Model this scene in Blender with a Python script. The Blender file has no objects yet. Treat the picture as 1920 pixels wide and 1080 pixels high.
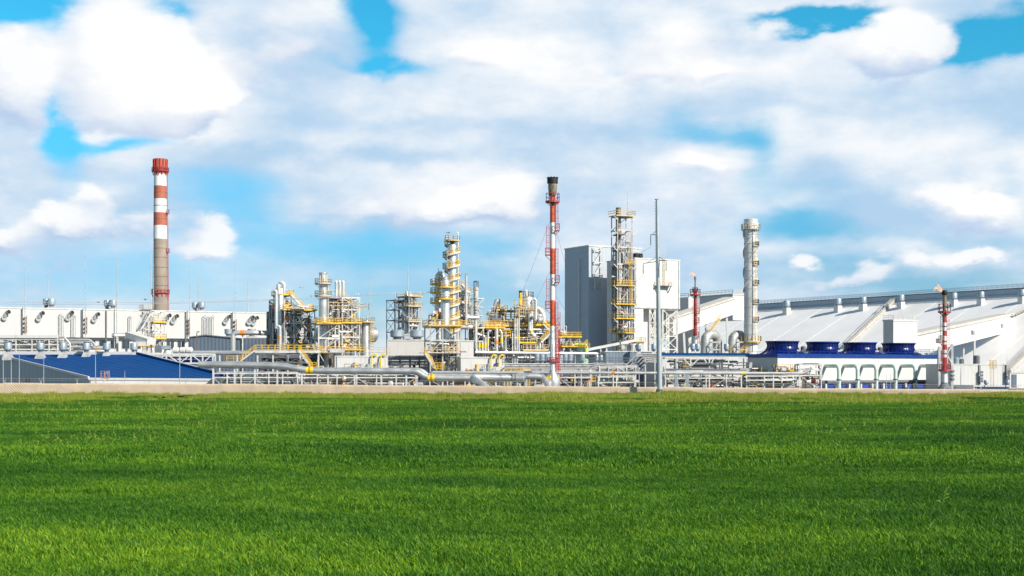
import bpy, bmesh, math, random
from math import sin, cos, pi, radians, atan, atan2, sqrt
from mathutils import Vector
random.seed(7)
S = bpy.context.scene
COL = S.collection
V = Vector

# ------------------------------------------------------------------ camera
F = 2400.0            # focal length in 1920-wide pixels
CAMZ = 4.5
HOR = 690.0           # row of the horizon
cam = bpy.data.cameras.new('camera')
co = bpy.data.objects.new('camera', cam); COL.objects.link(co)
co.location = (0, 0, CAMZ); co.rotation_euler = (pi/2, 0, 0)
cam.sensor_width = 36; cam.lens = 36*F/1920; cam.shift_y = (HOR-540)/1920
cam.clip_start = 0.5; cam.clip_end = 12000
S.camera = co

# ------------------------------------------------------------------ light
SUN_AZ = V((0.77, -0.64, 0)).normalized()
SUN_EL = radians(34)
sdir = V((SUN_AZ.x*cos(SUN_EL), SUN_AZ.y*cos(SUN_EL), sin(SUN_EL)))
sl = bpy.data.lights.new('sun', 'SUN'); sl.energy = 5.0; sl.angle = radians(0.5); sl.color = (1, 0.945, 0.86)
so = bpy.data.objects.new('sun', sl); COL.objects.link(so)
so.rotation_euler = sdir.to_track_quat('Z', 'Y').to_euler(); so.location = (100, -80, 90)
S.view_settings.view_transform = 'Standard'; S.view_settings.look = 'None'
S.view_settings.exposure = 0.28; S.view_settings.gamma = 1.0
try: S.view_settings.use_curve_mapping = False
except Exception: pass

# ------------------------------------------------------------------ node helpers
class G:
    """tiny expression builder over a node tree"""
    def __init__(s, nt): s.nt = nt; s.n = nt.nodes; s.l = nt.links
    def put(s, sock, v):
        if hasattr(v, 'is_linked') or hasattr(v, 'links'): s.l.new(v, sock)
        else: sock.default_value = v
    def m(s, op, *a, clamp=False):
        n = s.n.new('ShaderNodeMath'); n.operation = op; n.use_clamp = clamp
        for i, v in enumerate(a): s.put(n.inputs[i], v)
        return n.outputs[0]
    def v(s, op, *a):
        n = s.n.new('ShaderNodeVectorMath'); n.operation = op
        for i, x in enumerate(a):
            if op == 'SCALE' and i == 1: s.put(n.inputs['Scale'], x)
            else: s.put(n.inputs[i], x)
        return n.outputs['Value'] if op in ('DOT_PRODUCT', 'LENGTH') else n.outputs['Vector']
    def comb(s, x, y, z):
        n = s.n.new('ShaderNodeCombineXYZ')
        for i, q in enumerate((x, y, z)): s.put(n.inputs[i], q)
        return n.outputs[0]
    def sep(s, vec):
        n = s.n.new('ShaderNodeSeparateXYZ'); s.put(n.inputs[0], vec); return n.outputs
    def noise(s, vec, scale, detail=4, rough=0.55, lac=2.0, color=False):
        n = s.n.new('ShaderNodeTexNoise'); n.noise_dimensions = '3D'
        s.put(n.inputs['Vector'], vec); n.inputs['Scale'].default_value = scale
        n.inputs['Detail'].default_value = detail; n.inputs['Roughness'].default_value = rough
        n.inputs['Lacunarity'].default_value = lac
        return n.outputs['Color' if color else 'Fac']
    def rng(s, x, a, b, c=0.0, d=1.0, smooth=True):
        n = s.n.new('ShaderNodeMapRange'); n.interpolation_type = 'SMOOTHSTEP' if smooth else 'LINEAR'
        s.put(n.inputs[0], x)
        for i, q in enumerate((a, b, c, d)): n.inputs[i+1].default_value = q
        return n.outputs[0]
    def mix(s, f, a, b, mode='MIX'):
        n = s.n.new('ShaderNodeMix'); n.data_type = 'RGBA'; n.blend_type = mode
        s.put(n.inputs[0], f)
        for i, q in ((6, a), (7, b)):
            s.put(n.inputs[i], tuple(q)+(1,) if isinstance(q, (tuple, list)) and len(q) == 3 else q)
        return n.outputs[2]
    def ramp(s, f, stops):
        n = s.n.new('ShaderNodeValToRGB'); s.put(n.inputs[0], f)
        el = n.color_ramp.elements
        while len(el) < len(stops): el.new(0.5)
        for e, (p, c) in zip(el, stops): e.position = p; e.color = (*c, 1)
        return n.outputs[0]
def srgb(r, g, b):
    f = lambda c: ((c/255+0.055)/1.055)**2.4 if c > 10 else c/255/12.92
    return (f(r), f(g), f(b))

# ------------------------------------------------------------------ world: Nishita sky with clouds laid over it by direction
W = bpy.data.worlds.new('World'); S.world = W; W.use_nodes = True
g = G(W.node_tree); g.n.clear()
out = g.n.new('ShaderNodeOutputWorld'); bg = g.n.new('ShaderNodeBackground')
g.l.new(bg.outputs[0], out.inputs[0])
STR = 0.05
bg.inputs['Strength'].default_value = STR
sky = g.n.new('ShaderNodeTexSky'); sky.sky_type = 'NISHITA'; sky.sun_disc = False
sky.sun_elevation = SUN_EL; sky.sun_rotation = atan2(SUN_AZ.x, SUN_AZ.y)
sky.air_density = 1.0; sky.dust_density = 0.3; sky.ozone_density = 2.0; sky.altitude = 100
tc = g.n.new('ShaderNodeTexCoord'); D = tc.outputs['Generated']
x, y, z = g.sep(D)
az = g.m('MULTIPLY', g.m('ARCTAN2', x, y), F)
el = g.m('MULTIPLY', g.m('ARCSINE', z), F)
UV = g.comb(az, el, 0.0)
D2 = g.v('MULTIPLY', D, (1, 1, 1.9))
w1 = g.v('SUBTRACT', g.noise(D2, 7, 3, .5, color=True), (.5, .5, .5))
w2 = g.v('SUBTRACT', g.noise(D2, 24, 5, .6, color=True), (.5, .5, .5))
P = g.v('ADD', UV, g.v('ADD', g.v('SCALE', w1, 150.0), g.v('SCALE', w2, 45.0)))
PS = g.v('ADD', UV, g.v('ADD', g.v('SCALE', w1, 60.0), g.v('SCALE', w2, 70.0)))
def blobs(P, lst, base):
    acc = base
    for (px, py, sx, sy, w) in lst:
        a = atan((px-960)/F); e = atan((HOR-py)/F*cos(a))
        c = (a*F, e*F)
        q = g.n.new('ShaderNodeVectorMath'); q.operation = 'MULTIPLY_ADD'
        g.put(q.inputs[0], P); q.inputs[1].default_value = (1/sx, 1/sy, 0); q.inputs[2].default_value = (-c[0]/sx, -c[1]/sy, 0)
        d = g.v('DOT_PRODUCT', q.outputs[0], q.outputs[0])
        acc = g.m('MULTIPLY_ADD', g.m('POWER', math.exp(-1), d), w, acc)
    return acc
SOFT = [  # centre (in photograph pixels at infinity), radii, weight: + cloud, - open sky
 (35, 14, 110, 46, -1.7), (40, 150, 90, 75, .3), (118, 235, 36, 85, -1.3), (225, 270, 105, 18, -.85), (325, 25, 40, 40, -.7), (345, 50, 30, 20, -.35),
 (685, 22, 58, 55, -1.6), (695, 95, 36, 40, -.6), (720, 143, 110, 20, -1.1), (1150, 90, 110, 28, -.5), (1165, 112, 45, 14, -.45),
 (1545, 24, 125, 19, -2.0), (1860, 52, 105, 36, -2.1), (1700, 30, 90, 40, .3), (1320, 65, 70, 18, -.45),
 (500, 20, 160, 50, .3), (950, 110, 260, 40, .35), (1100, 30, 220, 40, .25), (1330, 125, 250, 40, .3), (1650, 160, 300, 70, .3),
 (560, 220, 180, 90, .3), (850, 200, 200, 50, .15), (1330, 245, 150, 44, -.95), (1435, 300, 55, 70, -.65), (1240, 190, 45, 32, -.45),
 (1290, 320, 120, 32, .3), (1080, 350, 100, 50, .1), (90, 310, 160, 45, .15), (90, 400, 120, 50, -.2), (430, 365, 130, 55, -.65),
 (230, 350, 90, 25, -.3), (560, 440, 190, 40, -.6), (480, 520, 180, 50, -.3), (720, 470, 200, 45, -.6), (930, 470, 90, 40, -.4),
 (850, 375, 150, 45, .35), (700, 350, 130, 40, .2), (380, 450, 90, 45, .0), (120, 510, 220, 45, -.4), (1500, 425, 75, 42, -.8),
 (1560, 350, 80, 60, -.35), (1600, 455, 150, 24, -.6), (1750, 300, 190, 60, .35), (1760, 385, 130, 40, .2), (1890, 340, 60, 48, -.7), (1850, 440, 120, 20, -.3),
 (1560, 500, 130, 20, -.5), (1640, 540, 250, 28, -.4), (1300, 420, 120, 60, -.05), (1120, 430, 70, 40, -.05), (800, 560, 300, 45, -.4), (1400, 470, 90, 40, -.15), (1850, 520, 120, 25, -.3)]
LIT = [   # brighter, more sunlit heads
 (230, 120, 120, 130, .5), (380, 150, 70, 60, .3), (300, 230, 120, 50, .3), (560, 40, 120, 40, .3), (930, 110, 230, 30, .4), (1250, 50, 70, 50, .4),
 (1330, 110, 200, 25, .3), (1280, 310, 110, 20, .25), (930, 360, 70, 45, .35), (800, 390, 80, 25, .2), (600, 280, 120, 30, .3), (650, 200, 60, 60, .2),
 (1700, 280, 150, 40, .25), (1850, 380, 60, 25, .25), (1650, 40, 90, 40, .3), (170, 370, 50, 20, .3), (80, 410, 60, 15, .2), (420, 450, 40, 20, .3), (1000, 20, 100, 30, .2), (1700, 170, 250, 40, .2),
 (700, 300, 300, 20, -.3), (1550, 320, 70, 40, -.3), (1550, 180, 250, 20, -.2), (850, 240, 250, 18, -.2), (1650, 420, 160, 25, -.5), (700, 420, 200, 16, -.35), (430, 330, 80, 40, -.3)]
CUM = [   # crisp cumulus
 (230, 80, 95, 95, 1.25), (255, 190, 120, 70, 1.15), (350, 170, 65, 70, 1.0), (410, 190, 45, 34, .95), (40, 125, 55, 58, 1.0), (20, 185, 55, 46, .8), (560, 60, 110, 70, .55), (480, 120, 90, 50, .5),
 (175, 366, 38, 26, .75), (95, 405, 55, 30, .7), (20, 435, 44, 22, .7), (410, 440, 50, 40, .8), (370, 470, 80, 24, .65), (230, 430, 80, 30, .5),
 (945, 370, 65, 55, 1.0), (860, 390, 120, 38, .85), (690, 395, 80, 30, .65), (600, 300, 120, 50, .55), (1515, 496, 46, 16, .8), (1715, 480, 60, 22, .8), (1835, 478, 58, 19, .85), (1628, 510, 40, 30, .55), (1570, 540, 60, 20, .4),
 (1860, 392, 70, 40, .9), (1740, 380, 90, 38, .7), (1720, 60, 85, 42, .95), (1650, 95, 80, 45, .75), (1560, 290, 70, 45, .6), (1480, 60, 90, 30, .5), (1280, 60, 110, 50, .7), (950, 115, 200, 32, .65), (1330, 125, 160, 30, .6), (1290, 310, 90, 22, .65), (600, 505, 16, 16, .35), (60, 470, 110, 30, .55), (280, 400, 90, 34, .5), (150, 420, 70, 30, .5), (1230, 400, 120, 40, .45), (1350, 330, 60, 30, .5), (1100, 330, 90, 30, .4), (760, 340, 90, 34, .5), (1760, 520, 160, 22, .45), (1420, 540, 120, 24, .4), (520, 540, 160, 20, .35), (1000, 520, 140, 18, .3)]
fb = g.noise(D2, 8, 5, .48)
fbs = g.noise(g.v('MULTIPLY', D, (1, 1, 4.2)), 5, 5, .50)
up = g.m('ADD', g.rng(z, 0.015, 0.13, -.22, .15), g.m('ADD', g.rng(z, 0.28, 0.5, 0.0, -.62), g.rng(g.m('ABSOLUTE', az), 980, 1700, .14, -.42)))  # cloud cover thinned above and beside the view to cut ambient light
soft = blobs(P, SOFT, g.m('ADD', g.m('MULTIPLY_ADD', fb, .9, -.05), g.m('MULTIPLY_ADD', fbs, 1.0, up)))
lit = blobs(P, LIT, g.m('ADD', g.m('MULTIPLY_ADD', g.noise(D2, 7, 4, .5), 1.1, -.55), g.m('MULTIPLY_ADD', fbs, .9, g.m('MULTIPLY_ADD', g.noise(D2, 21, 7, .6), .75, -.42))))
# rounded puffs shape the outline of the cumulus
wv = g.v('SCALE', g.v('SUBTRACT', g.noise(D2, 40, 3, .6, color=True), (.5, .5, .5)), .016)
DW = g.v('ADD', D2, wv)
pf = None
for sc, am in ((24, .42), (58, .22)):
    n = g.n.new('ShaderNodeTexVoronoi'); n.voronoi_dimensions = '3D'; n.feature = 'F1'; n.inputs['Scale'].default_value = sc
    g.put(n.inputs['Vector'], DW)
    t = g.m('MULTIPLY_ADD', n.outputs['Distance'], -am*2, am)
    pf = t if pf is None else g.m('ADD', pf, t)
cb = blobs(PS, CUM, 0.0)
cb_up = blobs(g.v('ADD', PS, (14.0, 26.0, 0.0)), CUM, 0.0)         # the same field a little higher and sunward: tells tops from undersides
edge = g.noise(D2, 34, 5, .58)
cum = g.m('ADD', cb, g.m('MULTIPLY_ADD', pf, .55, g.m('ADD', g.m('MULTIPLY_ADD', g.noise(D2, 16, 5, .55), .8, -.715), g.m('MULTIPLY', edge, .55))))
under = g.m('MULTIPLY_ADD', g.m('SUBTRACT', edge, .5), .5, g.m('SUBTRACT', cb_up, cb))
# open sky, clouds (values are divided by the background strength)
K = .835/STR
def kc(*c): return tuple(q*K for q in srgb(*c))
skyc = g.mix(g.rng(z, .30, .52), g.mix(g.rng(z, 0.0, .26), (.80, 1.25, 1.88), (.42, 2.42, 2.66)), (.8, .95, 1.05))  # tint drops overhead, out of view, to lower the ambient light
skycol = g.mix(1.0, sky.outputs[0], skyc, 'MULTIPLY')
litn = lit
softcol = g.mix(g.rng(litn, .0, 1.0), kc(178, 210, 238), kc(255, 255, 255))
a1 = g.rng(soft, .16, 1.08)
c1 = g.mix(a1, skycol, softcol)
cshade = g.m('SUBTRACT', g.m('ADD', g.rng(cum, .35, 1.2, .10, .48), g.rng(lit, -.1, 1.1, .12, .62)), g.m('MULTIPLY', under, 1.1))
cumcol = g.mix(g.m('ADD', cshade, 0.0, clamp=True), kc(184, 205, 234), kc(255, 255, 255))
a2 = g.m('MULTIPLY', g.rng(cum, .30, .72), .86)
c2 = g.mix(a2, c1, cumcol)
# below the horizon the dome goes on as pale ground haze
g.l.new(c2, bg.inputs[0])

# ------------------------------------------------------------------ materials
MATS = {}
def mat(name, col, rough=.6, metal=0., var=.10, scale=.35, rib=None, streak=0., bump=0., spec=.4, dirt=(.55, .45, .36), seam=None):
    """procedural paint / metal: large soft tone variation, optional vertical rain streaks, ribs as relief and thin panel seams"""
    m = bpy.data.materials.new(name); m.use_nodes = True
    g = G(m.node_tree); b = g.n['Principled BSDF']
    geo = g.n.new('ShaderNodeNewGeometry'); P = geo.outputs['Position']
    n1 = g.noise(P, scale, 5, .6)
    c = g.mix(g.rng(n1, .25, .75), tuple(q*(1-var) for q in col), tuple(min(1, q*(1+var)) for q in col))
    if streak:
        st = g.noise(g.v('MULTIPLY', P, (1, 1, .06)), 1.4, 4, .65)
        c = g.mix(g.m('MULTIPLY', g.rng(st, .52, .78), streak), c, tuple(q*d for q, d in zip(col, dirt)))
    if seam:
        ux, uy, per, wd, k = seam
        t = g.v('DOT_PRODUCT', P, (ux/per, uy/per, 0))
        fr = g.m('FRACT', t)
        cell = g.m('FLOOR', t)
        wn = g.n.new('ShaderNodeTexWhiteNoise'); wn.noise_dimensions = '1D'; g.l.new(cell, wn.inputs['W'])
        c = g.mix(g.m('MULTIPLY', wn.outputs[0], .05), c, tuple(q*.7 for q in col))
        c = g.mix(g.m('MULTIPLY', g.m('LESS_THAN', fr, wd/per), k), c, tuple(q*.45 for q in col))
    g.l.new(c, b.inputs['Base Color'])
    b.inputs['Metallic'].default_value = metal
    g.l.new(g.rng(n1, .2, .8, max(.05, rough-.1), min(1, rough+.1)), b.inputs['Roughness'])
    b.inputs['Specular IOR Level'].default_value = spec
    h = None
    if rib:
        ux, uy, per, dep = rib
        h = g.m('MULTIPLY', g.m('SINE', g.v('DOT_PRODUCT', P, (ux*2*pi/per, uy*2*pi/per, 0))), dep)
    if bump:
        nb = g.m('MULTIPLY', g.noise(P, 3.0, 5, .6), bump)
        h = nb if h is None else g.m('ADD', h, nb)
    if h is not None:
        bm = g.n.new('ShaderNodeBump'); bm.inputs['Distance'].default_value = 1.0; bm.inputs['Strength'].default_value = 1.0
        g.l.new(h, bm.inputs['Height']); g.l.new(bm.outputs[0], b.inputs['Normal'])
    MATS[name] = m
    return m
UX, UY = cos(radians(30)), sin(radians(30))
M_white = mat('white_cladding', (.60, .585, .555), .55, var=.04, scale=.08, rib=(1, .3, .9, .006), streak=.24, seam=(UX, UY, 6, .10, .16))
M_white2 = mat('white_block_wall', (.645, .625, .595), .6, var=.06, scale=.12, streak=.42, seam=(UX, UY, 4.5, .06, .10))
M_roofw = mat('pale_membrane_roof', (.92, .89, .85), .55, var=.05, scale=.06, streak=.0, bump=.03)
M_greyclad = mat('grey_cladding', (.40, .405, .40), .5, var=.05, scale=.2, rib=(.3, 1, 1.0, .03), streak=.15)
M_slate = mat('slate_blue_cladding', (.12, .155, .2), .5, var=.08, scale=.2, rib=(1, .3, 1.0, .03))
M_bluegrey = mat('blue_grey_cladding', (.44, .48, .53), .5, var=.06, scale=.08, rib=(.3, 1, 1.2, .02), streak=.12, seam=(-UY, UX, 5, .1, .3))
M_roofblue = mat('blue_roof_sheet', (.001, .058, .215), .7, var=.08, scale=.15, spec=.15)
M_coolblue = mat('blue_fan_stack', (.003, .013, .125), .28, var=.15, scale=.5, spec=.6)
M_coolrim = mat('blue_edge_trim', (.005, .04, .22), .4, var=.1)
M_silver = mat('aluminium_cladding', (.66, .645, .62), .40, metal=.7, var=.10, scale=.5, bump=.02)
M_pipe = mat('bright_pipe_cladding', (.66, .64, .61), .42, metal=.5, var=.10, scale=.4, bump=.015)
M_galv = mat('galvanised_steel', (.54, .52, .49), .5, metal=.25, var=.22, scale=.8)
M_steel = mat('pale_painted_steel', (.66, .63, .58), .5, var=.18, scale=.6)
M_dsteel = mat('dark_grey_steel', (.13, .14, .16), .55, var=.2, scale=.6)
M_black = mat('sooty_black_steel', (.02, .018, .017), .6, var=.3, scale=1.)
M_soot = mat('heat_stained_steel', (.27, .215, .14), .45, metal=.4, var=.4, scale=1.1)
M_stain = mat('stained_pale_cladding', (.74, .71, .67), .45, metal=.25, var=.08, scale=.3, streak=.45, dirt=(.75, .6, .45))
M_rust = mat('rusty_brown_steel', (.22, .13, .085), .7, var=.3, scale=1.2)
M_yellow = mat('safety_yellow_paint', (.80, .47, .03), .55, var=.22, scale=.7)
M_cream = mat('weathered_yellow_paint', (.66, .47, .22), .55, var=.15, scale=.8)
M_brightyel = mat('bright_yellow_band', (.86, .62, .02), .5, var=.05)
M_orange = mat('orange_band', (.85, .26, .02), .5, var=.05)
M_red = mat('red_oxide_paint', (.42, .045, .03), .55, var=.2, scale=.8)
M_crim = mat('crimson_rail_paint', (.46, .06, .075), .55, var=.15, scale=.8)
M_bandred = mat('faded_red_band', (.43, .125, .075), .7, var=.12, scale=.3, streak=.25)
M_bandwhite = mat('white_band', (.80, .78, .75), .6, var=.05, scale=.3, streak=.2)
M_orangered = mat('orange_red_band', (.62, .11, .045), .5, var=.10, scale=.5, streak=.2)
M_conc = mat('weathered_chimney_concrete', (.33, .265, .21), .85, var=.15, scale=.25, streak=.35, bump=.05)
M_fence = mat('sandy_concrete', (.72, .575, .43), .85, var=.10, scale=.5, streak=.12, bump=.02)
M_fenced = mat('shaded_concrete_rib', (.57, .45, .345), .85, var=.12, scale=.7)
M_ltblue = mat('pale_blue_sheet', (.33, .39, .43), .45, metal=.3, var=.1, scale=.4)
M_green = mat('pale_green_pipe', (.55, .66, .56), .45, var=.06, scale=.5)
M_green2 = mat('green_tank_paint', (.40, .62, .42), .5, var=.06)
M_blue = mat('blue_pipe_paint', (.01, .06, .35), .4, var=.08)
M_pole = mat('grey_pole_steel', (.46, .50, .51), .45, metal=.3, var=.08, scale=.4)
M_insul = mat('green_glass_insulator', (.05, .14, .11), .2, var=.1)
M_glass = mat('window_glass', (.05, .065, .08), .12, spec=.8, var=.3, scale=.5)
M_wire = mat('bright_aluminium_wire', (.75, .76, .78), .4, metal=.3)
M_dwire = mat('dark_guy_wire', (.14, .15, .17), .5)
M_ground = mat('plant_gravel_ground', (.13, .12, .10), .95, var=.25, scale=.2, bump=.05)
M_bird = mat('white_feathers', (.7, .7, .7), .8); M_birdd = mat('dark_feathers', (.06, .06, .065), .8)
def flame_mat():
    m = bpy.data.materials.new('pale_orange_flame'); m.use_nodes = True
    g = G(m.node_tree); g.n.clear(); o = g.n.new('ShaderNodeOutputMaterial')
    e = g.n.new('ShaderNodeEmission'); t = g.n.new('ShaderNodeBsdfTransparent'); mx = g.n.new('ShaderNodeMixShader')
    geo = g.n.new('ShaderNodeNewGeometry')
    n1 = g.noise(geo.outputs['Position'], 1.6, 4, .6)
    g.l.new(g.mix(g.rng(n1, .3, .7), (1., .36, .18), (1., .72, .5)), e.inputs[0]); e.inputs[1].default_value = 1.0
    lw = g.n.new('ShaderNodeLayerWeight'); lw.inputs[0].default_value = .4
    g.l.new(g.m('MULTIPLY', g.m('SUBTRACT', 1.0, lw.outputs['Facing']), g.rng(n1, .3, .6, .35, .95)), mx.inputs[0])
    g.l.new(t.outputs[0], mx.inputs[1]); g.l.new(e.outputs[0], mx.inputs[2]); g.l.new(mx.outputs[0], o.inputs[0])
    return m
M_flame = flame_mat()

# ------------------------------------------------------------------ placing and mesh building
def at(px, py, Y): return V(((px-960)/F*Y, Y, CAMZ+(HOR-py)/F*Y))
def XX(px, Y): return (px-960)/F*Y
def ZZ(py, Y): return CAMZ+(HOR-py)/F*Y
def hit(px, py, p0, n):
    """where the line of sight through a photograph point meets the plane through p0 with normal n"""
    d = V(((px-960)/F, 1, (HOR-py)/F)); o = V((0, 0, CAMZ))
    return o + d*((p0-o).dot(n)/d.dot(n))
class Fr:
    """a local plan frame: u runs along the front, v into the depth"""
    def __init__(s, x, y, deg=30):
        a = radians(deg); s.o = V((x, y, 0)); s.u = V((cos(a), sin(a), 0)); s.v = V((-sin(a), cos(a), 0)); s.a = a
    def p(s, u, v, z): return s.o + s.u*u + s.v*v + V((0, 0, z))
    def ulen(s, px):
        r = (px-960)/F; return (r*s.o.y - s.o.x)/(s.u.x - r*s.u.y)
    def vlen(s, px):
        r = (px-960)/F; return (r*s.o.y - s.o.x)/(s.v.x - r*s.v.y)
def rootloc(o):
    while o.parent: o = o.parent
    return V(o.location)
class MB:
    def __init__(s): s.v = []; s.f = []
    def add(s, vs, fs):
        k = len(s.v); s.v += [tuple(q) for q in vs]; s.f += [tuple(i+k for i in f) for f in fs]; return s
    def para(s, o, a, b, c):
        o = V(o); P = [o, o+a, o+a+b, o+b, o+c, o+a+c, o+a+b+c, o+b+c]
        return s.add(P, [(0, 3, 2, 1), (4, 5, 6, 7), (0, 1, 5, 4), (1, 2, 6, 5), (2, 3, 7, 6), (3, 0, 4, 7)])
    def box(s, x0, x1, y0, y1, z0, z1): return s.para((x0, y0, z0), V((x1-x0, 0, 0)), V((0, y1-y0, 0)), V((0, 0, z1-z0)))
    def fbox(s, fr, u0, u1, v0, v1, z0, z1): return s.para(fr.p(u0, v0, z0), fr.u*(u1-u0), fr.v*(v1-v0), V((0, 0, z1-z0)))
    def beam(s, p, q, w, h=None):
        p, q = V(p), V(q); h = h or w; d = q-p
        if d.length < 1e-5: return s
        d.normalize(); r = V((0, 0, 1)) if abs(d.z) < .95 else V((0, 1, 0))
        a = d.cross(r).normalized(); b = a.cross(d)
        return s.para(p - a*w/2 - b*h/2, a*w, b*h, q-p)
    def tube(s, pts, r, seg=8, caps=True):
        pts = [V(p) for p in pts]; n = len(pts)
        R = r if isinstance(r, (list, tuple)) else [r]*n
        T = []
        for i in range(n):
            d = (pts[min(i+1, n-1)]-pts[max(i-1, 0)]); T.append(d.normalized() if d.length else V((0, 0, 1)))
        a = T[0].cross(V((0, 0, 1)) if abs(T[0].z) < .9 else V((0, 1, 0))).normalized()
        vs = []; fs = []
        for i in range(n):
            a = (a - T[i]*a.dot(T[i])).normalized(); b = T[i].cross(a)
            k = 1.0
            if 0 < i < n-1:
                c = max(.5, (pts[i]-pts[i-1]).normalized().dot(T[i])); k = 1/c if c < 1 else 1
            for j in range(seg):
                t = 2*pi*j/seg; vs.append(pts[i] + (a*cos(t)+b*sin(t))*R[i])
        for i in range(n-1):
            for j in range(seg):
                j2 = (j+1) % seg; fs.append((i*seg+j, i*seg+j2, (i+1)*seg+j2, (i+1)*seg+j))
        if caps: fs.append(tuple(range(seg-1, -1, -1))); fs.append(tuple((n-1)*seg+j for j in range(seg)))
        return s.add(vs, fs)
    def lathe(s, c, prof, seg=20, cap=True, a0=0.):
        vs = []; fs = []; n = len(prof)
        for (r, z) in prof:
            for j in range(seg):
                t = 2*pi*j/seg+a0; vs.append((c[0]+r*cos(t), c[1]+r*sin(t), z))
        for i in range(n-1):
            for j in range(seg):
                j2 = (j+1) % seg; fs.append((i*seg+j, i*seg+j2, (i+1)*seg+j2, (i+1)*seg+j))
        if cap: fs.append(tuple(range(seg-1, -1, -1))); fs.append(tuple((n-1)*seg+j for j in range(seg)))
        return s.add(vs, fs)
    def ring(s, c, r0, r1, z0, z1, seg=20):
        return s.lathe(c, [(r0, z0), (r1, z0), (r1, z1), (r0, z1), (r0, z0)], seg, cap=False)
    def prism(s, poly, ext):
        n = len(poly); ext = V(ext); P = [V(p) for p in poly]
        return s.add(P+[p+ext for p in P], [tuple(range(n-1, -1, -1)), tuple(range(n, 2*n))]+[(i, (i+1) % n, (i+1) % n+n, i+n) for i in range(n)])
    def rail(s, pts, h=1.1, w=.07, step=1.6, bars=(.55, 1.0), closed=False):
        pts = [V(p) for p in pts]; q = pts + ([pts[0]] if closed else [])
        for a, b in zip(q, q[1:]):
            L = (b-a).length; n = max(1, int(round(L/step)))
            for i in range(n+1):
                p = a.lerp(b, i/n); s.beam(p, p+V((0, 0, h)), w)
            for k in bars: s.beam(a+V((0, 0, h*k)), b+V((0, 0, h*k)), w)
        return s
    def build(s, name, m, parent=None, loc=None, smooth=True, angle=35):
        me = bpy.data.meshes.new(name)
        off = rootloc(parent) if parent else (V(loc) if loc is not None else V((0, 0, 0)))
        me.from_pydata([(a-off.x, b-off.y, c-off.z) for a, b, c in s.v], [], s.f)
        bm = bmesh.new(); bm.from_mesh(me); bmesh.ops.recalc_face_normals(bm, faces=bm.faces); bm.to_mesh(me); bm.free()
        if smooth:
            me.polygons.foreach_set('use_smooth', [True]*len(me.polygons))
            me.set_sharp_from_angle(angle=radians(angle))
        me.materials.append(m)
        o = bpy.data.objects.new(name, me); COL.objects.link(o)
        if parent: o.parent = parent
        elif loc is not None: o.location = off
        return o
def tag(o, label, cat, group=None):
    o['label'] = label; o['category'] = cat
    o['kind'] = 'thing'
    if group: o['group'] = group
    return o
def thing(name, label, cat, base, group=None):
    o = bpy.data.objects.new(name, None); COL.objects.link(o); o.location = V(base); o.empty_display_size = .5
    bpy.context.view_layer.update() if False else None
    return tag(o, label, cat, group)
def copy_tree(o, loc, label=None, group=None, rz=None):
    def rec(a, par):
        c = a.copy(); COL.objects.link(c)
        if par is not None: c.parent = par
        for ch in list(a.children): rec(ch, c)
        return c
    r = rec(o, None); r.location = V(loc)
    if rz is not None: r.rotation_euler = (0, 0, rz)
    if label: r['label'] = label
    if group: r['group'] = group
    return r
def structure(o): o['kind'] = 'structure'; return o
def circ(c, r, z, n=16, a0=0, a1=2*pi): return [V((c[0]+r*cos(a0+(a1-a0)*i/n), c[1]+r*sin(a0+(a1-a0)*i/n), z)) for i in range(n+(0 if abs(a1-a0-2*pi) < 1e-6 else 1))]
# ------------------------------------------------------------------ the field
from mathutils import noise as _mn
FENCE_Y = 216.0
def mnoise(p): return _mn.noise(V(p))
def fieldz(x, y):
    z = .34*mnoise((x*.022, y*.055, 1.7))+.16*mnoise((x*.09+5, y*.16, 4.2))+.05*sin(x*.11+y*.07)
    return z*min(1, max(0, (FENCE_Y-y)/25))
def make_field():
    nx, ny = 70, 240; vs = []; fs = []
    for j in range(ny+1):
        y = -12 + (FENCE_Y+14+12)*(j/ny)**1.15
        for i in range(nx+1):
            x = (i/nx-.5)*2*(120+.35*max(0, y)); vs.append((x, y, fieldz(x, y)))
    for j in range(ny):
        for i in range(nx):
            a = j*(nx+1)+i; fs.append((a, a+1, a+nx+2, a+nx+1))
    mb = MB(); mb.v = vs; mb.f = fs
    m = mat('dark_field_soil', (.022, .038, .010), .95, var=.3, scale=.6, spec=0.)
    structure(mb.build('field', m))
make_field()
mb = MB(); mb.add([(-4000, -2000, -.6), (4000, -2000, -.6), (4000, 8000, -.6), (-4000, 8000, -.6)], [(0, 1, 2, 3)])
structure(mb.build('ground', M_ground))
mb = MB(); mb.box(-420, 460, FENCE_Y+1.2, 1100, -.5, -.02)
structure(mb.build('plant_yard', mat('pale_yard_concrete', (.13, .125, .115), .9, var=.2, scale=.1, bump=.03)))

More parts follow.
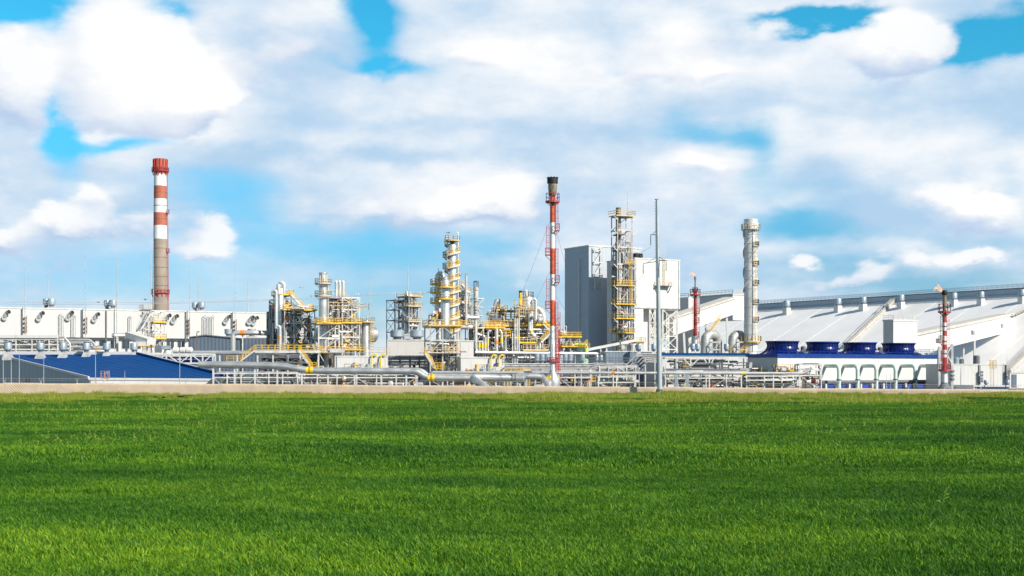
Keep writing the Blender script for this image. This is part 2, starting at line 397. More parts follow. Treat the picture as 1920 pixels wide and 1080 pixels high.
def blade_mat(name, c0, c1, c2, trans=.35):
    m = bpy.data.materials.new(name); m.use_nodes = True
    g = G(m.node_tree); g.n.clear(); o = g.n.new('ShaderNodeOutputMaterial')
    at_ = g.n.new('ShaderNodeAttribute'); at_.attribute_name = 'rnd'
    oi = g.n.new('ShaderNodeObjectInfo')
    geo = g.n.new('ShaderNodeNewGeometry'); P = geo.outputs['Position']
    big = g.noise(g.v('MULTIPLY', P, (.05, .085, 0)), 1.0, 5, .62)
    sp = g.sep(P); dx = g.m('MULTIPLY_ADD', sp[0], 1/9, 8.5/9); dy = g.m('MULTIPLY_ADD', sp[1], 1/6.5, -28/6.5)
    patch = g.m('MULTIPLY', g.m('POWER', math.exp(-1), g.m('ADD', g.m('MULTIPLY', dx, dx), g.m('MULTIPLY', dy, dy))), .24)   # a lusher, yellower patch of the crop
    mid = g.noise(g.v('MULTIPLY', P, (.5, .7, 0)), 1.0, 4, .65)
    f = g.m('ADD', g.m('MULTIPLY', at_.outputs['Fac'], .65), g.m('ADD', g.m('MULTIPLY', big, 1.3), g.m('MULTIPLY_ADD', mid, .6, g.m('ADD', patch, -.83))))
    c = g.ramp(f, [(0.0, c0), (.5, c1), (1.0, c2)])
    d = g.n.new('ShaderNodeBsdfPrincipled'); d.inputs['Roughness'].default_value = .5; d.inputs['Specular IOR Level'].default_value = .25
    t = g.n.new('ShaderNodeBsdfTranslucent'); mx = g.n.new('ShaderNodeMixShader'); mx.inputs[0].default_value = trans
    g.l.new(c, d.inputs['Base Color']); g.l.new(c, t.inputs[0])
    g.l.new(d.outputs[0], mx.inputs[1]); g.l.new(t.outputs[0], mx.inputs[2]); g.l.new(mx.outputs[0], o.inputs[0])
    return m
M_crop = blade_mat('crop_leaf', (.013, .056, .007), (.066, .215, .012), (.38, .56, .026))  # first tone darkened to stand in for shadow between blades
M_weed = blade_mat('weed_leaf', (.18, .32, .03), (.36, .48, .06), (.52, .55, .12))
M_verge = blade_mat('verge_leaf', (.16, .24, .02), (.36, .40, .05), (.50, .48, .10))
LIB = bpy.data.collections.new('blade_library')          # templates only, not linked to the scene
def blades(name, n, size, h0, h1, w, lean, m, wind=(.35, -.1), seed=1, clump=0):
    r = random.Random(seed); vs = []; fs = []; rn = []
    cl = [(r.uniform(-.5, .5)*size, r.uniform(-.5, .5)*size) for _ in range(clump or 1)]
    for i in range(n):
        if clump:
            cx, cy = cl[r.randrange(clump)]; x = cx+r.gauss(0, .10); y = cy+r.gauss(0, .10)
        else: x = r.uniform(-.5, .5)*size; y = r.uniform(-.5, .5)*size
        h = r.uniform(h0, h1); a = r.uniform(0, 2*pi); ln = r.uniform(.25, 1)*lean*h
        dx, dy = cos(a)*ln+wind[0]*h*r.uniform(.2, 1), sin(a)*ln+wind[1]*h*r.uniform(.2, 1)
        b = r.uniform(0, 2*pi); wx, wy = cos(b)*w/2*r.uniform(.7, 1.3), sin(b)*w/2*r.uniform(.7, 1.3)
        k = len(vs); q = r.random()
        vs += [(x-wx*.6, y-wy*.6, 0), (x+wx*.6, y+wy*.6, 0), (x+dx*.38+wx, y+dy*.38+wy, h*.62), (x+dx*.38-wx, y+dy*.38-wy, h*.62), (x+dx, y+dy, h*r.uniform(.78, 1.0))]
        fs += [(k, k+1, k+2, k+3), (k+3, k+2, k+4)]; rn += [q]*5
    me = bpy.data.meshes.new(name); me.from_pydata(vs, [], fs)
    a = me.attributes.new('rnd', 'FLOAT', 'POINT'); a.data.foreach_set('value', rn)
    me.materials.append(m); o = bpy.data.objects.new(name, me)
    return o
def scatter(name, label, cat, pts, templates, libname):
    """one stuff object: points carrying rotation, scale and template index, instanced with geometry nodes"""
    lib = bpy.data.collections.new(libname)
    for t in templates: lib.objects.link(t)
    me = bpy.data.meshes.new(name); me.from_pydata([p[0] for p in pts], [], [])
    for an, ty, k in (('rz', 'FLOAT', 1), ('sc', 'FLOAT', 2), ('kd', 'INT', 3)):
        a = me.attributes.new(an, ty, 'POINT'); a.data.foreach_set('value', [p[k] for p in pts])
    o = bpy.data.objects.new(name, me); COL.objects.link(o)
    nt = bpy.data.node_groups.new(name+'_scatter', 'GeometryNodeTree')
    nt.interface.new_socket('Geometry', in_out='INPUT', socket_type='NodeSocketGeometry')
    nt.interface.new_socket('Geometry', in_out='OUTPUT', socket_type='NodeSocketGeometry')
    N = nt.nodes; gi = N.new('NodeGroupInput'); go = N.new('NodeGroupOutput')
    ip = N.new('GeometryNodeInstanceOnPoints'); ci = N.new('GeometryNodeCollectionInfo')
    ci.inputs['Collection'].default_value = lib; ci.inputs['Separate Children'].default_value = True; ci.inputs['Reset Children'].default_value = True
    def na(nm, ty):
        n = N.new('GeometryNodeInputNamedAttribute'); n.data_type = ty; n.inputs['Name'].default_value = nm; return n.outputs['Attribute']
    cx = N.new('ShaderNodeCombineXYZ'); L = nt.links
    L.new(na('rz', 'FLOAT'), cx.inputs[2]); L.new(gi.outputs[0], ip.inputs['Points']); L.new(ci.outputs[0], ip.inputs['Instance'])
    ip.inputs['Pick Instance'].default_value = True; L.new(na('kd', 'INT'), ip.inputs['Instance Index'])
    L.new(cx.outputs[0], ip.inputs['Rotation']); L.new(na('sc', 'FLOAT'), ip.inputs['Scale']); L.new(ip.outputs[0], go.inputs[0])
    md = o.modifiers.new('scatter', 'NODES'); md.node_group = nt
    o['kind'] = 'stuff'; o['label'] = label; o['category'] = cat
    return o
R = random.Random(3)
CS = 2.0
temps = [blades('crop_patch', 2900, CS*1.3, .15, .32, .021, .65, M_crop, (-.22, -.05), seed=10+i) for i in range(5)] + \
        [blades('crop_patch', 1000, CS*1.3, .18, .38, .036, .55, M_crop, (-.2, -.05), seed=20+i) for i in range(5)]
pts = []
y = 19.0
while y < 195:
    half = .43*y+6; n = int(2*half/CS)+1
    for i in range(n):
        x = -half+i*CS+R.uniform(-.2, .2); yy = y+R.uniform(-.2, .2)
        far = y > 58
        s = .98+.10*sin(x*.23+yy*.31)+R.uniform(-.07, .07)
        if yy > 178+9*sin(x*.09)+5*sin(x*.31+1)+R.uniform(-3, 3): continue
        t = mnoise((x*.05, yy*.22, 9.1))*1.9
        if t > .9 and sin(x*.13+yy) > -.4: s *= .88          # thinner drill gaps and wheel marks running across
        pts.append(((x, yy, fieldz(x, yy)-.02), R.choice((0, pi/2, pi, -pi/2))*.0+R.uniform(-.5, .5)+(pi if R.random() < .0 else 0), s, R.randrange(5)+(5 if far else 0)))
    y += CS
scatter('crop_grass', 'dense young green crop covering the whole field in front of the fence', 'grass', pts, temps, 'crop_library')
# pale weeds standing above the far half of the crop
def weed(seed):
    r = random.Random(seed); vs = []; fs = []; rn = []
    for s in range(r.randint(2, 4)):
        x, y = r.gauss(0, .10), r.gauss(0, .10); h = r.uniform(.5, .95); ln = (r.gauss(0, .12), r.gauss(0, .12))
        for k in range(9):
            t = .35+.65*k/8; a = r.uniform(0, 2*pi); L = r.uniform(.08, .20)*(1.25-t*.7)
            c = (x+ln[0]*t, y+ln[1]*t, h*t); d = (cos(a)*L, sin(a)*L, r.uniform(-.02, .10)); n = (-sin(a)*.045, cos(a)*.045, .02)
            i = len(vs); q = r.random()
            vs += [c, (c[0]+d[0]*.5+n[0], c[1]+d[1]*.5+n[1], c[2]+d[2]*.6+n[2]), (c[0]+d[0], c[1]+d[1], c[2]+d[2]), (c[0]+d[0]*.5-n[0], c[1]+d[1]*.5-n[1], c[2]+d[2]*.6-n[2])]
            fs.append((i, i+1, i+2, i+3)); rn += [q]*4
        i = len(vs); vs += [(x-.012, y, 0), (x+.012, y, 0), (x+ln[0], y+ln[1], h)]; fs.append((i, i+1, i+2)); rn += [.3]*3
    me = bpy.data.meshes.new('weed_plant'); me.from_pydata(vs, [], fs)
    a = me.attributes.new('rnd', 'FLOAT', 'POINT'); a.data.foreach_set('value', rn); me.materials.append(M_weed)
    return bpy.data.objects.new('weed_plant', me)
pts = []
for k in range(230):
    yy = 70+130*R.random()**.8; x = R.uniform(-.42, .42)*yy
    for j in range(R.choice((1, 2, 3, 5, 9, 14))):
        a, b = x+R.gauss(0, 2.2), yy+R.gauss(0, 1.6)
        pts.append(((a, b, fieldz(a, b)), R.uniform(0, 6.3), R.uniform(.42, .85), R.randrange(6)))
for (px0, px1, py0, n) in ((60, 360, 775, 120), (1330, 1460, 764, 60), (860, 960, 768, 40), (1500, 1920, 757, 160), (640, 700, 785, 25), (380, 900, 752, 90)):
    for j in range(n):
        px = R.uniform(px0, px1); py = py0+R.gauss(0, 3.5); b = CAMZ*F/(py-HOR); a = XX(px, b)
        if b < 205: pts.append(((a, b, fieldz(a, b)), R.uniform(0, 6.3), R.uniform(.45, .8), R.randrange(6)))
scatter('field_weeds', 'pale yellow green weeds poking up through the far part of the crop', 'weeds', pts, [weed(i) for i in range(6)], 'weed_library')
vt = [blades('verge_tuft', 110, 1.5, .35, .85, .035, .5, M_verge, (.1, 0), seed=40+i) for i in range(5)]
pts = []
x = -100.
while x < 100:
    for k in range(24):
        a, b = x+R.uniform(-.4, .4), FENCE_Y-.4-52*R.random()**1.25
        s = R.uniform(.25, .5)*(1.0+.5*sin(a*.21)*sin(a*.05+1)) + (R.uniform(.2, .6) if R.random() < .08+.10*max(0, mnoise((a*.08, 3.3, 0))) else 0)
        hump = math.exp(-((a-24)/6)**2)*.55 + (.25 if R.random() < .08 else 0)
        pts.append(((a, b, 0), R.uniform(0, 6.3), s+hump, R.randrange(5)))
    x += .55
scatter('verge_grass', 'strip of taller yellowish grass along the foot of the concrete fence', 'grass', pts, vt, 'verge_library')
# a single tall stem that has gone to seed
def stem(px, py, top):
    Y = CAMZ*F/(py-HOR); b = V((XX(px, Y), Y, 0)); h = ZZ(top, Y)
    t = thing('tall_grass_stem', 'single tall yellowing grass stem standing above the crop near the camera', 'grass stem', b)
    mb = MB(); mb.tube([b, b+V((.06, 0, h*.5)), b+V((.16, .02, h))], [.012, .010, .006], 5); mb.build('stalk', M_weed, t)
    mb = MB()
    for k in range(10):
        q = b+V((.10+.012*k, .01, h*(.7+.03*k))); mb.beam(q, q+V((R.uniform(-.02, .09), R.uniform(-.03, .03), .07)), .022, .012)
    mb.build('seed_head', M_weed, t)
    mb = MB()
    for (f, sx) in ((.25, -1), (.4, 1), (.55, 1)):
        q = b+V((.05*f*2, 0, h*f)); mb.add([q, q+V((.10*sx, .01, .10)), q+V((.24*sx, 0, .10)), q+V((.10*sx, -.01, .07))], [(0, 1, 2, 3)])
    mb.build('leaf', M_weed, t)
stem(1766, 955, 912)

# ------------------------------------------------------------------ concrete fence: panels with diagonal relief, posts, wire arms
def fence():
    PW = 6.1
    t = thing('concrete_fence', 'long sandy concrete panel fence with diagonal relief between the field and the plant', 'fence', (0, FENCE_Y, 0))
    H = 3.0
    # one panel, its top edge at z = 0, built in place of the first
    def panel_mesh():
        mb = MB(); mb.box(0, PW-.22, -.06, .06, -H, 0)
        mb.box(0, PW-.22, -.10, -.06, -.14, 0)
        n = 15
        for k in range(-6, n):
            x0 = k*.46; p, q = V((x0, -.075, -.16)), V((x0+2.3, -.075, -2.45))
            d = q-p; lo = max(0, (0-x0)/2.3); hi = min(1, (PW-.22-x0)/2.3)
            if lo < hi: mb.beam(p+d*lo, p+d*hi, .2, .15)
        return mb
    first = None; x = -110.; k = 0
    def top(x): 
        px = 960+x*F/FENCE_Y
        a = 718+13*(max(0, min(1.1, px/1920)))**1.25
        return ZZ(a, FENCE_Y)
    brk = None; post = None
    while x < 112:
        zt = top(x+PW/2)
        jz = random.uniform(-.05, .05)
        if first is None:
            first = panel_mesh().build('panel', M_fence, None, smooth=False); o = first
        else: o = first.copy(); COL.objects.link(o)
        o.parent = t; o.location = (x+.11, random.uniform(-.03, .03), zt+jz); o.rotation_euler = (0, random.uniform(-.004, .006), 0)
        if post is None:
            mb = MB(); mb.box(-.11, .11, -.13, .13, -H, .06); post = mb.build('post', M_fence, None, smooth=False); p = post
            mb = MB(); mb.beam((0, 0, 0), (.32, -.05, .85), .05); mb.beam((0, 0, 0), (-.28, .05, .8), .05); brk = mb.build('wire_arm', M_galv, None, smooth=False); b = brk
        else:
            p = post.copy(); COL.objects.link(p); b = brk.copy(); COL.objects.link(b)
        p.parent = t; p.location = (x, 0, zt); b.parent = t; b.location = (x+.02, 0, zt+.05); b.rotation_euler = (0, random.uniform(-.15, .15), random.uniform(-.4, .4))
        x += PW; k += 1
    for dx, h in ((.3, .8), (-.26, .75), (.16, .45)):
        mb = MB(); xs = [-110+PW*i for i in range(k)]
        mb.tube([(q+dx, FENCE_Y+(-.05 if dx > 0 else .05), top(q+PW/2)+h) for q in xs], .012, 4); mb.build('barbed_wire', M_galv, t)
fence()
M_cream2 = mat('weathered_pale_trim', (.56, .52, .46), .6, var=.1, scale=.4)
# ------------------------------------------------------------------ long white hall on the left
def hall():
    fr = Fr(-160, 400, 27); U1 = fr.ulen(501); base = fr.p(0, 0, 0)
    t = thing('factory_hall', 'long white clad hall with hooded wall ducts behind the blue roofed shed', 'hall', base)
    zt, zb = 23.2, 14.3
    mb = MB(); mb.fbox(fr, -45, U1, 0, 55, zb, zt); mb.build('upper_wall', M_white, t)
    mb = MB(); mb.fbox(fr, -45, U1+.2, -.15, 55.2, zt, zt+.35); mb.build('parapet', M_steel, t)
    mb = MB(); mb.fbox(fr, -45, U1-.5, 1.6, 54, 0, zb); mb.build('lower_wall', M_white2, t)
    first = None; u = -6.
    while u < U1-4:
        if first is None:
            mb = MB(); mb.fbox(fr, u, u+2.6, 1.45, 1.598, 10.7, 13.6); first = mb.build('window', M_steel, t)
            mb = MB(); mb.fbox(fr, u+.12, u+1.22, 1.40, 1.45, 10.85, 13.45); mb.fbox(fr, u+1.38, u+2.48, 1.40, 1.45, 10.85, 13.45); mb.build('pane', M_glass, first)
            u0 = u
        else:
            w = first.copy(); COL.objects.link(w); w.location = fr.u*(u-u0)
            c = first.children[0].copy(); COL.objects.link(c); c.parent = w
        u += 3.6
    for px in (-40, 41, 153, 199, 348, 434):
        u = fr.ulen(px); mb = MB(); mb.fbox(fr, u-.17, u+.17, -.4, 0, zb-1.5, zt); mb.build('downpipe', M_dsteel, t)
    for px in (47, 160, 352, 440):
        u = fr.ulen(px); mb = MB()
        for z in (16.0, 17.2, 18.6, 20.0): mb.fbox(fr, u-.35, u+.25, -.8, -.05, z, z+.5)
        mb.fbox(fr, u+.3, u+.5, -.7, -.5, 15.5, 21); mb.build('cable_bracket', M_rust, t)
    for px, py in ((8, 596), (72, 598), (127, 597), (176, 600), (310, 602), (324, 603), (422, 604), (466, 605), (474, 606)):
        u = fr.ulen(px); q = fr.p(u, 0, 0); z = ZZ(py, q.y)
        a = fr.p(u, 0, z); n = -fr.v
        mb = MB(); mb.tube([a, a+n*.8], .85, 14); mb.tube([a+n*.6+V((0, 0, .3)), a+n*.9+fr.u*.35+V((0, 0, 1.1)), a+n*1.0+fr.u*.8+V((0, 0, 1.7)), a+n*1.7+fr.u*1.2+V((0, 0, 1.85))], [.5, .55, .6, .7], 12)
        d = mb.build('extractor_duct', M_greyclad, t)
        e = a+n*1.7+fr.u*1.2+V((0, 0, 1.85)); dd = (n*.7+fr.u*.4+V((0, 0, .15))).normalized()
        mb = MB(); mb.tube([e, e+dd*.05], .64, 12); mb.build('duct_mouth', M_black, d)  # black disc stands in for the dark inside of the duct
    # cable and vent pipe bundles in front of the wall
    for px0, n, y0, y1 in ((112, 3, 588, 634), (135, 3, 588, 632), (242, 2, 592, 622), (381, 7, 592, 628)):
        for k in range(n):
            px = px0+k*3.0; u = fr.ulen(px); q = fr.p(u, -1.0, 0)
            mb = MB(); za, zc = ZZ(y1, q.y), ZZ(y0+((k*7) % 5), q.y)
            mb.tube([q+V((0, 0, za)), q+V((0, 0, zc)), q+V((0, 0, zc+.35))+fr.u*.35, q+V((0, 0, zc))+fr.u*.7], .13, 6); mb.build('vent_pipe', M_pipe, t)
    return fr
HF = hall()

def ventilator(r, h, curb, label, group, loc, m=M_ltblue, mc=M_galv, flare=1.7):
    """round cap on a neck above a square flared curb, built at the origin of its own Empty"""
    t = thing('roof_ventilator', label, 'ventilator', loc, group)
    L = V(loc)
    mb = MB(); mb.lathe(L, [(r*flare*.95, L.z-.4), (r*flare*.95, L.z+.15), (r*.8, L.z+curb), (r*.62, L.z+curb)], 4, a0=pi/4); mb.build('curb', mc, t)
    mb = MB(); mb.lathe(L, [(r*.58, L.z+curb-.1), (r*.58, L.z+curb+h*.3)], 12); mb.build('neck', M_dsteel, t)
    mb = MB(); mb.lathe(L, [(r*.72, L.z+curb+h*.2), (r, L.z+curb+h*.3), (r, L.z+curb+h*.93), (r*.9, L.z+curb+h)], 18); mb.build('cap', m, t)
    return t
def mast(px, ytop, ybot, Y, label, r=.12, name='lightning_mast', cat='mast', group='slim lightning masts', m=None):
    b = at(px, ybot, Y); h = ZZ(ytop, Y)-b.z; mb = MB()
    mb.lathe(b, [(r*1.9, b.z), (r*1.9, b.z+.3), (r, b.z+.35), (r*.8, b.z+h*.6), (r*.35, b.z+h)], 7)
    return tag(mb.build(name, m or M_galv, None, loc=b), label, cat, group)
G_rv = 'paired ventilators on the white hall roof'
for px, side, where in ((90.5, 'darker left', 'over the first pair of wall ducts'), (99, 'brighter right', 'over the first pair of wall ducts'),
                 (205.5, 'darker left', 'beside a slim mast near the chimney'), (215, 'brighter right', 'beside a slim mast near the chimney'),
                 (372, 'darker left', 'just right of the tall chimney'), (382, 'brighter right', 'just right of the tall chimney')):
    u = HF.ulen(px); q = HF.p(u, 5 if 'left' in side else 3, 23.3)
    ventilator(1.0 if 'left' in side else 1.25, 2.6, .8, side+' cap of the hall roof ventilator pair '+where, G_rv, q)
for px, yt, w in ((47, 492, 'rising from the dark downpipe near the left edge of the white hall'), (90, 505, 'standing between the two caps of the leftmost ventilator pair'),
               (160, 478, 'in front of the hall between the first and second ventilator pairs'), (219, 468, 'behind the ventilator pair nearest the chimney on its left'),
               (283, 452, 'closest to the chimney on its left, the thinner of two'), (288, 446, 'touching the left outline of the striped chimney'),
               (356, 494, 'over the dark downpipe right of the chimney'), (372, 508, 'rising between ventilator caps right of the chimney'),
               (441, 495, 'over the last dark downpipe of the white hall'), (465, 520, 'above the double wall ducts near the right end of the hall')):
    u = HF.ulen(px); front = px in (47, 160, 219, 356, 441)
    q = HF.p(u, -1.5 if front else 6, 0)
    yb = HOR-(((14.5 if front else 23)-CAMZ)*F/q.y)
    mast(px, yt, yb, q.y, 'slim lightning mast '+w, .13)

# ------------------------------------------------------------------ striped chimney
def chimney():
    Y = 520.; k = Y/F; cx = XX(300.6, Y); c = (cx, Y)
    t = thing('striped_chimney', 'tall round concrete chimney with red and white bands behind the white hall', 'chimney', (cx, Y, 0))
    z = lambda py: ZZ(py, Y)
    hw = lambda py: (11.4+(py-327)*.0105)*k
    def band(y0, y1, m, nm):
        mb = MB(); n = max(2, int((y1-y0)/8)); pr = []
        for i in range(n+1):
            py = y1-(y1-y0)*i/n; pr.append((hw(py), z(py)))
        mb.lathe(c, pr, 40, cap=True); mb.build(nm, m, t)
    band(448.5, 727, M_conc, 'shaft')
    for y0, y1, m in ((327, 349, M_bandwhite), (349, 373, M_bandred), (373, 399, M_bandwhite), (399, 423, M_bandred), (423, 448.3, M_bandwhite)): band(y0, y1, m, 'band')
    for py in (466, 483, 502, 519, 536, 361, 386, 411): mb = MB(); mb.ring(c, hw(py)-.02, hw(py)+.05, z(py)-.12, z(py)+.12, 40); mb.build('hoop', M_rust, t)
    mb = MB(); mb.lathe(c, [(11.6*k, z(327)), (12.3*k, z(318)), (12.6*k, z(302)), (12.9*k, z(298.5)), (10.8*k, z(298.5)), (10.8*k, z(304))], 40)
    cr = mb.build('crown', M_bandred, t)
    mb = MB()
    for a in range(14): q = 2*pi*a/14; mb.beam((c[0]+12.8*k*cos(q), c[1]+12.8*k*sin(q), z(321)), (c[0]+13.2*k*cos(q), c[1]+13.2*k*sin(q), z(299)), .35)
    mb.build('crown_rib', M_red, cr)
    for py, ri, ro in ((321, 12.2, 16), (549.5, 13.8, 17)):
        mb = MB(); mb.ring(c, ri*k, ro*k, z(py)-.15, z(py)+.15, 24)
        for a in range(12):
            q = 2*pi*a/12; mb.beam((c[0]+ro*k*cos(q), c[1]+ro*k*sin(q), z(py)), (c[0]+ri*k*.98*cos(q), c[1]+ri*k*.98*sin(q), z(py)-1.9), .2)
        p = mb.build('gallery', M_crim, t)
        mb = MB(); mb.rail(circ(c, ro*k-.1, z(py)+.15, 16), 1.3, .12, 9, (.35, .7, 1.0), True); mb.build('railing', M_crim, p)
        mb = MB()
        for a in range(6):
            q = 2*pi*(a+.4)/6+random.uniform(-.3, .3); mb.beam((c[0]+hw(py+8)*1.012*cos(q), c[1]+hw(py+8)*1.012*sin(q), z(py+2)), (c[0]+hw(py+8)*1.015*cos(q), c[1]+hw(py+8)*1.015*sin(q), z(py+4+random.uniform(0, 6))), .22, .1)
        mb.build('rust_drip', M_rust, t)
    for py in (400, 473):
        mb = MB(); x0 = cx+hw(py); mb.box(x0, x0+4.5*k, Y-1.2, Y+.6, z(py)-.1, z(py)+.1); mb.beam((x0+3*k, Y-.5, z(py)), (x0, Y-.5, z(py)-1.4), .18)
        p = mb.build('landing', M_crim, t); mb = MB(); mb.rail([(x0, Y-1.1, z(py)), (x0+4.4*k, Y-1.1, z(py)), (x0+4.4*k, Y+.5, z(py))], 1.4, .12, 2); mb.build('railing', M_crim, p)
    mb = MB()
    for s in (-.3, .3): mb.beam((cx+hw(580)+.4, Y-.2+s, z(585)), (cx+hw(330)+.4, Y-.2+s, z(322)), .1)
    zz = z(585)
    while zz < z(322): 
        f = (zz-z(585))/(z(322)-z(585)); mb.beam((cx+hw(580-250*f)+.4, Y-.5, zz), (cx+hw(580-250*f)+.4, Y+.1, zz), .08); zz += .9
    mb.build('ladder', M_crim, t)
chimney()

# ------------------------------------------------------------------ blue roofed shed
def shed():
    E0, E1 = at(168, 709, 253), at(444, 711, 258); R1, R0 = at(255, 664, 288), at(-12, 664, 288)
    t = thing('blue_roofed_shed', 'low shed with wide royal blue sloping roof and grey end wall behind the fence', 'shed', (E0.x, E0.y, 0))
    up = V((0, 0, 1))
    mb = MB(); mb.prism([E0, E1, R1, R0], up*-.25); mb.build('roof', M_roofblue, t)
    dn = lambda p, z=0: V((p.x, p.y, z))
    o = (E0-E1).normalized()*.0
    mb = MB(); mb.prism([dn(E0, -.1), E0-up*.27, R0-up*.27, dn(R0, -.1)], V((.3, .0, 0))); mb.build('end_wall', M_greyclad, t)
    f = V((0, -.25, 0)); mb = MB(); mb.prism([dn(E0, -.1)+V((.3, 0, 0)), E0-up*.26+V((.3, 0, 0)), E1-up*.26, dn(E1, -.1)], V((0, .3, 0))); mb.build('front_wall', M_white2, t)
    mb = MB(); mb.prism([dn(E1, -.1), E1-up*.27, R1-up*.27, dn(R1, -.1)], V((-.3, 0, 0))); mb.build('far_wall', M_white2, t)
    mb = MB(); mb.beam(E0+V((-.15, -.1, .1)), R0+V((-.15, 0, .1)), .35, .5); mb.build('verge_trim', M_white2, t)
    mb = MB(); mb.beam(E0+V((-.2, -.12, -.12)), E1+V((0, -.12, -.12)), .25, .42); mb.build('eaves_gutter', M_white2, t)
    mb = MB(); mb.beam(R0+V((0, 0, .25)), R1+V((0, 0, .25)), .9, .7); mb.build('ridge_capping', M_white2, t)
    mb = MB(); mb.beam(E1+V((.2, 0, .3)), R1+V((.2, 0, .15)), .5, .6); k = mb.build('raised_edge', M_roofblue, t)
    mb = MB(); mb.beam(E1+V((.2, -.05, .5)), R1+V((.2, 0, .5)), .65, .1); mb.build('edge_flashing', M_bluegrey, t)
    # seams of the roof sheets as slim standing folds
    for i in range(1, 12):
        a, b = E0.lerp(E1, i/12), R0.lerp(R1, i/12); mb = MB(); mb.beam(a-up*.005, b-up*.005, .03, .03); mb.build('roof_seam', M_roofblue, t)
    for px, w in ((22, 8), (83, 5)):
        Y = 262; x = XX(px, Y)-.6; mb = MB(); mb.tube([(x, Y-8, 0), (x, Y-8, ZZ(692 if px < 50 else 708, Y-8)), (x+w*.11, Y-8, ZZ(692 if px < 50 else 708, Y-8)), (x+w*.11, Y-8, 0)], .14, 6); mb.build('wall_pipe', M_black, t)
    return E0, E1, R0, R1
SE0, SE1, SR0, SR1 = shed()
SN = (SE1-SE0).cross(SR0-SE0).normalized()
for i, (px, w) in enumerate(((15, 'beside the left picture edge at the grey end wall'), (76, 'second from the left picture edge, on the blue ridge'), (118, 'third along the blue ridge'),
                  (162, 'fourth along the blue ridge, above the caged ladder'), (200, 'fifth along the blue ridge'), (251, 'at the raised right edge of the blue roof'))):
    p = hit(px, 672, SE0, SN); ventilator(.82, 2.1, 1.35, 'grey roof ventilator '+w, 'ventilators along the blue shed ridge', p, M_ltblue, M_galv, 1.75)
for px, yt, Y, w in ((6, 655, 247, 'almost at the left picture edge'), (21, 640, 248, 'crossing the black pipe on the grey end wall'), (36, 642, 247, 'in front of the grey end wall right of the black pipe'), (82, 660, 248, 'at the small black pipe on the grey end wall'),
                  (179, 640, 248, 'at the left end of the white eaves wall'), (215, 586, 310, 'rising behind the blue roof ridge above the caged ladder'), (234, 695, 248, 'short one standing right of the caged ladder'), (337, 660, 247, 'crossing the right part of the blue roof')):
    mast(px, yt, 725 if Y < 300 else 715, Y, 'thin grey light pole '+w, .075, 'light_pole', 'pole', 'thin light poles along the fence', M_pole)
def caged_ladder(px0, px1, yt, yb, Y, label, m, mc, cat='ladder', ym=None):
    b = at((px0+px1)/2, yb, Y); t = thing('caged_ladder', label, cat, (b.x, b.y, b.z)); x0, x1 = XX(px0, Y), XX(px1, Y); h0, h1 = b.z, ZZ(yt, Y)
    hm = ZZ(ym, Y) if ym else h0+1.5
    mb = MB(); xm = (x0+x1)/2
    for s in (-.28, .28): mb.beam((xm+s, Y, h0), (xm+s, Y, h1), .09)
    z = h0
    while z < h1: mb.beam((xm-.28, Y, z), (xm+.28, Y, z), .06); z += .35
    mb.build('ladder', mc, t)
    mb = MB()
    for x in (x0, xm-.1, x1): mb.beam((x, Y-.5, hm), (x, Y-.5, h1), .13)
    z = hm
    while z <= h1+.01: mb.tube([(x0, Y, z), (x0, Y-.5, z), (x1, Y-.5, z), (x1, Y, z)], .05, 4); z += (h1-hm)/3
    mb.build('cage', m, t)
    return t
caged_ladder(191, 206, 696, 723, 246, 'faded red and white caged ladder standing against the blue shed eaves', mat('faded_red_cage', (.50, .27, .24), .6, var=.2), M_steel, ym=710)

# ------------------------------------------------------------------ tower block, overhanging block on legs
def tower():
    fr = Fr(XX(1104, 418), 418); zt = ZZ(461.5, 418)
    t = thing('silo_tower', 'tall windowless grey blue tower block with one sunlit face', 'tower', fr.p(0, 0, 0))
    v1 = fr.vlen(1059)
    mb = MB(); mb.fbox(fr, 0, 21, 0, v1, 0, zt); mb.build('wall', M_bluegrey, t)
    mb = MB(); mb.fbox(fr, -.2, 21.2, -.2, v1+.2, zt, zt+.4); mb.build('parapet', M_steel, t)
    v = fr.vlen(1087)
    mb = MB(); mb.fbox(fr, -.45, 0, v-.3, v+.3, 2, zt-4)
    for z in (12, 22, 31, 37): mb.fbox(fr, -.9, 0, v-.6, v+.6, z, z+.3)
    mb.build('cable_duct', M_white2, t)
    # ladder cage on the lit face
    mb = MB()
    for u in (1.6, 4.6):
        mb.beam(fr.p(u, -1.0, 30), fr.p(u, -1.0, zt), .3)
    for i, z in enumerate(range(31, int(zt), 4)):
        mb.beam(fr.p(1.6, -1, z), fr.p(4.6, -1, z), .25); mb.beam(fr.p(1.6, -1, z), fr.p(4.6, -1, z+4 if z+4 < zt else zt), .18); mb.beam(fr.p(1.6, -1, z), fr.p(1.6, 0, z), .2); mb.beam(fr.p(4.6, -1, z), fr.p(4.6, 0, z), .2)
    mb.build('ladder_frame', M_steel, t)
    mast(1106, 452, 462, 436, 'short lightning rod on the roof of the grey blue tower block', .1, group=None)
tower()
BF = None
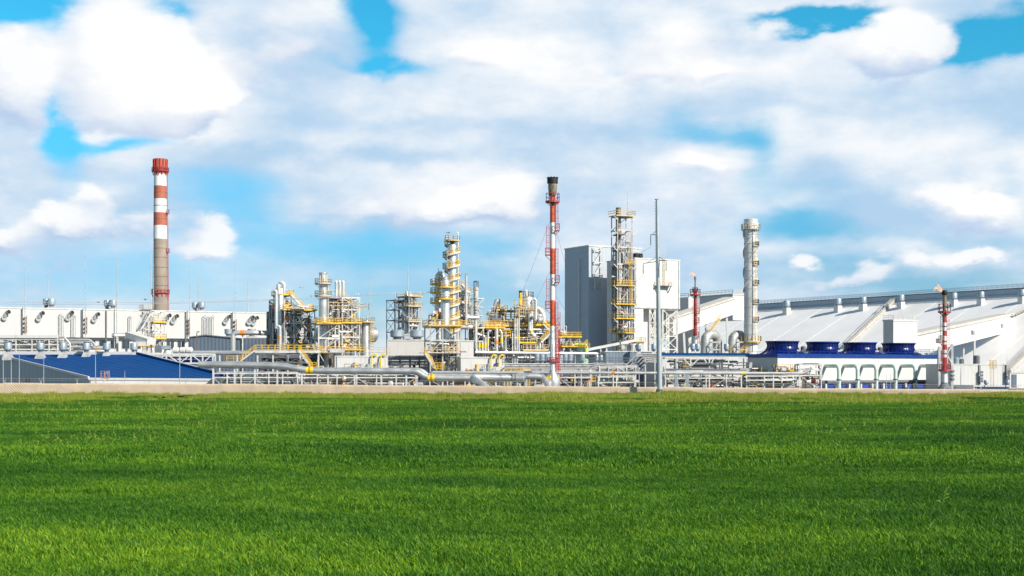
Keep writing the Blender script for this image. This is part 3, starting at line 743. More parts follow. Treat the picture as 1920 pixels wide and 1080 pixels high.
def block():
    global BF
    fr = Fr(XX(1190, 400), 400); BF = fr; zt, zo = ZZ(485, 400), ZZ(577.5, 400); u1 = fr.ulen(1275); v1 = fr.vlen(1138)
    t = thing('overhanging_block', 'pale block building with its upper storeys overhanging on lattice legs', 'building', fr.p(0, 0, 0))
    mb = MB(); mb.fbox(fr, 0, u1, 0, v1, zo, zt); mb.build('upper_wall', M_white2, t)
    mb = MB(); mb.fbox(fr, -.15, u1+.15, -.15, v1+.15, zt, zt+.35); mb.build('parapet', M_steel, t)
    mb = MB(); mb.fbox(fr, 0.3, u1-7, 5.5, v1-.2, 0, zo); mb.build('lower_wall', M_white2, t)
    mb = MB(); mb.fbox(fr, 0, 3.5, .2, v1-.1, 0, zo); mb.build('stair_wall', M_white2, t)
    mb = MB(); mb.fbox(fr, u1-7, u1-.5, 6.2, 14, zo-9, zo); mb.build('hopper', M_galv, t)
    for (u, v) in ((6.2, .5), (8.2, .5), (11.2, .5), (u1-.8, .5), (11.2, 5), (u1-.8, 5)):
        mb = MB(); mb.beam(fr.p(u, v, 0), fr.p(u, v, zo), .55); mb.build('leg', M_steel, t)
    for (ua, ub, v) in ((6.2, 8.2, .5), (11.2, u1-.8, .5), (11.2, u1-.8, 5)):
        for i in range(5):
            z0 = 2+i*4.2
            mb = MB(); mb.beam(fr.p(ua, v, z0), fr.p(ub, v, z0+4.2), .22); mb.beam(fr.p(ub, v, z0), fr.p(ua, v, z0+4.2), .22); mb.beam(fr.p(ua, v, z0+4.2), fr.p(ub, v, z0+4.2), .28); mb.build('brace', M_steel, t)
    u = fr.ulen(1238); z = ZZ(537, 405)
    mb = MB(); mb.fbox(fr, u-2.2, u+3.4, -1.6, 0, z, z+.2); mb.beam(fr.p(u-1.5, -1.5, z), fr.p(u-1.5, 0, z-2.0), .18); mb.beam(fr.p(u+3, -1.5, z), fr.p(u+3, 0, z-2.0), .18)
    p = mb.build('balcony', M_dsteel, t); mb = MB(); mb.rail([fr.p(u-2.2, 0, z+.2), fr.p(u-2.2, -1.55, z+.2), fr.p(u+3.4, -1.55, z+.2), fr.p(u+3.4, 0, z+.2)], 1.1, .1, 1.2); mb.build('railing', M_cream, p)
    mb = MB(); 
    for s in (0, .6): mb.beam(fr.p(u+1+s, -.2, z+.2), fr.p(u+1+s, -.2, zt+1.5), .1)
    for i in range(26): mb.beam(fr.p(u+1, -.2, z+.5+i*.6), fr.p(u+1.6, -.2, z+.5+i*.6), .07)
    mb.build('ladder', M_cream, t)
    mb = MB(); mb.fbox(fr, -.05, u1+.05, -.07, 0, zo-.02, zo+.35); mb.build('base_flashing', M_galv, t)
    for uu in (.5, u1-.5): mb = MB(); mb.fbox(fr, uu-.12, uu+.12, -.2, 0, zo, zt); mb.build('rain_pipe', M_galv, t)
    mb = MB(); mb.fbox(fr, 1.1, 2.2, .06, .2, 0, 2.3); mb.build('door', M_slate, t)
    G_c = 'round caps on the roof of the overhanging block'
    for px, r, m, w in ((1192, .75, M_dsteel, 'leftmost, small grey'), (1196.5, .8, M_dsteel, 'second from the frame stack, small grey'), (1206.5, 1.0, M_black, 'third, squat black'), (1213.5, 1.0, M_black, 'rightmost squat black')):
        q = fr.p(fr.ulen(px), 4, zt+.35); b = MB(); b.lathe(q, [(r*.7, q.z), (r*.7, q.z+.5), (r, q.z+.5), (r, q.z+1.6), (r*.8, q.z+1.8)], 14)
        tag(b.build('roof_cowl', m, None, loc=q), w+' round cap on top of the overhanging pale block', 'vent cap', G_c)
block()
# ------------------------------------------------------------------ big storage warehouse on the right
HW = 30.0
RA = V((203., 507., 34.5)); RD = (V((118., 643., 34.5))-RA).normalized()      # a point of the ridge and its direction (receding left)
DN = V((RD.y, -RD.x, 0)) if RD.y*-.85 > 0 else V((-RD.y, RD.x, 0))
SL = .50
DS = (DN + V((0, 0, -SL))).normalized()                                         # straight down the slope
RN = RD.cross(DS).normalized(); RN = RN if RN.z > 0 else -RN
def ridge(px): r = (px-960)/F; t = (r*RA.y-RA.x)/(RD.x-r*RD.y); return RA+RD*t
def warehouse():
    A, B = ridge(1378), ridge(1920)-RD*70
    t = thing('storage_warehouse', 'huge pale tent shaped warehouse with long sloping roof and ridge walkway', 'warehouse', (A.x, A.y, 0))
    L = (A-B).length; n = 22; run = HW*1.08; LEN = 34.3/SL
    for i in range(n):
        p, q = B.lerp(A, i/n), B.lerp(A, (i+1)/n); h = V((0, 0, 0.0 if i % 2 else .05))
        mb = MB(); mb.prism([p+h, q+h, q+h+(DN-V((0, 0, SL)))*LEN, p+h+(DN-V((0, 0, SL)))*LEN], V((0, 0, -.4))); mb.build('roof_sheet', M_roofw, t, smooth=False)
    mb = MB(); mb.prism([A, B, B-DN*run*1.6-V((0, 0, SL*run*1.6)), A-DN*run*1.6-V((0, 0, SL*run*1.6))], V((0, 0, -.4))); mb.build('rear_roof', M_roofw, t)
    mb = MB(); a, b = A+DN*run*1.6, A-DN*run*1.6; lo = 34.5-SL*run*1.6
    mb.prism([V((a.x, a.y, max(lo, 0))), A-V((0, 0, .3)), V((b.x, b.y, max(lo, 0)))], -RD*.4); mb.build('gable', M_white2, t)
    # ridge monitor and walkway
    up = V((0, 0, 1))
    mb = MB(); mb.para(A+DN*1.6-up*.5, B-A, -DN*3.2, up*2.0); mb.build('ridge_monitor', M_bluegrey, t)
    mb = MB(); mb.para(A+DN*2.2+up*1.5, B-A, -DN*4.4, up*.3); mb.build('walkway', M_dsteel, t)
    mb = MB(); mb.rail([A+DN*2.1+up*1.8, B+DN*2.1+up*1.8], 1.5, .11, 2.4, (.5, 1.0)); mb.build('railing', M_ltblue, t)
    mb = MB(); mb.rail([A-DN*2.1+up*1.8, B-DN*2.1+up*1.8], 1.5, .11, 2.4, (.5, 1.0)); mb.build('railing', M_ltblue, t)
    mb = MB(); mb.beam(A+DN*5-up*(SL*5-.05), B+DN*5-up*(SL*5-.05), .25, .2); mb.build('snow_guard', M_galv, t)
warehouse()
def on_roof(px, py): return hit(px, py, RA, RN)
for px, py, w in ((1368, 588, 'partly hidden by the large silver stack'), (1475, 588, 'first one right of the large silver stack'), (1571, 584, 'above the two middle blue fan stacks'), (1618, 581, 'left of the upper roof conveyor'),
                  (1689, 577, 'just right of the upper roof conveyor'), (1788, 573, 'just right of the shorter red flare'), (1839, 571, 'second to the right of the red flare'), (1916, 567, 'touching the right picture edge')):
    p = on_roof(px, py); k = p.y/F
    t = thing('roof_ventilator', 'pale blue capped ventilator on the warehouse roof '+w, 'ventilator', p, 'ventilators on the warehouse roof')
    r = 6.6*k; h = 1
    mb = MB(); f = Fr(p.x, p.y, math.degrees(atan2(RD.y, RD.x))-180); s = 5.4*k
    mb.para(V((p.x, p.y, 0))-f.u*s-f.v*s+V((0, 0, p.z-2.4)), f.u*2*s, f.v*2*s, V((0, 0, 2.4+ 11*k))); mb.build('curb', M_white2, t)
    mb = MB(); mb.lathe(p, [(r*.65, p.z+11*k), (r*.65, p.z+13*k)], 14); mb.build('neck', M_dsteel, t)
    mb = MB(); mb.lathe(p, [(r*.8, p.z+12.5*k), (r, p.z+13.5*k), (r, p.z+23*k), (r*.9, p.z+24*k)], 20); mb.build('cap', M_ltblue, t)
def roof_conveyor(a, b, label, w=1.5):
    p, q = on_roof(*a), on_roof(*b); n = RN
    t = thing('roof_conveyor', label, 'conveyor', (q.x, q.y, q.z)); d = (p-q).normalized(); s = d.cross(n).normalized()
    mb = MB(); mb.para(q+n*.9-s*w/2, p-q, s*w, n*.35); mb.build('belt_bed', M_cream2, t)
    for e in (-1, 1):
        mb = MB(); mb.beam(q+n*.6+s*e*w/2, p+n*.6+s*e*w/2, .3, .5); mb.build('girder', M_galv, t)
        mb = MB(); L = (p-q).length; m = int(L/2.2)
        for i in range(m+1): c = q.lerp(p, i/m)+s*e*w/2; mb.beam(c, c+n*2.0, .12)
        mb.beam(q+n*2.0+s*e*w/2, p+n*2.0+s*e*w/2, .14); mb.beam(q+n*1.5+s*e*w/2, p+n*1.5+s*e*w/2, .1); mb.build('railing', M_cream2, t)
roof_conveyor((1678, 566), (1588, 652), 'long railed conveyor climbing the warehouse roof above the blue fan stacks')
roof_conveyor((1990, 606), (1893, 700), 'railed conveyor low on the warehouse roof at the right picture edge')
def roof_hut():
    p = on_roof(1914, 590); t = thing('roof_stair_head', 'small yellow railed stair head on the warehouse roof at the right picture edge', 'stair', p)
    mb = MB(); mb.rail([p+V((-2, -1, 0)), p+V((2, -1, 2)), p+V((5, -1, 3.5))], 1.5, .14, 1); mb.build('railing', M_cream, t)
    mb = MB(); mb.beam(p+V((-2, 0, 0)), p+V((5, 0, 3.5)), 1.4, .3); mb.build('steps', M_galv, t)
roof_hut()
def gallery():
    # transfer house
    Yc = 372; fr = Fr(XX(1675, Yc), Yc, 30); zt = ZZ(602, Yc); u1 = fr.ulen(1720); v1 = fr.vlen(1656)
    t = thing('transfer_house', 'plain pale box house where the inclined gallery starts, behind the blue fan stacks', 'building', fr.p(0, 0, 0))
    mb = MB(); mb.fbox(fr, 0, u1, 0, v1, 0, zt); mb.build('wall', M_white2, t)
    mb = MB(); mb.fbox(fr, -.15, u1+.15, -.15, v1+.15, zt, zt+.5); mb.build('roof_edge', M_steel, t)
    mb = MB(); mb.rail([fr.p(0, v1, zt+.5), fr.p(0, 0, zt+.5), fr.p(u1, 0, zt+.5)], 1.2, .07, 2); mb.build('railing', M_cream, t)
    # inclined gallery up to the roof
    a = fr.p(u1-2, 3.0, 0); za = ZZ(634, a.y)
    e = on_roof(1893, 600); ze = e.z+1.5
    t = thing('inclined_gallery', 'pale enclosed gallery with three small windows rising to the warehouse roof', 'gallery', (a.x, a.y, 0))
    A = V((a.x, a.y, za)); E = V((e.x, e.y, ze)); d = E-A; h = V((d.x, d.y, 0)).normalized(); s = V((-h.y, h.x, 0)); H = 6.0
    mb = MB(); mb.para(A-V((0, 0, H)), d, s*4.5, V((0, 0, H))); mb.build('wall', M_white2, t)
    mb = MB(); mb.para(A-s*.4+V((0, 0, .0)), d, s*5.3, V((0, 0, .9))); mb.build('roof', M_cream2, t)
    B = E+h*22+V((0, 0, 1.0)); mb = MB(); mb.para(E-V((0, 0, H)), B-E, s*4.5, V((0, 0, H))); mb.build('head_wall', M_white2, t)
    mb = MB(); mb.para(E-s*.4, B-E, s*5.3, V((0, 0, .9))); mb.build('head_roof', M_cream2, t)
    for px in (1757, 1823, 1878):
        r = (px-960)/F; k = (r*A.y-A.x)/(d.x-r*d.y); c = A+d*k-V((0, 0, 3.0))-s*.06
        mb = MB(); mb.para(c-h*1.4-V((0, 0, .75)), h*2.8, s*.06, V((0, 0, 1.5))); w = mb.build('window', M_dsteel, t)
        mb = MB(); mb.para(c-h*1.1-V((0, 0, .55))-s*.04, h*2.2, s*.04, V((0, 0, 1.1))); mb.build('pane', M_glass, w)
        mb = MB(); mb.para(c+h*2.2-V((0, 0, .75)), h*.7, s*.06, V((0, 0, 1.5))); mb.build('louvre', M_dsteel, t)
    for k in (.28, .62):
        c = A+d*k; 
        for e2 in (.4, 4.1):
            mb = MB(); mb.beam(V((c.x, c.y, -.1))+s*e2, c+s*e2-V((0, 0, H)), .6); mb.build('trestle_leg', M_white2, t)
gallery()
def left_gallery():
    # second gallery and head house at the far end of the warehouse
    Y = 470; fr = Fr(XX(1374, Y), Y, 30)
    t = thing('conveyor_head_house', 'pale head house with yellow roof rail beside the large silver stack', 'building', fr.p(0, 0, 0))
    zt = ZZ(553, Y); u1 = fr.ulen(1396); v1 = fr.vlen(1312)
    mb = MB(); mb.fbox(fr, 0, u1, 0, v1, ZZ(600, Y), zt); mb.build('wall', M_white2, t)
    mb = MB(); mb.fbox(fr, -.2, u1+.2, -.2, v1+.2, zt, zt+.5); mb.build('roof_edge', M_cream2, t)
    mb = MB(); mb.rail([fr.p(u1, 0, zt+.5), fr.p(0, 0, zt+.5), fr.p(0, v1, zt+.5)], 1.4, .12, 2.2); mb.build('railing', M_cream, t)
    Y2 = 440; f2 = Fr(XX(1291, Y2), Y2, 30); z2 = ZZ(557, Y2)
    t = thing('end_house', 'small dark sided house with yellow rail beside the overhanging block', 'building', f2.p(0, 0, 0))
    mb = MB(); mb.fbox(f2, 0, f2.ulen(1302), 0, 12, 0, z2); mb.build('wall', M_white2, t)
    mb = MB(); mb.rail([f2.p(0, 12, z2), f2.p(0, 0, z2), f2.p(f2.ulen(1302), 0, z2)], 1.3, .14, 2); mb.build('railing', M_yellow, t)
    a, b = at(1262, 598, 415), at(1378, 560, 455)
    t = thing('inclined_gallery', 'pale sloping gallery rising behind the small red flare to the head house', 'gallery', (a.x, a.y, 0))
    d = b-a; h = V((d.x, d.y, 0)).normalized(); s = V((-h.y, h.x, 0))
    mb = MB(); mb.para(a-V((0, 0, 5.5)), d, s*4, V((0, 0, 5.5))); mb.build('wall', M_white2, t)
    mb = MB(); mb.para(a-s*.4, d, s*4.8, V((0, 0, .7))); mb.build('roof', M_cream2, t)
    for k in (.2, .55, .9):
        c = a+d*k; mb = MB(); mb.beam(V((c.x, c.y, -.1)), c+s*1.0-V((0, 0, 5.5)), .7); mb.build('trestle_leg', M_white2, t)
    # yellow stair below it
    p, q = at(1312, 646, 430), at(1350, 598, 436)
    t = thing('gallery_stair', 'weathered yellow stair climbing past the small red flare', 'stair', p)
    mb = MB(); mb.beam(p, q, 1.0, .35); mb.build('steps', M_cream, t); mb = MB(); mb.rail([p, q], 1.5, .13, 1.5); mb.build('railing', M_cream, t)
left_gallery()

# ------------------------------------------------------------------ cooling tower block
def cooling():
    fr = Fr(XX(1458, 265), 265, 30); zt = ZZ(670, 265); u1 = fr.ulen(1757); v1 = fr.vlen(1401)
    t = thing('cooling_tower_block', 'long pale cooling block with blue edge and six riser pipes on its front', 'cooling tower', fr.p(0, 0, 0))
    mb = MB(); mb.fbox(fr, 0, u1, 0, v1, 1.3, zt); mb.build('wall', M_white2, t)
    mb = MB(); mb.fbox(fr, .5, u1-.5, .6, v1-.5, -.1, 1.3); mb.build('basin', M_blue, t)
    mb = MB(); mb.fbox(fr, -.25, u1+.25, -.25, v1+.25, zt, zt+.75); mb.build('blue_edge', M_coolrim, t)
    mb = MB(); mb.rail([fr.p(u1-6, -.1, zt+.75), fr.p(u1, -.1, zt+.75), fr.p(u1, v1, zt+.75)], 1.2, .07, 1.2, (.35, .7, 1)); mb.build('railing', M_ltblue, t)
    mb = MB(); mb.rail([fr.p(.1, v1, zt+.75), fr.p(.1, -.1, zt+.75), fr.p(u1-6, -.1, zt+.75)], .5, .06, 3., (1.,)); mb.build('kerb_rail', M_coolrim, t)
    u = 3.
    i = 0
    while u < u1:
        mb = MB(); mb.fbox(fr, u, u+.45, -.15, .6, -.1, 1.3); mb.build('plinth', M_white2, t); u += 3.4; i += 1
    # header pipe and risers
    mb = MB(); mb.tube([fr.p(u1*.18, -4, 1.55), fr.p(u1-.5, -4, 1.55)], .38, 10); mb.build('header_pipe', M_dsteel, t)
    for px in (1573, 1608, 1643, 1679, 1716, 1752):
        r = (px-960)/F; o = fr.p(0, -4, 0); u = (r*o.y-o.x)/(fr.u.x-r*fr.u.y); zz = ZZ(686, fr.p(u, -4, 0).y); R = .42
        mb = MB(); mb.tube([fr.p(u, -4, -.1), fr.p(u, -4, zz-.9), fr.p(u, -3.85, zz-.35), fr.p(u, -3.5, zz-.06), fr.p(u, -3.0, zz), fr.p(u, 0, zz)], R, 12); p = mb.build('riser_pipe', M_green, t)
        mb = MB(); mb.lathe(fr.p(u, -4, 0), [(R*1.35, 1.95), (R*1.35, 2.15)], 12); mb.build('flange', M_dsteel, p)
    for k, px in enumerate((1467, 1542.5, 1612.5, 1684.5)):
        ub = fr.ulen(px); 
        # follow the centre line of the roof
        v = v1/2; o = fr.p(0, v, 0); r = (px-960)/F; u = (r*o.y-o.x)/(fr.u.x-r*fr.u.y); c = fr.p(u, v, 0); K = c.y/F
        zb = zt+.7; z1 = ZZ(641+k*1.2, c.y); R = 29.5*K
        w = ('nearest the silver stack', 'second from the silver stack', 'third from the silver stack, left of the pale box house', 'in front of the pale box house')[k]
        f = thing('fan_stack', 'royal blue flared fan stack '+w, 'fan stack', (c.x, c.y, zb), 'blue fan stacks on the cooling block')
        prof = [(R*1.46, zb), (R*1.2, zb+(z1-zb)*.18), (R*1.03, zb+(z1-zb)*.38), (R*.94, zb+(z1-zb)*.62), (R*.95, zb+(z1-zb)*.84), (R*1.01, z1), (R*.96, z1), (R*.94, zb+1)]
        mb = MB(); mb.lathe(c, prof, 40, cap=False); s = mb.build('shell', M_coolblue, f)
        rib0 = None
        for j in range(28):
            if rib0 is None:
                mb = MB()
                for (r0, z0), (r1, z1_) in zip(prof[:5], prof[1:6]): mb.beam((c.x+r0+.04, c.y, z0), (c.x+r1+.04, c.y, z1_), .12)
                rib0 = mb.build('rib', M_coolblue, s, smooth=False)
            else:
                rb = rib0.copy(); COL.objects.link(rb); rb.rotation_euler = (0, 0, 2*pi*j/28)
        mb = MB(); mb.ring(c, R*.95, R*1.07, z1-.05, z1+.16, 40); mb.build('rim', M_coolrim, f)
        mb = MB()
        for j in range(6):
            a = 2*pi*j/6+.3; mb.beam((c.x, c.y, z1-1.0), (c.x+R*.88*cos(a), c.y+R*.88*sin(a), z1-.9), .55, .12)
        mb.build('fan_blades', M_dsteel, f)
        q = c-fr.v*R*1.06+fr.u*R*.35; mb = MB(); mb.box(q.x-.35, q.x+.35, q.y-.55, q.y-.2, zb+.55, zb+.95); mb.build('hatch', M_white, f)
    for px, w in ((1506, 'between the first and second blue fan stacks'), (1650, 'between the third and fourth blue fan stacks')):
        o = fr.p(0, v1/2-1, 0); r = (px-960)/F; u = (r*o.y-o.x)/(fr.u.x-r*fr.u.y); q = fr.p(u, v1/2-1, zt+.76)
        mb = MB(); mb.box(q.x-.5, q.x+.5, q.y-.5, q.y+.5, q.z, q.z+.9); mb.lathe(q, [(.55, q.z+.9), (.55, q.z+1.5), (.3, q.z+1.7)], 12)
        tag(mb.build('fan_motor', M_dsteel, None, loc=q), 'small grey fan motor '+w, 'motor', 'fan motors on the cooling block')
cooling()
# ------------------------------------------------------------------ building blocks of the process plant
RC = random.Random(11)
def bnd(t, p, d, r, L, m, name='colour_band'):
    p = V(p); d = V(d).normalized(); mb = MB(); mb.tube([p-d*L/2, p+d*L/2], r*1.07, 12); return mb.build(name, m, t)
def pipe(t, pts, r, m=None, seg=8, name='pipe'):
    """pipe through points with short rounded elbows"""
    pts = [V(p) for p in pts]; q = [pts[0]]
    for a, b, c in zip(pts, pts[1:], pts[2:]):
        k = min(r*1.6, (b-a).length*.45, (c-b).length*.45); d1 = (a-b).normalized(); d2 = (c-b).normalized()
        for f in (0, .33, .67, 1): 
            s = b+d1*k*(1-f)**2+d2*k*f**2; q.append(s)
    q.append(pts[-1]); mb = MB(); mb.tube(q, r, seg); return mb.build(name, m or M_pipe, t)
def frame(t, fr, us, vs, z0, levels, top, rails=(), braces='x', cm=None, dk=None, rm=None, cw=.25, edge=True, deck=True, railh=1.15, shade_decks=False):
    """steel frame: each column, beam and brace its own part; decks with yellow kick edge and railing"""
    cm = cm or M_steel; rm = rm or M_yellow; dk = dk or M_galv
    for u in us:
        for v in vs:
            mb = MB(); mb.beam(fr.p(u, v, z0), fr.p(u, v, top), cw); mb.build('column', cm, t)
    zs = sorted(levels)
    for z in zs:
        for v in vs: mb = MB(); mb.beam(fr.p(us[0]-.2, v, z), fr.p(us[-1]+.2, v, z), cw*.7, cw*1.15); mb.build('beam', cm, t)
        for u in us: mb = MB(); mb.beam(fr.p(u, vs[0], z-.02), fr.p(u, vs[-1], z-.02), cw*.65, cw); mb.build('beam', cm, t)
    if shade_decks:  # solid dark decks added to keep sky light out of the interior
        for z in zs:
            if z not in rails: mb = MB(); mb.fbox(fr, us[0]+.1, us[-1]-.1, vs[0]+.35, vs[-1], z+.16, z+.2); mb.build('deck', M_dsteel, t)
    for z in rails:
        o = .5
        if deck:
            mb = MB(); mb.fbox(fr, us[0]-o, us[-1]+o, vs[0]-o, vs[-1]+o, z+.18, z+.26); d = mb.build('deck', dk, t)
            if edge:
                mb = MB()
                a = [fr.p(us[0]-o, vs[0]-o, z+.22), fr.p(us[-1]+o, vs[0]-o, z+.22), fr.p(us[-1]+o, vs[-1]+o, z+.22), fr.p(us[0]-o, vs[-1]+o, z+.22)]
                for p, q in zip(a, a[1:]+a[:1]): mb.beam(p, q, .08, .36)
                mb.build('kick_edge', rm, d)
        mb = MB(); mb.rail([fr.p(us[0]-o, vs[0]-o, z+.26), fr.p(us[-1]+o, vs[0]-o, z+.26), fr.p(us[-1]+o, vs[-1]+o, z+.26), fr.p(us[0]-o, vs[-1]+o, z+.26)], railh, .085, 1.5, (.5, 1.0), True); mb.build('railing', rm, t)
    zz = [z0]+zs
    if braces:
        for v in (vs[0], vs[-1]):
            for i, (ua, ub) in enumerate(zip(us, us[1:])):
                for j, (za, zb) in enumerate(zip(zz, zz[1:])):
                    if zb-za < 1.2: continue
                    k = (i+j) % 3
                    if braces == 'x': prs = [((ua, za), (ub, zb)), ((ub, za), (ua, zb))]
                    elif braces == 'k': prs = [((ua, za), ((ua+ub)/2, zb)), ((ub, za), ((ua+ub)/2, zb))]
                    else: prs = [((ua, za), (ub, zb))] if k else [((ub, za), (ua, zb))]
                    if braces == 'm' and k == 1: continue
                    for (a, b), (c, d) in prs: mb = MB(); mb.beam(fr.p(a, v, b), fr.p(c, v, d), cw*.45); mb.build('brace', cm, t)
def stair(t, p, q, w=1.0, sm=None, rm=None, side=None, h=1.1):
    """flight of steps with two stringers and railings"""
    p, q = V(p), V(q); d = q-p; hh = V((d.x, d.y, 0)); hh = hh.normalized() if hh.length > .01 else V((1, 0, 0)); s = V((-hh.y, hh.x, 0))
    mb = MB(); n = max(3, int(abs(d.z)/.28))
    for i in range(n): c = p.lerp(q, (i+.5)/n); mb.para(c-s*w/2-hh*.12, s*w, hh*.24, V((0, 0, .05)))
    for e in (-1, 1): mb.beam(p+s*e*w/2, q+s*e*w/2, .08, .34)
    st = mb.build('staircase', sm or M_steel, t)
    mb = MB()
    for e in (-1, 1): mb.rail([p+s*e*w/2, q+s*e*w/2], h, .08, 1.4)
    mb.build('railing', rm or M_yellow, st); return st
def vessel(t, c, r, z0, z1, m=None, dome=True, skirt=True, seg=22, name='shell'):
    pr = [(r, z0), (r, z1)]
    if dome: pr += [(r*.92, z1+r*.3), (r*.7, z1+r*.52), (r*.35, z1+r*.66), (.05, z1+r*.7)]
    mb = MB(); mb.lathe(c, pr, seg); s = mb.build(name, m or M_silver, t)
    z = z0+2.6
    while z < z1-.5: mb = MB(); mb.ring(c, r-.01, r+.035, z-.06, z+.06, seg); mb.build('seam_band', M_galv, s); z += 3.4
    return s
def ringdeck(t, c, r0, r1, z, rm=None, a0=0, a1=2*pi, dm=None, h=1.15, edge=True):
    mb = MB(); n = 18; full = abs(a1-a0-2*pi) < 1e-6; vs = []; fs = []
    A = [a0+(a1-a0)*i/n for i in range(n+1)]
    for a in A:
        for r, zz in ((r0, z-.06), (r1, z-.06), (r1, z+.06), (r0, z+.06)): vs.append((c[0]+r*cos(a), c[1]+r*sin(a), zz))
    for i in range(n):
        for j in range(4): k = (j+1) % 4; fs.append((i*4+j, i*4+k, i*4+4+k, i*4+4+j))
    mb.add(vs, fs); d = mb.build('ring_platform', dm or M_galv, t)
    mb = MB(); mb.rail([V((c[0]+r1*.98*cos(a), c[1]+r1*.98*sin(a), z+.06)) for a in A[::2]], h, .085, 1.1, (.5, 1.0))
    mb.build('railing', rm or M_yellow, d)
    if edge:
        mb = MB()
        for a, b in zip(A, A[1:]): mb.beam((c[0]+r1*cos(a), c[1]+r1*sin(a), z), (c[0]+r1*cos(b), c[1]+r1*sin(b), z), .07, .34)
        mb.build('kick_edge', rm or M_yellow, d)
    mb = MB()
    for i in range(0, n, 3):
        a = A[i]; mb.beam((c[0]+r1*.9*cos(a), c[1]+r1*.9*sin(a), z-.1), (c[0]+r0*cos(a), c[1]+r0*sin(a), z-(r1-r0)*.9), .1)
    mb.build('bracket', M_steel, d); return d
def clutter(t, fr, u0, u1, v0, v1, z0, z1, n, seed, dark=.3, rmax=.22, band=.25):
    """short pipe runs, valves and small drums that fill a process frame"""
    r = random.Random(seed)
    for i in range(n):
        k = r.random()
        m = r.choice((M_pipe, M_pipe, M_silver, M_galv)) if r.random() > dark else r.choice((M_dsteel, M_rust, M_dsteel, M_ltblue))
        u, v, z = r.uniform(u0, u1), r.uniform(v0, v1), r.uniform(z0, z1)
        if k < .74:
            rad = r.choice((.06, .08, .11, .15, rmax)); P = [(u, v, z)]; ax = r.choice('uzz')
            for s in range(r.choice((2, 2, 3, 3))):
                u2, v2, z2 = P[-1]
                if ax == 'u': u2 = r.uniform(u0, u1); ax = r.choice('zv')
                elif ax == 'z': z2 = r.uniform(z0, z1); ax = r.choice('uv')
                else: v2 = r.uniform(v0, v1); ax = r.choice('uz')
                P.append((u2, v2, z2))
            W = [fr.p(*p) for p in P]
            W = [W[0]]+[b for a, b in zip(W, W[1:]) if (b-a).length > .3]
            if len(W) < 2: continue
            o = pipe(t, W, rad, m, 7)
            if r.random() < band: c = (W[0]+W[1])/2; bnd(o, c, W[1]-W[0], rad, .7, r.choice((M_brightyel, M_brightyel, M_yellow, M_orange)))
        elif k < .88:
            c = fr.p(u, v, z); mb = MB(); mb.lathe(c, [(.16, c.z-.35), (.3, c.z-.3), (.3, c.z-.1), (.18, c.z), (.3, c.z+.1), (.3, c.z+.25), (.06, c.z+.3), (.06, c.z+.75), (.32, c.z+.77), (.32, c.z+.83)], 8); mb.build('valve', r.choice((M_yellow, M_dsteel, M_galv, M_red)), t)
        elif k < .91:
            w_ = r.uniform(.8, 1.8); mb = MB(); mb.fbox(fr, u, u+w_, v, v+.9, z, z+.1); d_ = mb.build('small_deck', M_galv, t)
            mb = MB(); mb.rail([fr.p(u, v, z+.1), fr.p(u+w_, v, z+.1), fr.p(u+w_, v+.9, z+.1)], 1.1, .08, .9, (.15, .55, 1)); mb.build('railing', r.choice((M_yellow, M_yellow, M_cream)), d_)
        elif k < .96:
            c = fr.p(u, v, z); L = r.uniform(.8, 2.0); R_ = r.uniform(.35, .6); d = r.choice((fr.u, fr.u, fr.v)); mb = MB(); mb.tube([c-d*L, c-d*(L*.9), c+d*L*.9, c+d*L], [R_*.6, R_, R_, R_*.6], 12); mb.build('drum', m, t)
        else:
            mb = MB(); mb.fbox(fr, u, u+r.uniform(.5, 1.2), v, v+.5, z, z+r.uniform(.6, 1.4)); mb.build('junction_box', r.choice((M_white2, M_galv, M_ltblue)), t)
def F0(px, Y, deg=30): return Fr(XX(px, Y), Y, deg)

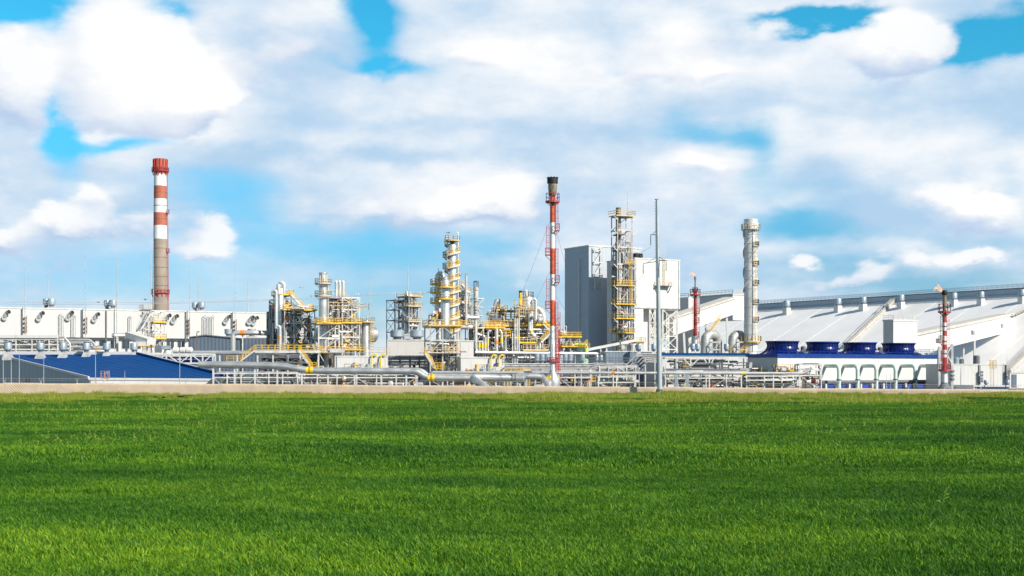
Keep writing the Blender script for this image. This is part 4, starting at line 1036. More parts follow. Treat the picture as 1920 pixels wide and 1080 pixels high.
# ------------------------------------------------------------------ left yard: stair tower, drums, pipe bridge, dark sheds
def left_yard():
    Y = 372; fr = F0(259, Y, 27); u = lambda px: fr.ulen(px)
    t = thing('steel_stair_tower', 'open steel stair tower with yellow rails standing before the striped chimney base', 'stair tower', fr.p(0, 0, 0))
    frame(t, fr, [u(290), u(308)], [0, 5], 0, [ZZ(y, Y) for y in (650, 636, 620, 605, 583)], ZZ(581, Y), (ZZ(605, Y), ZZ(636, Y)), 'z', M_steel, railh=1.4)
    mb = MB(); mb.beam(fr.p(u(262), 0, ZZ(620, Y)), fr.p(u(283), 0, ZZ(586, Y)), 1.6, .5); mb.build('inclined_chute', M_galv, t)
    stair(t, fr.p(u(255), -1, ZZ(622, Y)), fr.p(u(272), -1, ZZ(590, Y)), 1.2, M_dsteel, M_steel)
    frame(t, fr, [u(272), u(281)], [0, 4], 0, [ZZ(y, Y) for y in (634, 618, 602, 586)], ZZ(583, Y), (), 'z', M_galv)
    mb = MB(); mb.fbox(fr, u(267), u(287), -1, 5, ZZ(581, Y), ZZ(580, Y)); d = mb.build('top_deck', M_rust, t)
    mb = MB(); mb.rail([fr.p(u(267), 5, ZZ(580, Y)), fr.p(u(267), -1, ZZ(580, Y)), fr.p(u(287), -1, ZZ(580, Y))], 1.3, .1, 1.4); mb.build('railing', M_cream, d)
    clutter(t, fr, u(268), u(290), 0, 4, ZZ(634, Y), ZZ(590, Y), 16, 4, .3)
    Y = 352; c0, c1 = at(213, 629, Y), at(244, 629, Y+3)
    t = thing('horizontal_drum', 'big horizontal pinkish silver drum in front of the white hall windows', 'drum', V((c0.x, c0.y, 0)))
    mb = MB(); mb.tube([c0-V((.4, 0, 0)), c0, c1, c1+V((.4, 0, 0))], [.45, .66, .66, .4], 16); mb.build('shell', M_silver, t)
    for px in (220, 237): mb = MB(); a = at(px, 632, Y); mb.beam(V((a.x, a.y, 0)), a, .5); mb.build('support', M_steel, t)
    a, b = at(243, 628, 350), at(284, 641, 345)
    t = thing('sloping_hood', 'white sloping conveyor hood on a yellow base below the stair tower', 'hood', V((a.x, a.y, 0)))
    mb = MB(); mb.beam(a, b, 3, 1.6); mb.build('hood', M_white2, t)
    mb = MB(); x0, x1 = XX(253, 346), XX(283, 346); mb.box(x0, x1, 344, 349, ZZ(648, 346), ZZ(641, 346)); mb.build('casing', M_white2, t)
    mb = MB(); mb.box(x0, x1, 343.8, 349.2, ZZ(649.5, 346), ZZ(648, 346)); mb.build('base', M_yellow, t)
    for x in (x0+.4, x1-.4): mb = MB(); mb.beam((x, 346, 0), (x, 346, ZZ(649.5, 346)), .4); mb.build('support', M_steel, t)
    # pipe bridge behind the blue shed
    Y = 318; fr = F0(-14, Y, 4); u = fr.ulen
    t = thing('pipe_bridge', 'pipe bridge with stacked silver pipes above the ridge of the blue shed', 'pipe bridge', fr.p(0, 0, 0))
    us = [u(px) for px in (-14, 30, 60, 92, 108)]; z1 = ZZ(636, Y); z2 = ZZ(655, Y)
    frame(t, fr, us, [0, 5], 0, [z1, z2, ZZ(646, Y)], z1+.3, (), 'z')
    mb = MB(); mb.fbox(fr, us[0], us[-1], -.4, 5.4, z1+.3, z1+1.0); mb.build('cable_tray', M_white2, t)
    for i, (y, r) in enumerate(((631.5, .26), (642, .22), (646, .3), (650, .2), (653, .3), (657, .24), (660, .3))):
        z = ZZ(y, Y); v = .3+(i*1.7) % 4.6; e = u(120+((i*31) % 60))
        pipe(t, [fr.p(us[0], v, z), fr.p(e, v, z), fr.p(e+1.4, v, z-1.7), fr.p(e+1.4, v, 2)], r, (M_pipe, M_silver, M_pipe, M_galv)[i % 4])
    clutter(t, fr, us[0], u(186), .5, 6, ZZ(663, Y), ZZ(640, Y), 34, 5, .3, .2, .05)
    t = thing('pipe_bundle', 'bundle of bent silver pipes right of the pipe bridge before the white hall', 'pipes', at(145, 690, 326))
    for i in range(5):
        y = 637+i*4.2; pipe(t, [at(100, y, 326+i), at(168+i*3, y, 326+i), at(178+i*3, y+8, 326+i), at(182+i*3, 668, 326+i)], .26, M_pipe)
    # dark sheds
    Y = 352
    t = thing('dark_gabled_shed', 'dark slate shed with low gabled top between the white hall and the yellow walkway', 'shed', at(355, 690+CAMZ*F/Y, Y))
    b = [at(355, 633, Y), at(386, 629, Y), at(457, 636, Y)]; lo = [V((b[2].x, Y, 0)), V((b[0].x, Y, 0))]
    mb = MB(); mb.prism(b+lo, V((-3, 22, 0))); mb.build('wall', M_slate, t)
    mb = MB(); mb.beam(b[0]+V((0, -.1, .1)), b[1]+V((0, -.1, .1)), .4, .3); mb.beam(b[1]+V((0, -.1, .1)), b[2]+V((0, -.1, .1)), .4, .3); mb.build('roof_edge', M_dsteel, t)
    Y = 350
    t = thing('dark_flat_shed', 'dark slate flat roofed shed behind the tall silver pipe loop', 'shed', at(455, 690+CAMZ*F/Y, Y))
    mb = MB(); mb.box(XX(456, Y), XX(520, Y), Y+1, Y+18, 0, ZZ(634, Y)); mb.build('wall', M_slate, t)
    mb = MB(); mb.box(XX(455.5, Y), XX(520.5, Y), Y+.9, Y+18.2, ZZ(634, Y), ZZ(632.5, Y)); mb.build('roof_edge', M_white2, t)
    ventilator(1.05, 2.0, .3, 'pale blue cap on the dark sheds behind the riser of the silver pipe loop', 'caps on the dark sheds', at(428, 632, 362))
    ventilator(1.2, 2.0, .3, 'wider pale blue cap on the dark sheds under the double wall ducts', 'caps on the dark sheds', at(472, 632, 362))
    # long low dark box added behind the first process unit to stand in for shade
    Y = 352
    t = thing('dark_backdrop', 'long low dark backdrop added behind the pipe racks of the yellow railed unit', 'building', at(520, 690+CAMZ*F/Y, Y))
    mb = MB(); mb.box(XX(395, Y), XX(640, Y), Y+20, Y+30, 0, ZZ(656, Y)); mb.build('wall', M_slate, t)
    # pipe loop
    Y = 322; t = thing('pipe_loop', 'tall silver pipe loop with an orange band in front of the dark flat shed', 'pipe', at(437, 690+CAMZ*F/Y, Y))
    pipe(t, [at(437, 662, Y), at(437, 624, Y), at(480, 624, Y), at(512, 625, Y+3)], .62, M_pipe, 14); bnd(t, at(455, 624, Y), (1, 0, 0), .62, 1.1, M_orange)
    for px in (455, 511): mb = MB(); a = at(px, 627, Y+.2); mb.beam(V((a.x, a.y, 0)), a, .3); mb.build('support', M_steel, t)
    pipe(t, [at(369, 660, Y-2), at(369, 624, Y-2), at(371, 621, Y-2), at(374, 623, Y-2)], .12, M_rust)
    # horizontal pipe with a rounded end above the blue shed
    t = thing('horizontal_pipe', 'straight fat silver pipe running level behind the start of the yellow walkway', 'pipe', at(365, 700, 312))
    pipe(t, [at(362, 668, 312), at(362, 661.5, 312), at(468, 661.5, 312)], .52, M_pipe, 14)
    for px in (380, 412, 445): mb = MB(); a = at(px, 664, 312); mb.beam(V((a.x, a.y, 0)), a, .3); mb.build('support', M_steel, t)
    # white barrels and plenum behind the raised roof edge
    G_b = 'white barrels behind the blue shed'
    for px, w in ((330, 'left, behind dark pipes'), (343, 'middle one'), (355, 'right one with the rounded end')):
        a = at(px, 657, 318); mb = MB(); mb.tube([a-V((.8, 0, 0)), a-V((.6, 0, 0)), a+V((.6, 0, 0)), a+V((.9, 0, 0))], [.55, .85, .85, .35], 14); mb.box(a.x-.3, a.x+.3, a.y-.3, a.y+.3, 0, a.z-.5)
        tag(mb.build('white_barrel', M_white2, None, loc=(a.x, a.y, 0)), 'white barrel behind the raised blue roof edge, '+w, 'barrel', G_b)
    fr = F0(290, 316, 12); u = fr.ulen
    t = thing('air_handling_unit', 'dark and pale boxed air handling unit at the top of the raised blue roof edge', 'air unit', fr.p(0, 0, 0))
    mb = MB(); mb.fbox(fr, 0, u(302), 0, 3, ZZ(661, 316), ZZ(648, 316)); mb.build('intake_box', M_dsteel, t)
    mb = MB(); mb.fbox(fr, u(302)+.02, u(320), 0, 3, ZZ(655, 316), ZZ(648, 316)); mb.build('plenum', M_ltblue, t)
    c = fr.p(u(314), 1, 0); mb = MB(); mb.lathe(c, [(1.3, ZZ(664, 316)), (1.0, ZZ(660, 316)), (.7, ZZ(655, 316))], 10); mb.build('outlet', M_galv, t)
    mb = MB(); mb.fbox(fr, -.5, u(322), -.5, 3.5, 0, ZZ(664, 316)-.02); mb.build('plinth', M_dsteel, t)
    # white truss bridge behind the shed
    Y = 300; fr = F0(286, Y, 4); u = fr.ulen
    t = thing('truss_bridge', 'white steel truss bridge carrying blue pipes right of the blue shed roof', 'pipe bridge', fr.p(0, 0, 0))
    za, zb = ZZ(664, Y), ZZ(681, Y); us = [u(p) for p in (236, 262, 289, 312, 337, 358, 380, 399)]
    for v in (0, 3.5):
        for z in (za, zb): mb = MB(); mb.beam(fr.p(us[0], v, z), fr.p(us[-1], v, z), .34); mb.build('chord', M_white2, t)
        for i, a in enumerate(us):
            mb = MB(); mb.beam(fr.p(a, v, zb if i % 3 else 0), fr.p(a, v, za), .3); mb.build('post', M_white2, t)
            if i: mb = MB(); mb.beam(fr.p(us[i-1], v, zb if i % 2 else za), fr.p(a, v, za if i % 2 else zb), .22); mb.build('brace', M_white2, t)
    for y, v, m, r in ((670, 1.0, M_blue, .22), (676, 1.6, M_blue, .3), (679, 2.4, M_blue, .22), (668, 2.8, M_pipe, .28), (683, .5, M_pipe, .3), (687, 1.5, M_pipe, .35)):
        mb = MB(); mb.tube([fr.p(us[0], v, ZZ(y, Y)), fr.p(us[-1], v, ZZ(y+1, Y))], r, 8); mb.build('pipe', m, t)
    for i, (a, b, c) in enumerate(((362, 690, 372), (396, 698, 411), (352, 703, 390))):
        pipe(t, [fr.p(u(a), -1.5, ZZ(b, Y)), fr.p(u(c), -1.5, ZZ(b, Y)), fr.p(u(c), -1.5, 0)], .18, M_white2)
    clutter(t, fr, us[2], us[-1], .2, 4, ZZ(706, Y), ZZ(684, Y), 26, 21, .35, .2, .05)
left_yard()

# ------------------------------------------------------------------ process unit one: yellow railed frames round the banded stack
def unit_one():
    Y = 318; fr = F0(533, Y, 24); u = fr.ulen; z = lambda y: ZZ(y, Y)
    t = thing('process_frame', 'tall steel frame with yellow railed decks and small vessel head left of the banded stack', 'process frame', fr.p(0, 0, 0))
    us = [u(534), u(551), u(566), u(590)]
    frame(t, fr, us, [0, 7], 0, [z(657), z(632), z(606), z(582)], z(580), (z(582), z(657)), 'x', shade_decks=True)
    fr2 = F0(521, Y+4, 24); u2 = fr2.ulen; zz = lambda y: ZZ(y, Y+4)
    frame(t, fr2, [u2(524), u2(546)], [0, 6], 0, [zz(606), zz(578), zz(553.5)], zz(551), (zz(553.5), zz(578)), 'x')
    stair(t, fr.p(u(551), 3, z(551)), fr.p(u(578), 3, z(581)), 1.1); 
    c = fr2.p(u2(531), 3, 0); vessel(t, c, 1.3, zz(551), zz(543)); 
    c = fr2.p(u2(536), 2, 0); pipe(t, [V((c.x, c.y, zz(552))), V((c.x, c.y, zz(530))), V((c.x-1.2, c.y, zz(527)))], .5, M_silver, 10)
    c = fr2.p(u2(526), 2, 0); vessel(t, c, .55, zz(551), zz(534), M_pipe)
    # tall thin column and bent vent
    c = fr2.p(u2(523), -1.5, 0); vessel(t, c, .85, 0, zz(556), M_silver)
    pipe(t, [at(518, 616, Y), at(518, 545, Y), at(512, 545.5, Y)], .42, M_pipe, 12); pipe(t, [at(518, 612, Y), at(525, 612, Y), at(525, 660, Y)], .42, M_pipe, 12); bnd(t, at(524.5, 634, Y), (0, 0, 1), .42, 1.2, M_orange)
    c = fr.p(u(541), 3, 0); vessel(t, c, 1.9, 0, z(612), M_silver); c = fr.p(u(560), 4, 0); vessel(t, c, 1.6, 0, z(618), M_pipe)
    c = fr.p(u(574), 2, 0); vessel(t, c, .8, 0, z(606), M_galv); c = fr.p(u(583), 3, 0); vessel(t, c, 1.0, 0, z(600), M_silver)
    clutter(t, fr, us[0], us[-1], -.5, 6.5, z(655), z(584), 170, 31, .42, .24, .25)
    clutter(t, fr2, u2(508), u2(546), -1, 5, zz(690), zz(556), 90, 32, .45, .25, .15)
    clutter(t, fr, us[0], us[-1], 0, 6, z(581), z(572), 12, 33, .3, .15, .2)
    # banded stack
    Y = 312; c = at(606, 690, Y); c = (c.x, c.y); k = Y/F; zz = lambda y: ZZ(y, Y)
    t = thing('banded_stack', 'broad silver stack with four yellow railed ring platforms among the steel frames', 'stack', (c[0], c[1], 0))
    mb = MB(); mb.lathe(c, [(8.2*k, 0), (8.2*k, zz(534)), (6.6*k, zz(532)), (6.6*k, zz(515)), (8.2*k, zz(513.5)), (8.2*k, zz(511)), (5.6*k, zz(511))], 26); s = mb.build('shell', M_silver, t)
    for y in (545, 575, 590, 620, 636, 650, 676): mb = MB(); mb.ring(c, 8.15*k, 8.45*k, zz(y)-.07, zz(y)+.07, 26); mb.build('seam_band', M_galv, s)
    for i in range(8): a = 2*pi*i/8; mb = MB(); mb.beam((c[0]+6.8*k*cos(a), c[1]+6.8*k*sin(a), zz(532)), (c[0]+7*k*cos(a), c[1]+7*k*sin(a), zz(513)), .16); mb.build('crown_strut', M_steel, s)
    ringdeck(t, c, 8*k, 15.8*k, zz(532), M_cream); ringdeck(t, c, 8.2*k, 15.8*k, zz(555), M_cream)
    ringdeck(t, c, 8.2*k, 16*k, zz(605), M_yellow)
    mb = MB()
    for s_ in (-.25, .25): mb.beam((c[0]+s_+.3, c[1]-8.2*k-.4, zz(690)), (c[0]+s_+.3, c[1]-8.2*k-.4, zz(605)), .08)
    q = zz(690)
    while q < zz(605): mb.beam((c[0]+.05, c[1]-8.2*k-.4, q), (c[0]+.55, c[1]-8.2*k-.4, q), .07); q += .5
    mb.build('ladder', M_galv, t)
    pipe(t, [(c[0]+9.6*k, c[1]-.4, zz(690)), (c[0]+9.6*k, c[1]-.4, zz(537))], .13, M_galv)
    # front frame round the foot of the stack
    fr = F0(597, 306, 16); u = fr.ulen; z = lambda y: ZZ(y, 306)
    t = thing('stack_access_frame', 'steel access frame with yellow decks standing round the lower banded stack', 'process frame', fr.p(0, 0, 0))
    frame(t, fr, [u(597.5), u(636)], [0, 6.5], 0, [z(661), z(634), z(607.5)], z(607), (z(607.5), z(661)), 'z', cw=.30)
    mb = MB(); mb.beam(fr.p(u(617), -1, z(657)), fr.p(u(645), -1, z(657)), .5, .9); mb.build('cable_tray', M_galv, t)
    # right hand frame
    Y = 314; fr = F0(641, Y, 24); u = fr.ulen; z = lambda y: ZZ(y, Y)
    t = thing('braced_process_frame', 'cross braced pale steel frame with yellow stairs right of the banded stack', 'process frame', fr.p(0, 0, 0))
    us = [u(642), u(674)]
    frame(t, fr, us, [0, 7], 0, [z(657), z(632), z(606.5), z(580.5), z(558)], z(556), (z(606.5), z(657)), 'x', cw=.28)
    mb = MB(); mb.rail([fr.p(us[0]-3.5, -.3, z(580)), fr.p(us[1]+2.2, -.3, z(580)), fr.p(us[1]+2.2, 6, z(580))], 1.6, .09, 1.2); mb.build('railing', M_cream, t)
    stair(t, fr.p(u(652), 2, z(556)), fr.p(u(672), 2, z(579)), 1.1, M_steel, M_cream); stair(t, fr.p(u(618), 3, z(605)), fr.p(u(652), 3, z(582)), 1.1, M_steel, M_yellow); stair(t, fr.p(u(640), 1, z(656)), fr.p(u(658), 1, z(635)), 1.1, M_steel, M_yellow)
    mb = MB(); mb.fbox(fr, u(618), us[0], 1, 6, z(559), z(558)); d = mb.build('deck', M_galv, t); mb = MB(); mb.rail([fr.p(u(616), 1, z(558)), fr.p(us[0]+1, 1, z(558))], 1.9, .09, 1.2); mb.build('railing', M_cream, d)
    for px in (630.5, 637, 643.5): pipe(t, [at(px, 600, Y+3), at(px, 528.5, Y+3), at(px-2.5, 528, Y+3)], .37, M_pipe, 10)
    clutter(t, fr, u(618), us[1], 0, 6, z(655), z(560), 150, 34, .4, .22, .2)
    mast(633, 513, 556, Y+4, 'short lightning rod behind the three vent pipes right of the banded stack', .09, group=None)
    # horizontal vessels behind
    t = thing('horizontal_vessel', 'long horizontal silver vessel lying behind the cross braced steel frame', 'vessel', at(650, 690, 328))
    Y = 328; a, b = at(598, 628, Y), at(700, 627, Y+12); d = (b-a).normalized(); r = 2.15
    mb = MB(); mb.tube([a-d*1.1, a-d*.8, a-d*.3, a, b, b+d*.3, b+d*.8, b+d*1.1], [.25, 1.2, 1.9, r, r, 1.9, 1.2, .25], 22); s = mb.build('shell', M_silver, t)
    for f in (.15, .3, .45, .6, .75, .9): c = a.lerp(b, f); mb = MB(); mb.tube([c-d*.12, c+d*.12], r+.05, 22); mb.build('seam_band', M_galv, s)
    for f in (.2, .5, .8): c = a.lerp(b, f); mb = MB(); mb.box(c.x-.6, c.x+.6, c.y-1.6, c.y+1.6, 0, c.z-r*.6); mb.build('saddle', M_conc, t)
    # end tank with yellow cage ladder
    Y = 318; c = at(686, 690, Y); c = (c.x, c.y); z = lambda y: ZZ(y, Y)
    t = thing('end_column', 'short silver column with yellow cage at the right end of the first unit', 'column', (c[0], c[1], 0))
    vessel(t, c, 1.1, 0, z(604), M_silver); vessel(t, (c[0]-1.9, c[1]+1), .55, 0, z(606), M_pipe, name='side_pipe'); ringdeck(t, c, 1.1, 2.2, z(604), M_cream)
    mb = MB(); 
    for yq in range(604, 650, 5): mb.tube([V((c[0]+1.1+.9*cos(q), c[1]-.5+.9*sin(q), z(yq))) for q in (-1.4, -.7, 0, .7, 1.4)], .06, 4)
    for q in (-1.2, 0, 1.2): mb.beam((c[0]+1.1+.9*cos(q), c[1]-.5+.9*sin(q), z(650)), (c[0]+1.1+.9*cos(q), c[1]-.5+.9*sin(q), z(598)), .09)
    mb.build('ladder_cage', M_yellow, t)
    mast(694, 512, 640, Y-1, 'slim lightning mast at the right end of the first process unit', .1)
    # yellow walkway
    Y = 300; t = thing('yellow_walkway', 'long yellow railed walkway with sloping stair in front of the first unit', 'walkway', at(470, 720, Y))
    zt = ZZ(657, Y); W2 = 1.2
    a, b = V((XX(479, Y), Y, zt)), V((XX(601, Y), Y, zt)); 
    mb = MB(); mb.box(a.x, b.x, Y-W2/2, Y+W2/2, zt-.08, zt); mb.build('deck', M_galv, t)
    for s in (-1, 1):
        mb = MB(); mb.beam(a+V((0, s*W2/2, -.3)), b+V((0, s*W2/2, -.3)), .16, .6); mb.build('girder', M_steel, t)
        mb = MB(); mb.rail([a+V((0, s*W2/2, 0)), b+V((0, s*W2/2, 0))], 1.25, .11, 1.5, (.18, .55, 1.0)); mb.build('railing', M_yellow, t)
    p = V((XX(452, Y), Y, ZZ(677, Y))); stair(t, p, a, W2, M_steel, M_yellow, h=1.25)
    e = V((XX(426, Y), Y, p.z)); mb = MB(); mb.box(e.x, p.x, Y-W2/2, Y+W2/2, p.z-.1, p.z); mb.build('landing', M_galv, t)
    mb = MB(); mb.rail([e+V((0, -W2/2, 0)), p+V((0, -W2/2, 0))], 1.2, .1, 1.5); mb.build('railing', M_yellow, t)
    q = V((XX(587, Y), Y-2, ZZ(690, Y))); stair(t, q, V((XX(563, Y), Y-2, zt)), W2, M_steel, M_yellow, h=1.25)
    mb = MB(); mb.box(XX(583, Y), XX(597, Y), Y-3, Y-1, q.z-.15, q.z); mb.build('landing', M_yellow, t); mb = MB(); mb.rail([V((XX(583, Y), Y-3, q.z)), V((XX(597, Y), Y-3, q.z))], 1.3, .11, .8, (.3, .6, 1)); mb.build('railing', M_yellow, t)
    for px in (483, 512, 540, 563, 597): mb = MB(); mb.beam((XX(px, Y), Y, 0), (XX(px, Y), Y, zt-.6), .32); mb.build('support', M_steel, t)
    mb = MB(); mb.box(XX(601, Y), XX(735, Y+8), Y+3, Y+4.4, ZZ(662, Y+4), ZZ(661, Y+4)); d = mb.build('deck', M_galv, t)
    mb = MB(); mb.rail([V((XX(640, Y), Y+3, ZZ(661, Y+4))), V((XX(735, Y+8), Y+3, ZZ(661, Y+4)))], 1.2, .1, 1.4); mb.build('railing', M_yellow, d)
    # pipe racks below the walkway, dark steel and decks standing in for shade
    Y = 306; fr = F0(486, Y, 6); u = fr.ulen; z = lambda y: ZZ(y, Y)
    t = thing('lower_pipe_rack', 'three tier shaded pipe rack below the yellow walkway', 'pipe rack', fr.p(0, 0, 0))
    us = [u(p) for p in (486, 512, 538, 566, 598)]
    frame(t, fr, us, [0, 8], 0, [z(670), z(680), z(691)], z(664), (), 'z', M_dsteel, shade_decks=True)
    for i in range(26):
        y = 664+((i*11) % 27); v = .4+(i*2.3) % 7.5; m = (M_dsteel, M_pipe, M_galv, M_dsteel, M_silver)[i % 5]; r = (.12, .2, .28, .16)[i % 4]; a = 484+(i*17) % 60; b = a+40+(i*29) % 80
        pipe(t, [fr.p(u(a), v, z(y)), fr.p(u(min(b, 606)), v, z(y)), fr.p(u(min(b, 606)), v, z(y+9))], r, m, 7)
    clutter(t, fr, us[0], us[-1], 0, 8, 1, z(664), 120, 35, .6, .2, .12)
unit_one()

# ------------------------------------------------------------------ low white buildings with service pipes
def low_building(px0, px1, yt, Y, label, deg=8, depth=9, m=None, name='low_building'):
    fr = F0(px0, Y, deg); t = thing(name, label, 'building', fr.p(0, 0, 0)); u1 = fr.ulen(px1); z = ZZ(yt, Y)
    mb = MB(); mb.fbox(fr, 0, u1, 0, depth, 0, z); mb.build('wall', m or M_white2, t)
    mb = MB(); mb.fbox(fr, -.12, u1+.12, -.12, depth+.12, z, z+.25); mb.build('roof_edge', M_steel, t)
    return t, fr, u1, z
def low_buildings():
    low_building(727, 886, 639, 345, 'long plain white building behind the low pipe bank right of the first unit', 4, 14, name='white_workshop')
    low_building(856, 888, 640, 303, 'narrow white block right of the front column legs', 8, 6, name='white_block')
    for px0, px1, w, seed, yt in ((632, 727, 'low white building behind the big silver pipeline with two yellow gooseneck pipes', 51, 669), (864, 947, 'low white building right of the spiral stair column with two yellow gooseneck pipes', 52, 671)):
        t, fr, u1, z = low_building(px0, px1, yt, 284, w)
        for f in (.68, .86):
            u = u1*f; pipe(t, [fr.p(u, -.6, 1.5), fr.p(u, -.6, z+.2), fr.p(u+.5, -.6, z+.7), fr.p(u+1.2, -.6, z+.45)], .17, M_brightyel, 8, 'gooseneck_pipe')
        if seed == 52:                                                  # small blue bracket cabinet at the wall
            u = u1*.76; zc = ZZ(684, 284); mb = MB(); mb.fbox(fr, u, u+.17, -.3, -.06, zc-.3, zc+.3); mb.fbox(fr, u+.17, u+.42, -.3, -.06, zc+.12, zc+.3); mb.build('blue_bracket', M_blue, t)
            mb = MB(); mb.fbox(fr, u+.55, u+.8, -.3, -.06, zc-.3, zc-.1); mb.fbox(fr, u+.6, u+.85, -.3, -.06, zc+.1, zc+.35); mb.build('grey_box', M_dsteel, t)
        else:
            for q in (0, .45, .95): u = u1*.77+q; zc = ZZ(682, 284); mb = MB(); mb.lathe(fr.p(u, -.5, 0), [(.13, zc-1.2), (.13, zc), (.2, zc+.02), (.2, zc+.25)], 8); mb.build('gas_bottle', M_ltblue, t)
        clutter(t, fr, .5, u1-.5, -2.2, -.7, .5, ZZ(682, 284), 26, seed, .3, .18, .3)
        mb = MB(); mb.rail([fr.p(u1*.5, -2.4, 2.2), fr.p(u1, -2.4, 2.2)], 1.1, .07, 1.2); mb.build('railing', M_dsteel, t)
        for u in (u1*.35, u1*.6): mb = MB(); c = fr.p(u, -1.6, 0); mb.lathe(c, [(.5, 1), (.5, ZZ(684, 284)), (.2, ZZ(682, 284))], 12); mb.build('service_drum', M_cream if u < u1*.5 else M_ltblue, t)
    # bank of level pipes between the two
    fr = F0(727, 300, 3); u = fr.ulen; z = lambda y: ZZ(y, 300)
    t = thing('level_pipe_bank', 'dark bank of level pipes and supports below the long plain white building', 'pipe rack', fr.p(0, 0, 0))
    us = [u(p) for p in (730, 749, 768, 786, 804)]
    frame(t, fr, us, [0, 9], 0, [z(671), z(679), z(690)], z(667), (), None, M_dsteel)
    for i in range(18): y = 668+(i*5) % 20; v = .2+(i*2.9) % 8.6; mb = MB(); mb.tube([fr.p(us[0]-1, v, z(y)), fr.p(us[-1]+3, v, z(y))], (.2, .12, .26)[i % 3], 7); mb.build('pipe', (M_pipe, M_dsteel, M_galv)[i % 3], t)
    clutter(t, fr, us[0], us[-1], 0, 6, .5, z(680), 26, 54, .45, .2, .2)
low_buildings()

# ------------------------------------------------------------------ distant lattice unit
def unit_two():
    Y = 410; fr = F0(741, Y, 30); u = fr.ulen; z = lambda y: ZZ(y, Y)
    t = thing('lattice_tower_unit', 'distant pair of lattice towers with cream decks between the two main units', 'process frame', fr.p(0, 0, 0))
    frame(t, fr, [u(742), u(757)], [0, 7], 0, [z(622), z(600), z(580), z(562)], z(560), (), 'x', M_dsteel)
    frame(t, fr, [u(762), u(783)], [-2, 6], 0, [z(620), z(600), z(575), z(556)], z(553), (z(556), z(575), z(604)), 'z', M_galv, rm=M_cream)
    for px, y in ((765, 548), (772, 553), (778, 560)): c = fr.p(u(px), 1, 0); mb = MB(); mb.lathe(c, [(.7, 0), (.7, z(y)), (.3, z(y)+.6)], 12); mb.build('column_pipe', M_silver, t)
    clutter(t, fr, u(758), u(783), -2, 5, z(634), z(558), 80, 61, .45, .3, .15)
    mast(765, 492, 552, Y+2, 'slim lightning mast on top of the distant lattice towers', .13)
    mast(741, 545, 560, Y+1, 'short lightning rod at the dark lattice tower corner', .12, group=None)
    for px, w in ((745, 'left grey cap'), (782, 'right grey cap')): ventilator(2.0, 2.6, .2, w+' at the foot of the distant lattice towers', 'caps below the distant lattice towers', at(px, 637.5, 362), M_ltblue, flare=1.1)
    low_building(758, 776, 628, 366, 'small grey roof house between two caps below the distant lattice towers', 8, 5, M_bluegrey, 'roof_house')
unit_two()

# ------------------------------------------------------------------ columns with the spiral stair
def spiral(t, c, r0, r1, z0, z1, pitch, a0, rm):
    n = int((z1-z0)/pitch*26); dz = (z1-z0)/n; A = [a0+2*pi*(i*dz)/pitch for i in range(n+1)]
    mb = MB(); vs = []; fs = []
    for i in range(n):
        a, b = A[i], A[i+1]; zz = z0+dz*(i+.5)
        vs4 = [(c[0]+r*cos(q), c[1]+r*sin(q), zz+h) for h in (-.03, .03) for r, q in ((r0, a), (r1, a), (r1, b), (r0, b))]
        mb.add(vs4, [(3, 2, 1, 0), (4, 5, 6, 7), (0, 1, 5, 4), (1, 2, 6, 5), (2, 3, 7, 6), (3, 0, 4, 7)])
    P = [V((c[0]+r1*cos(a), c[1]+r1*sin(a), z0+dz*i)) for i, a in enumerate(A)]
    s = mb.build('spiral_steps', M_galv, t, smooth=False); s['kind'] = 'stuff'
    mb = MB()
    for p, q in zip(P, P[1:]): mb.beam(p-V((0, 0, .12)), q-V((0, 0, .12)), .08, .38)
    mb.build('stringer', M_steel, s)
    mb = MB()
    for h in (.55, 1.15):
        for p, q in zip(P, P[1:]): mb.beam(p+V((0, 0, h)), q+V((0, 0, h)), .13)
    for p in P[::2]: mb.beam(p, p+V((0, 0, 1.15)), .09)
    for p, q in zip(P, P[1:]): mb.beam(p+V((0, 0, .16)), q+V((0, 0, .16)), .06, .22)
    mb.build('railing', rm, s)
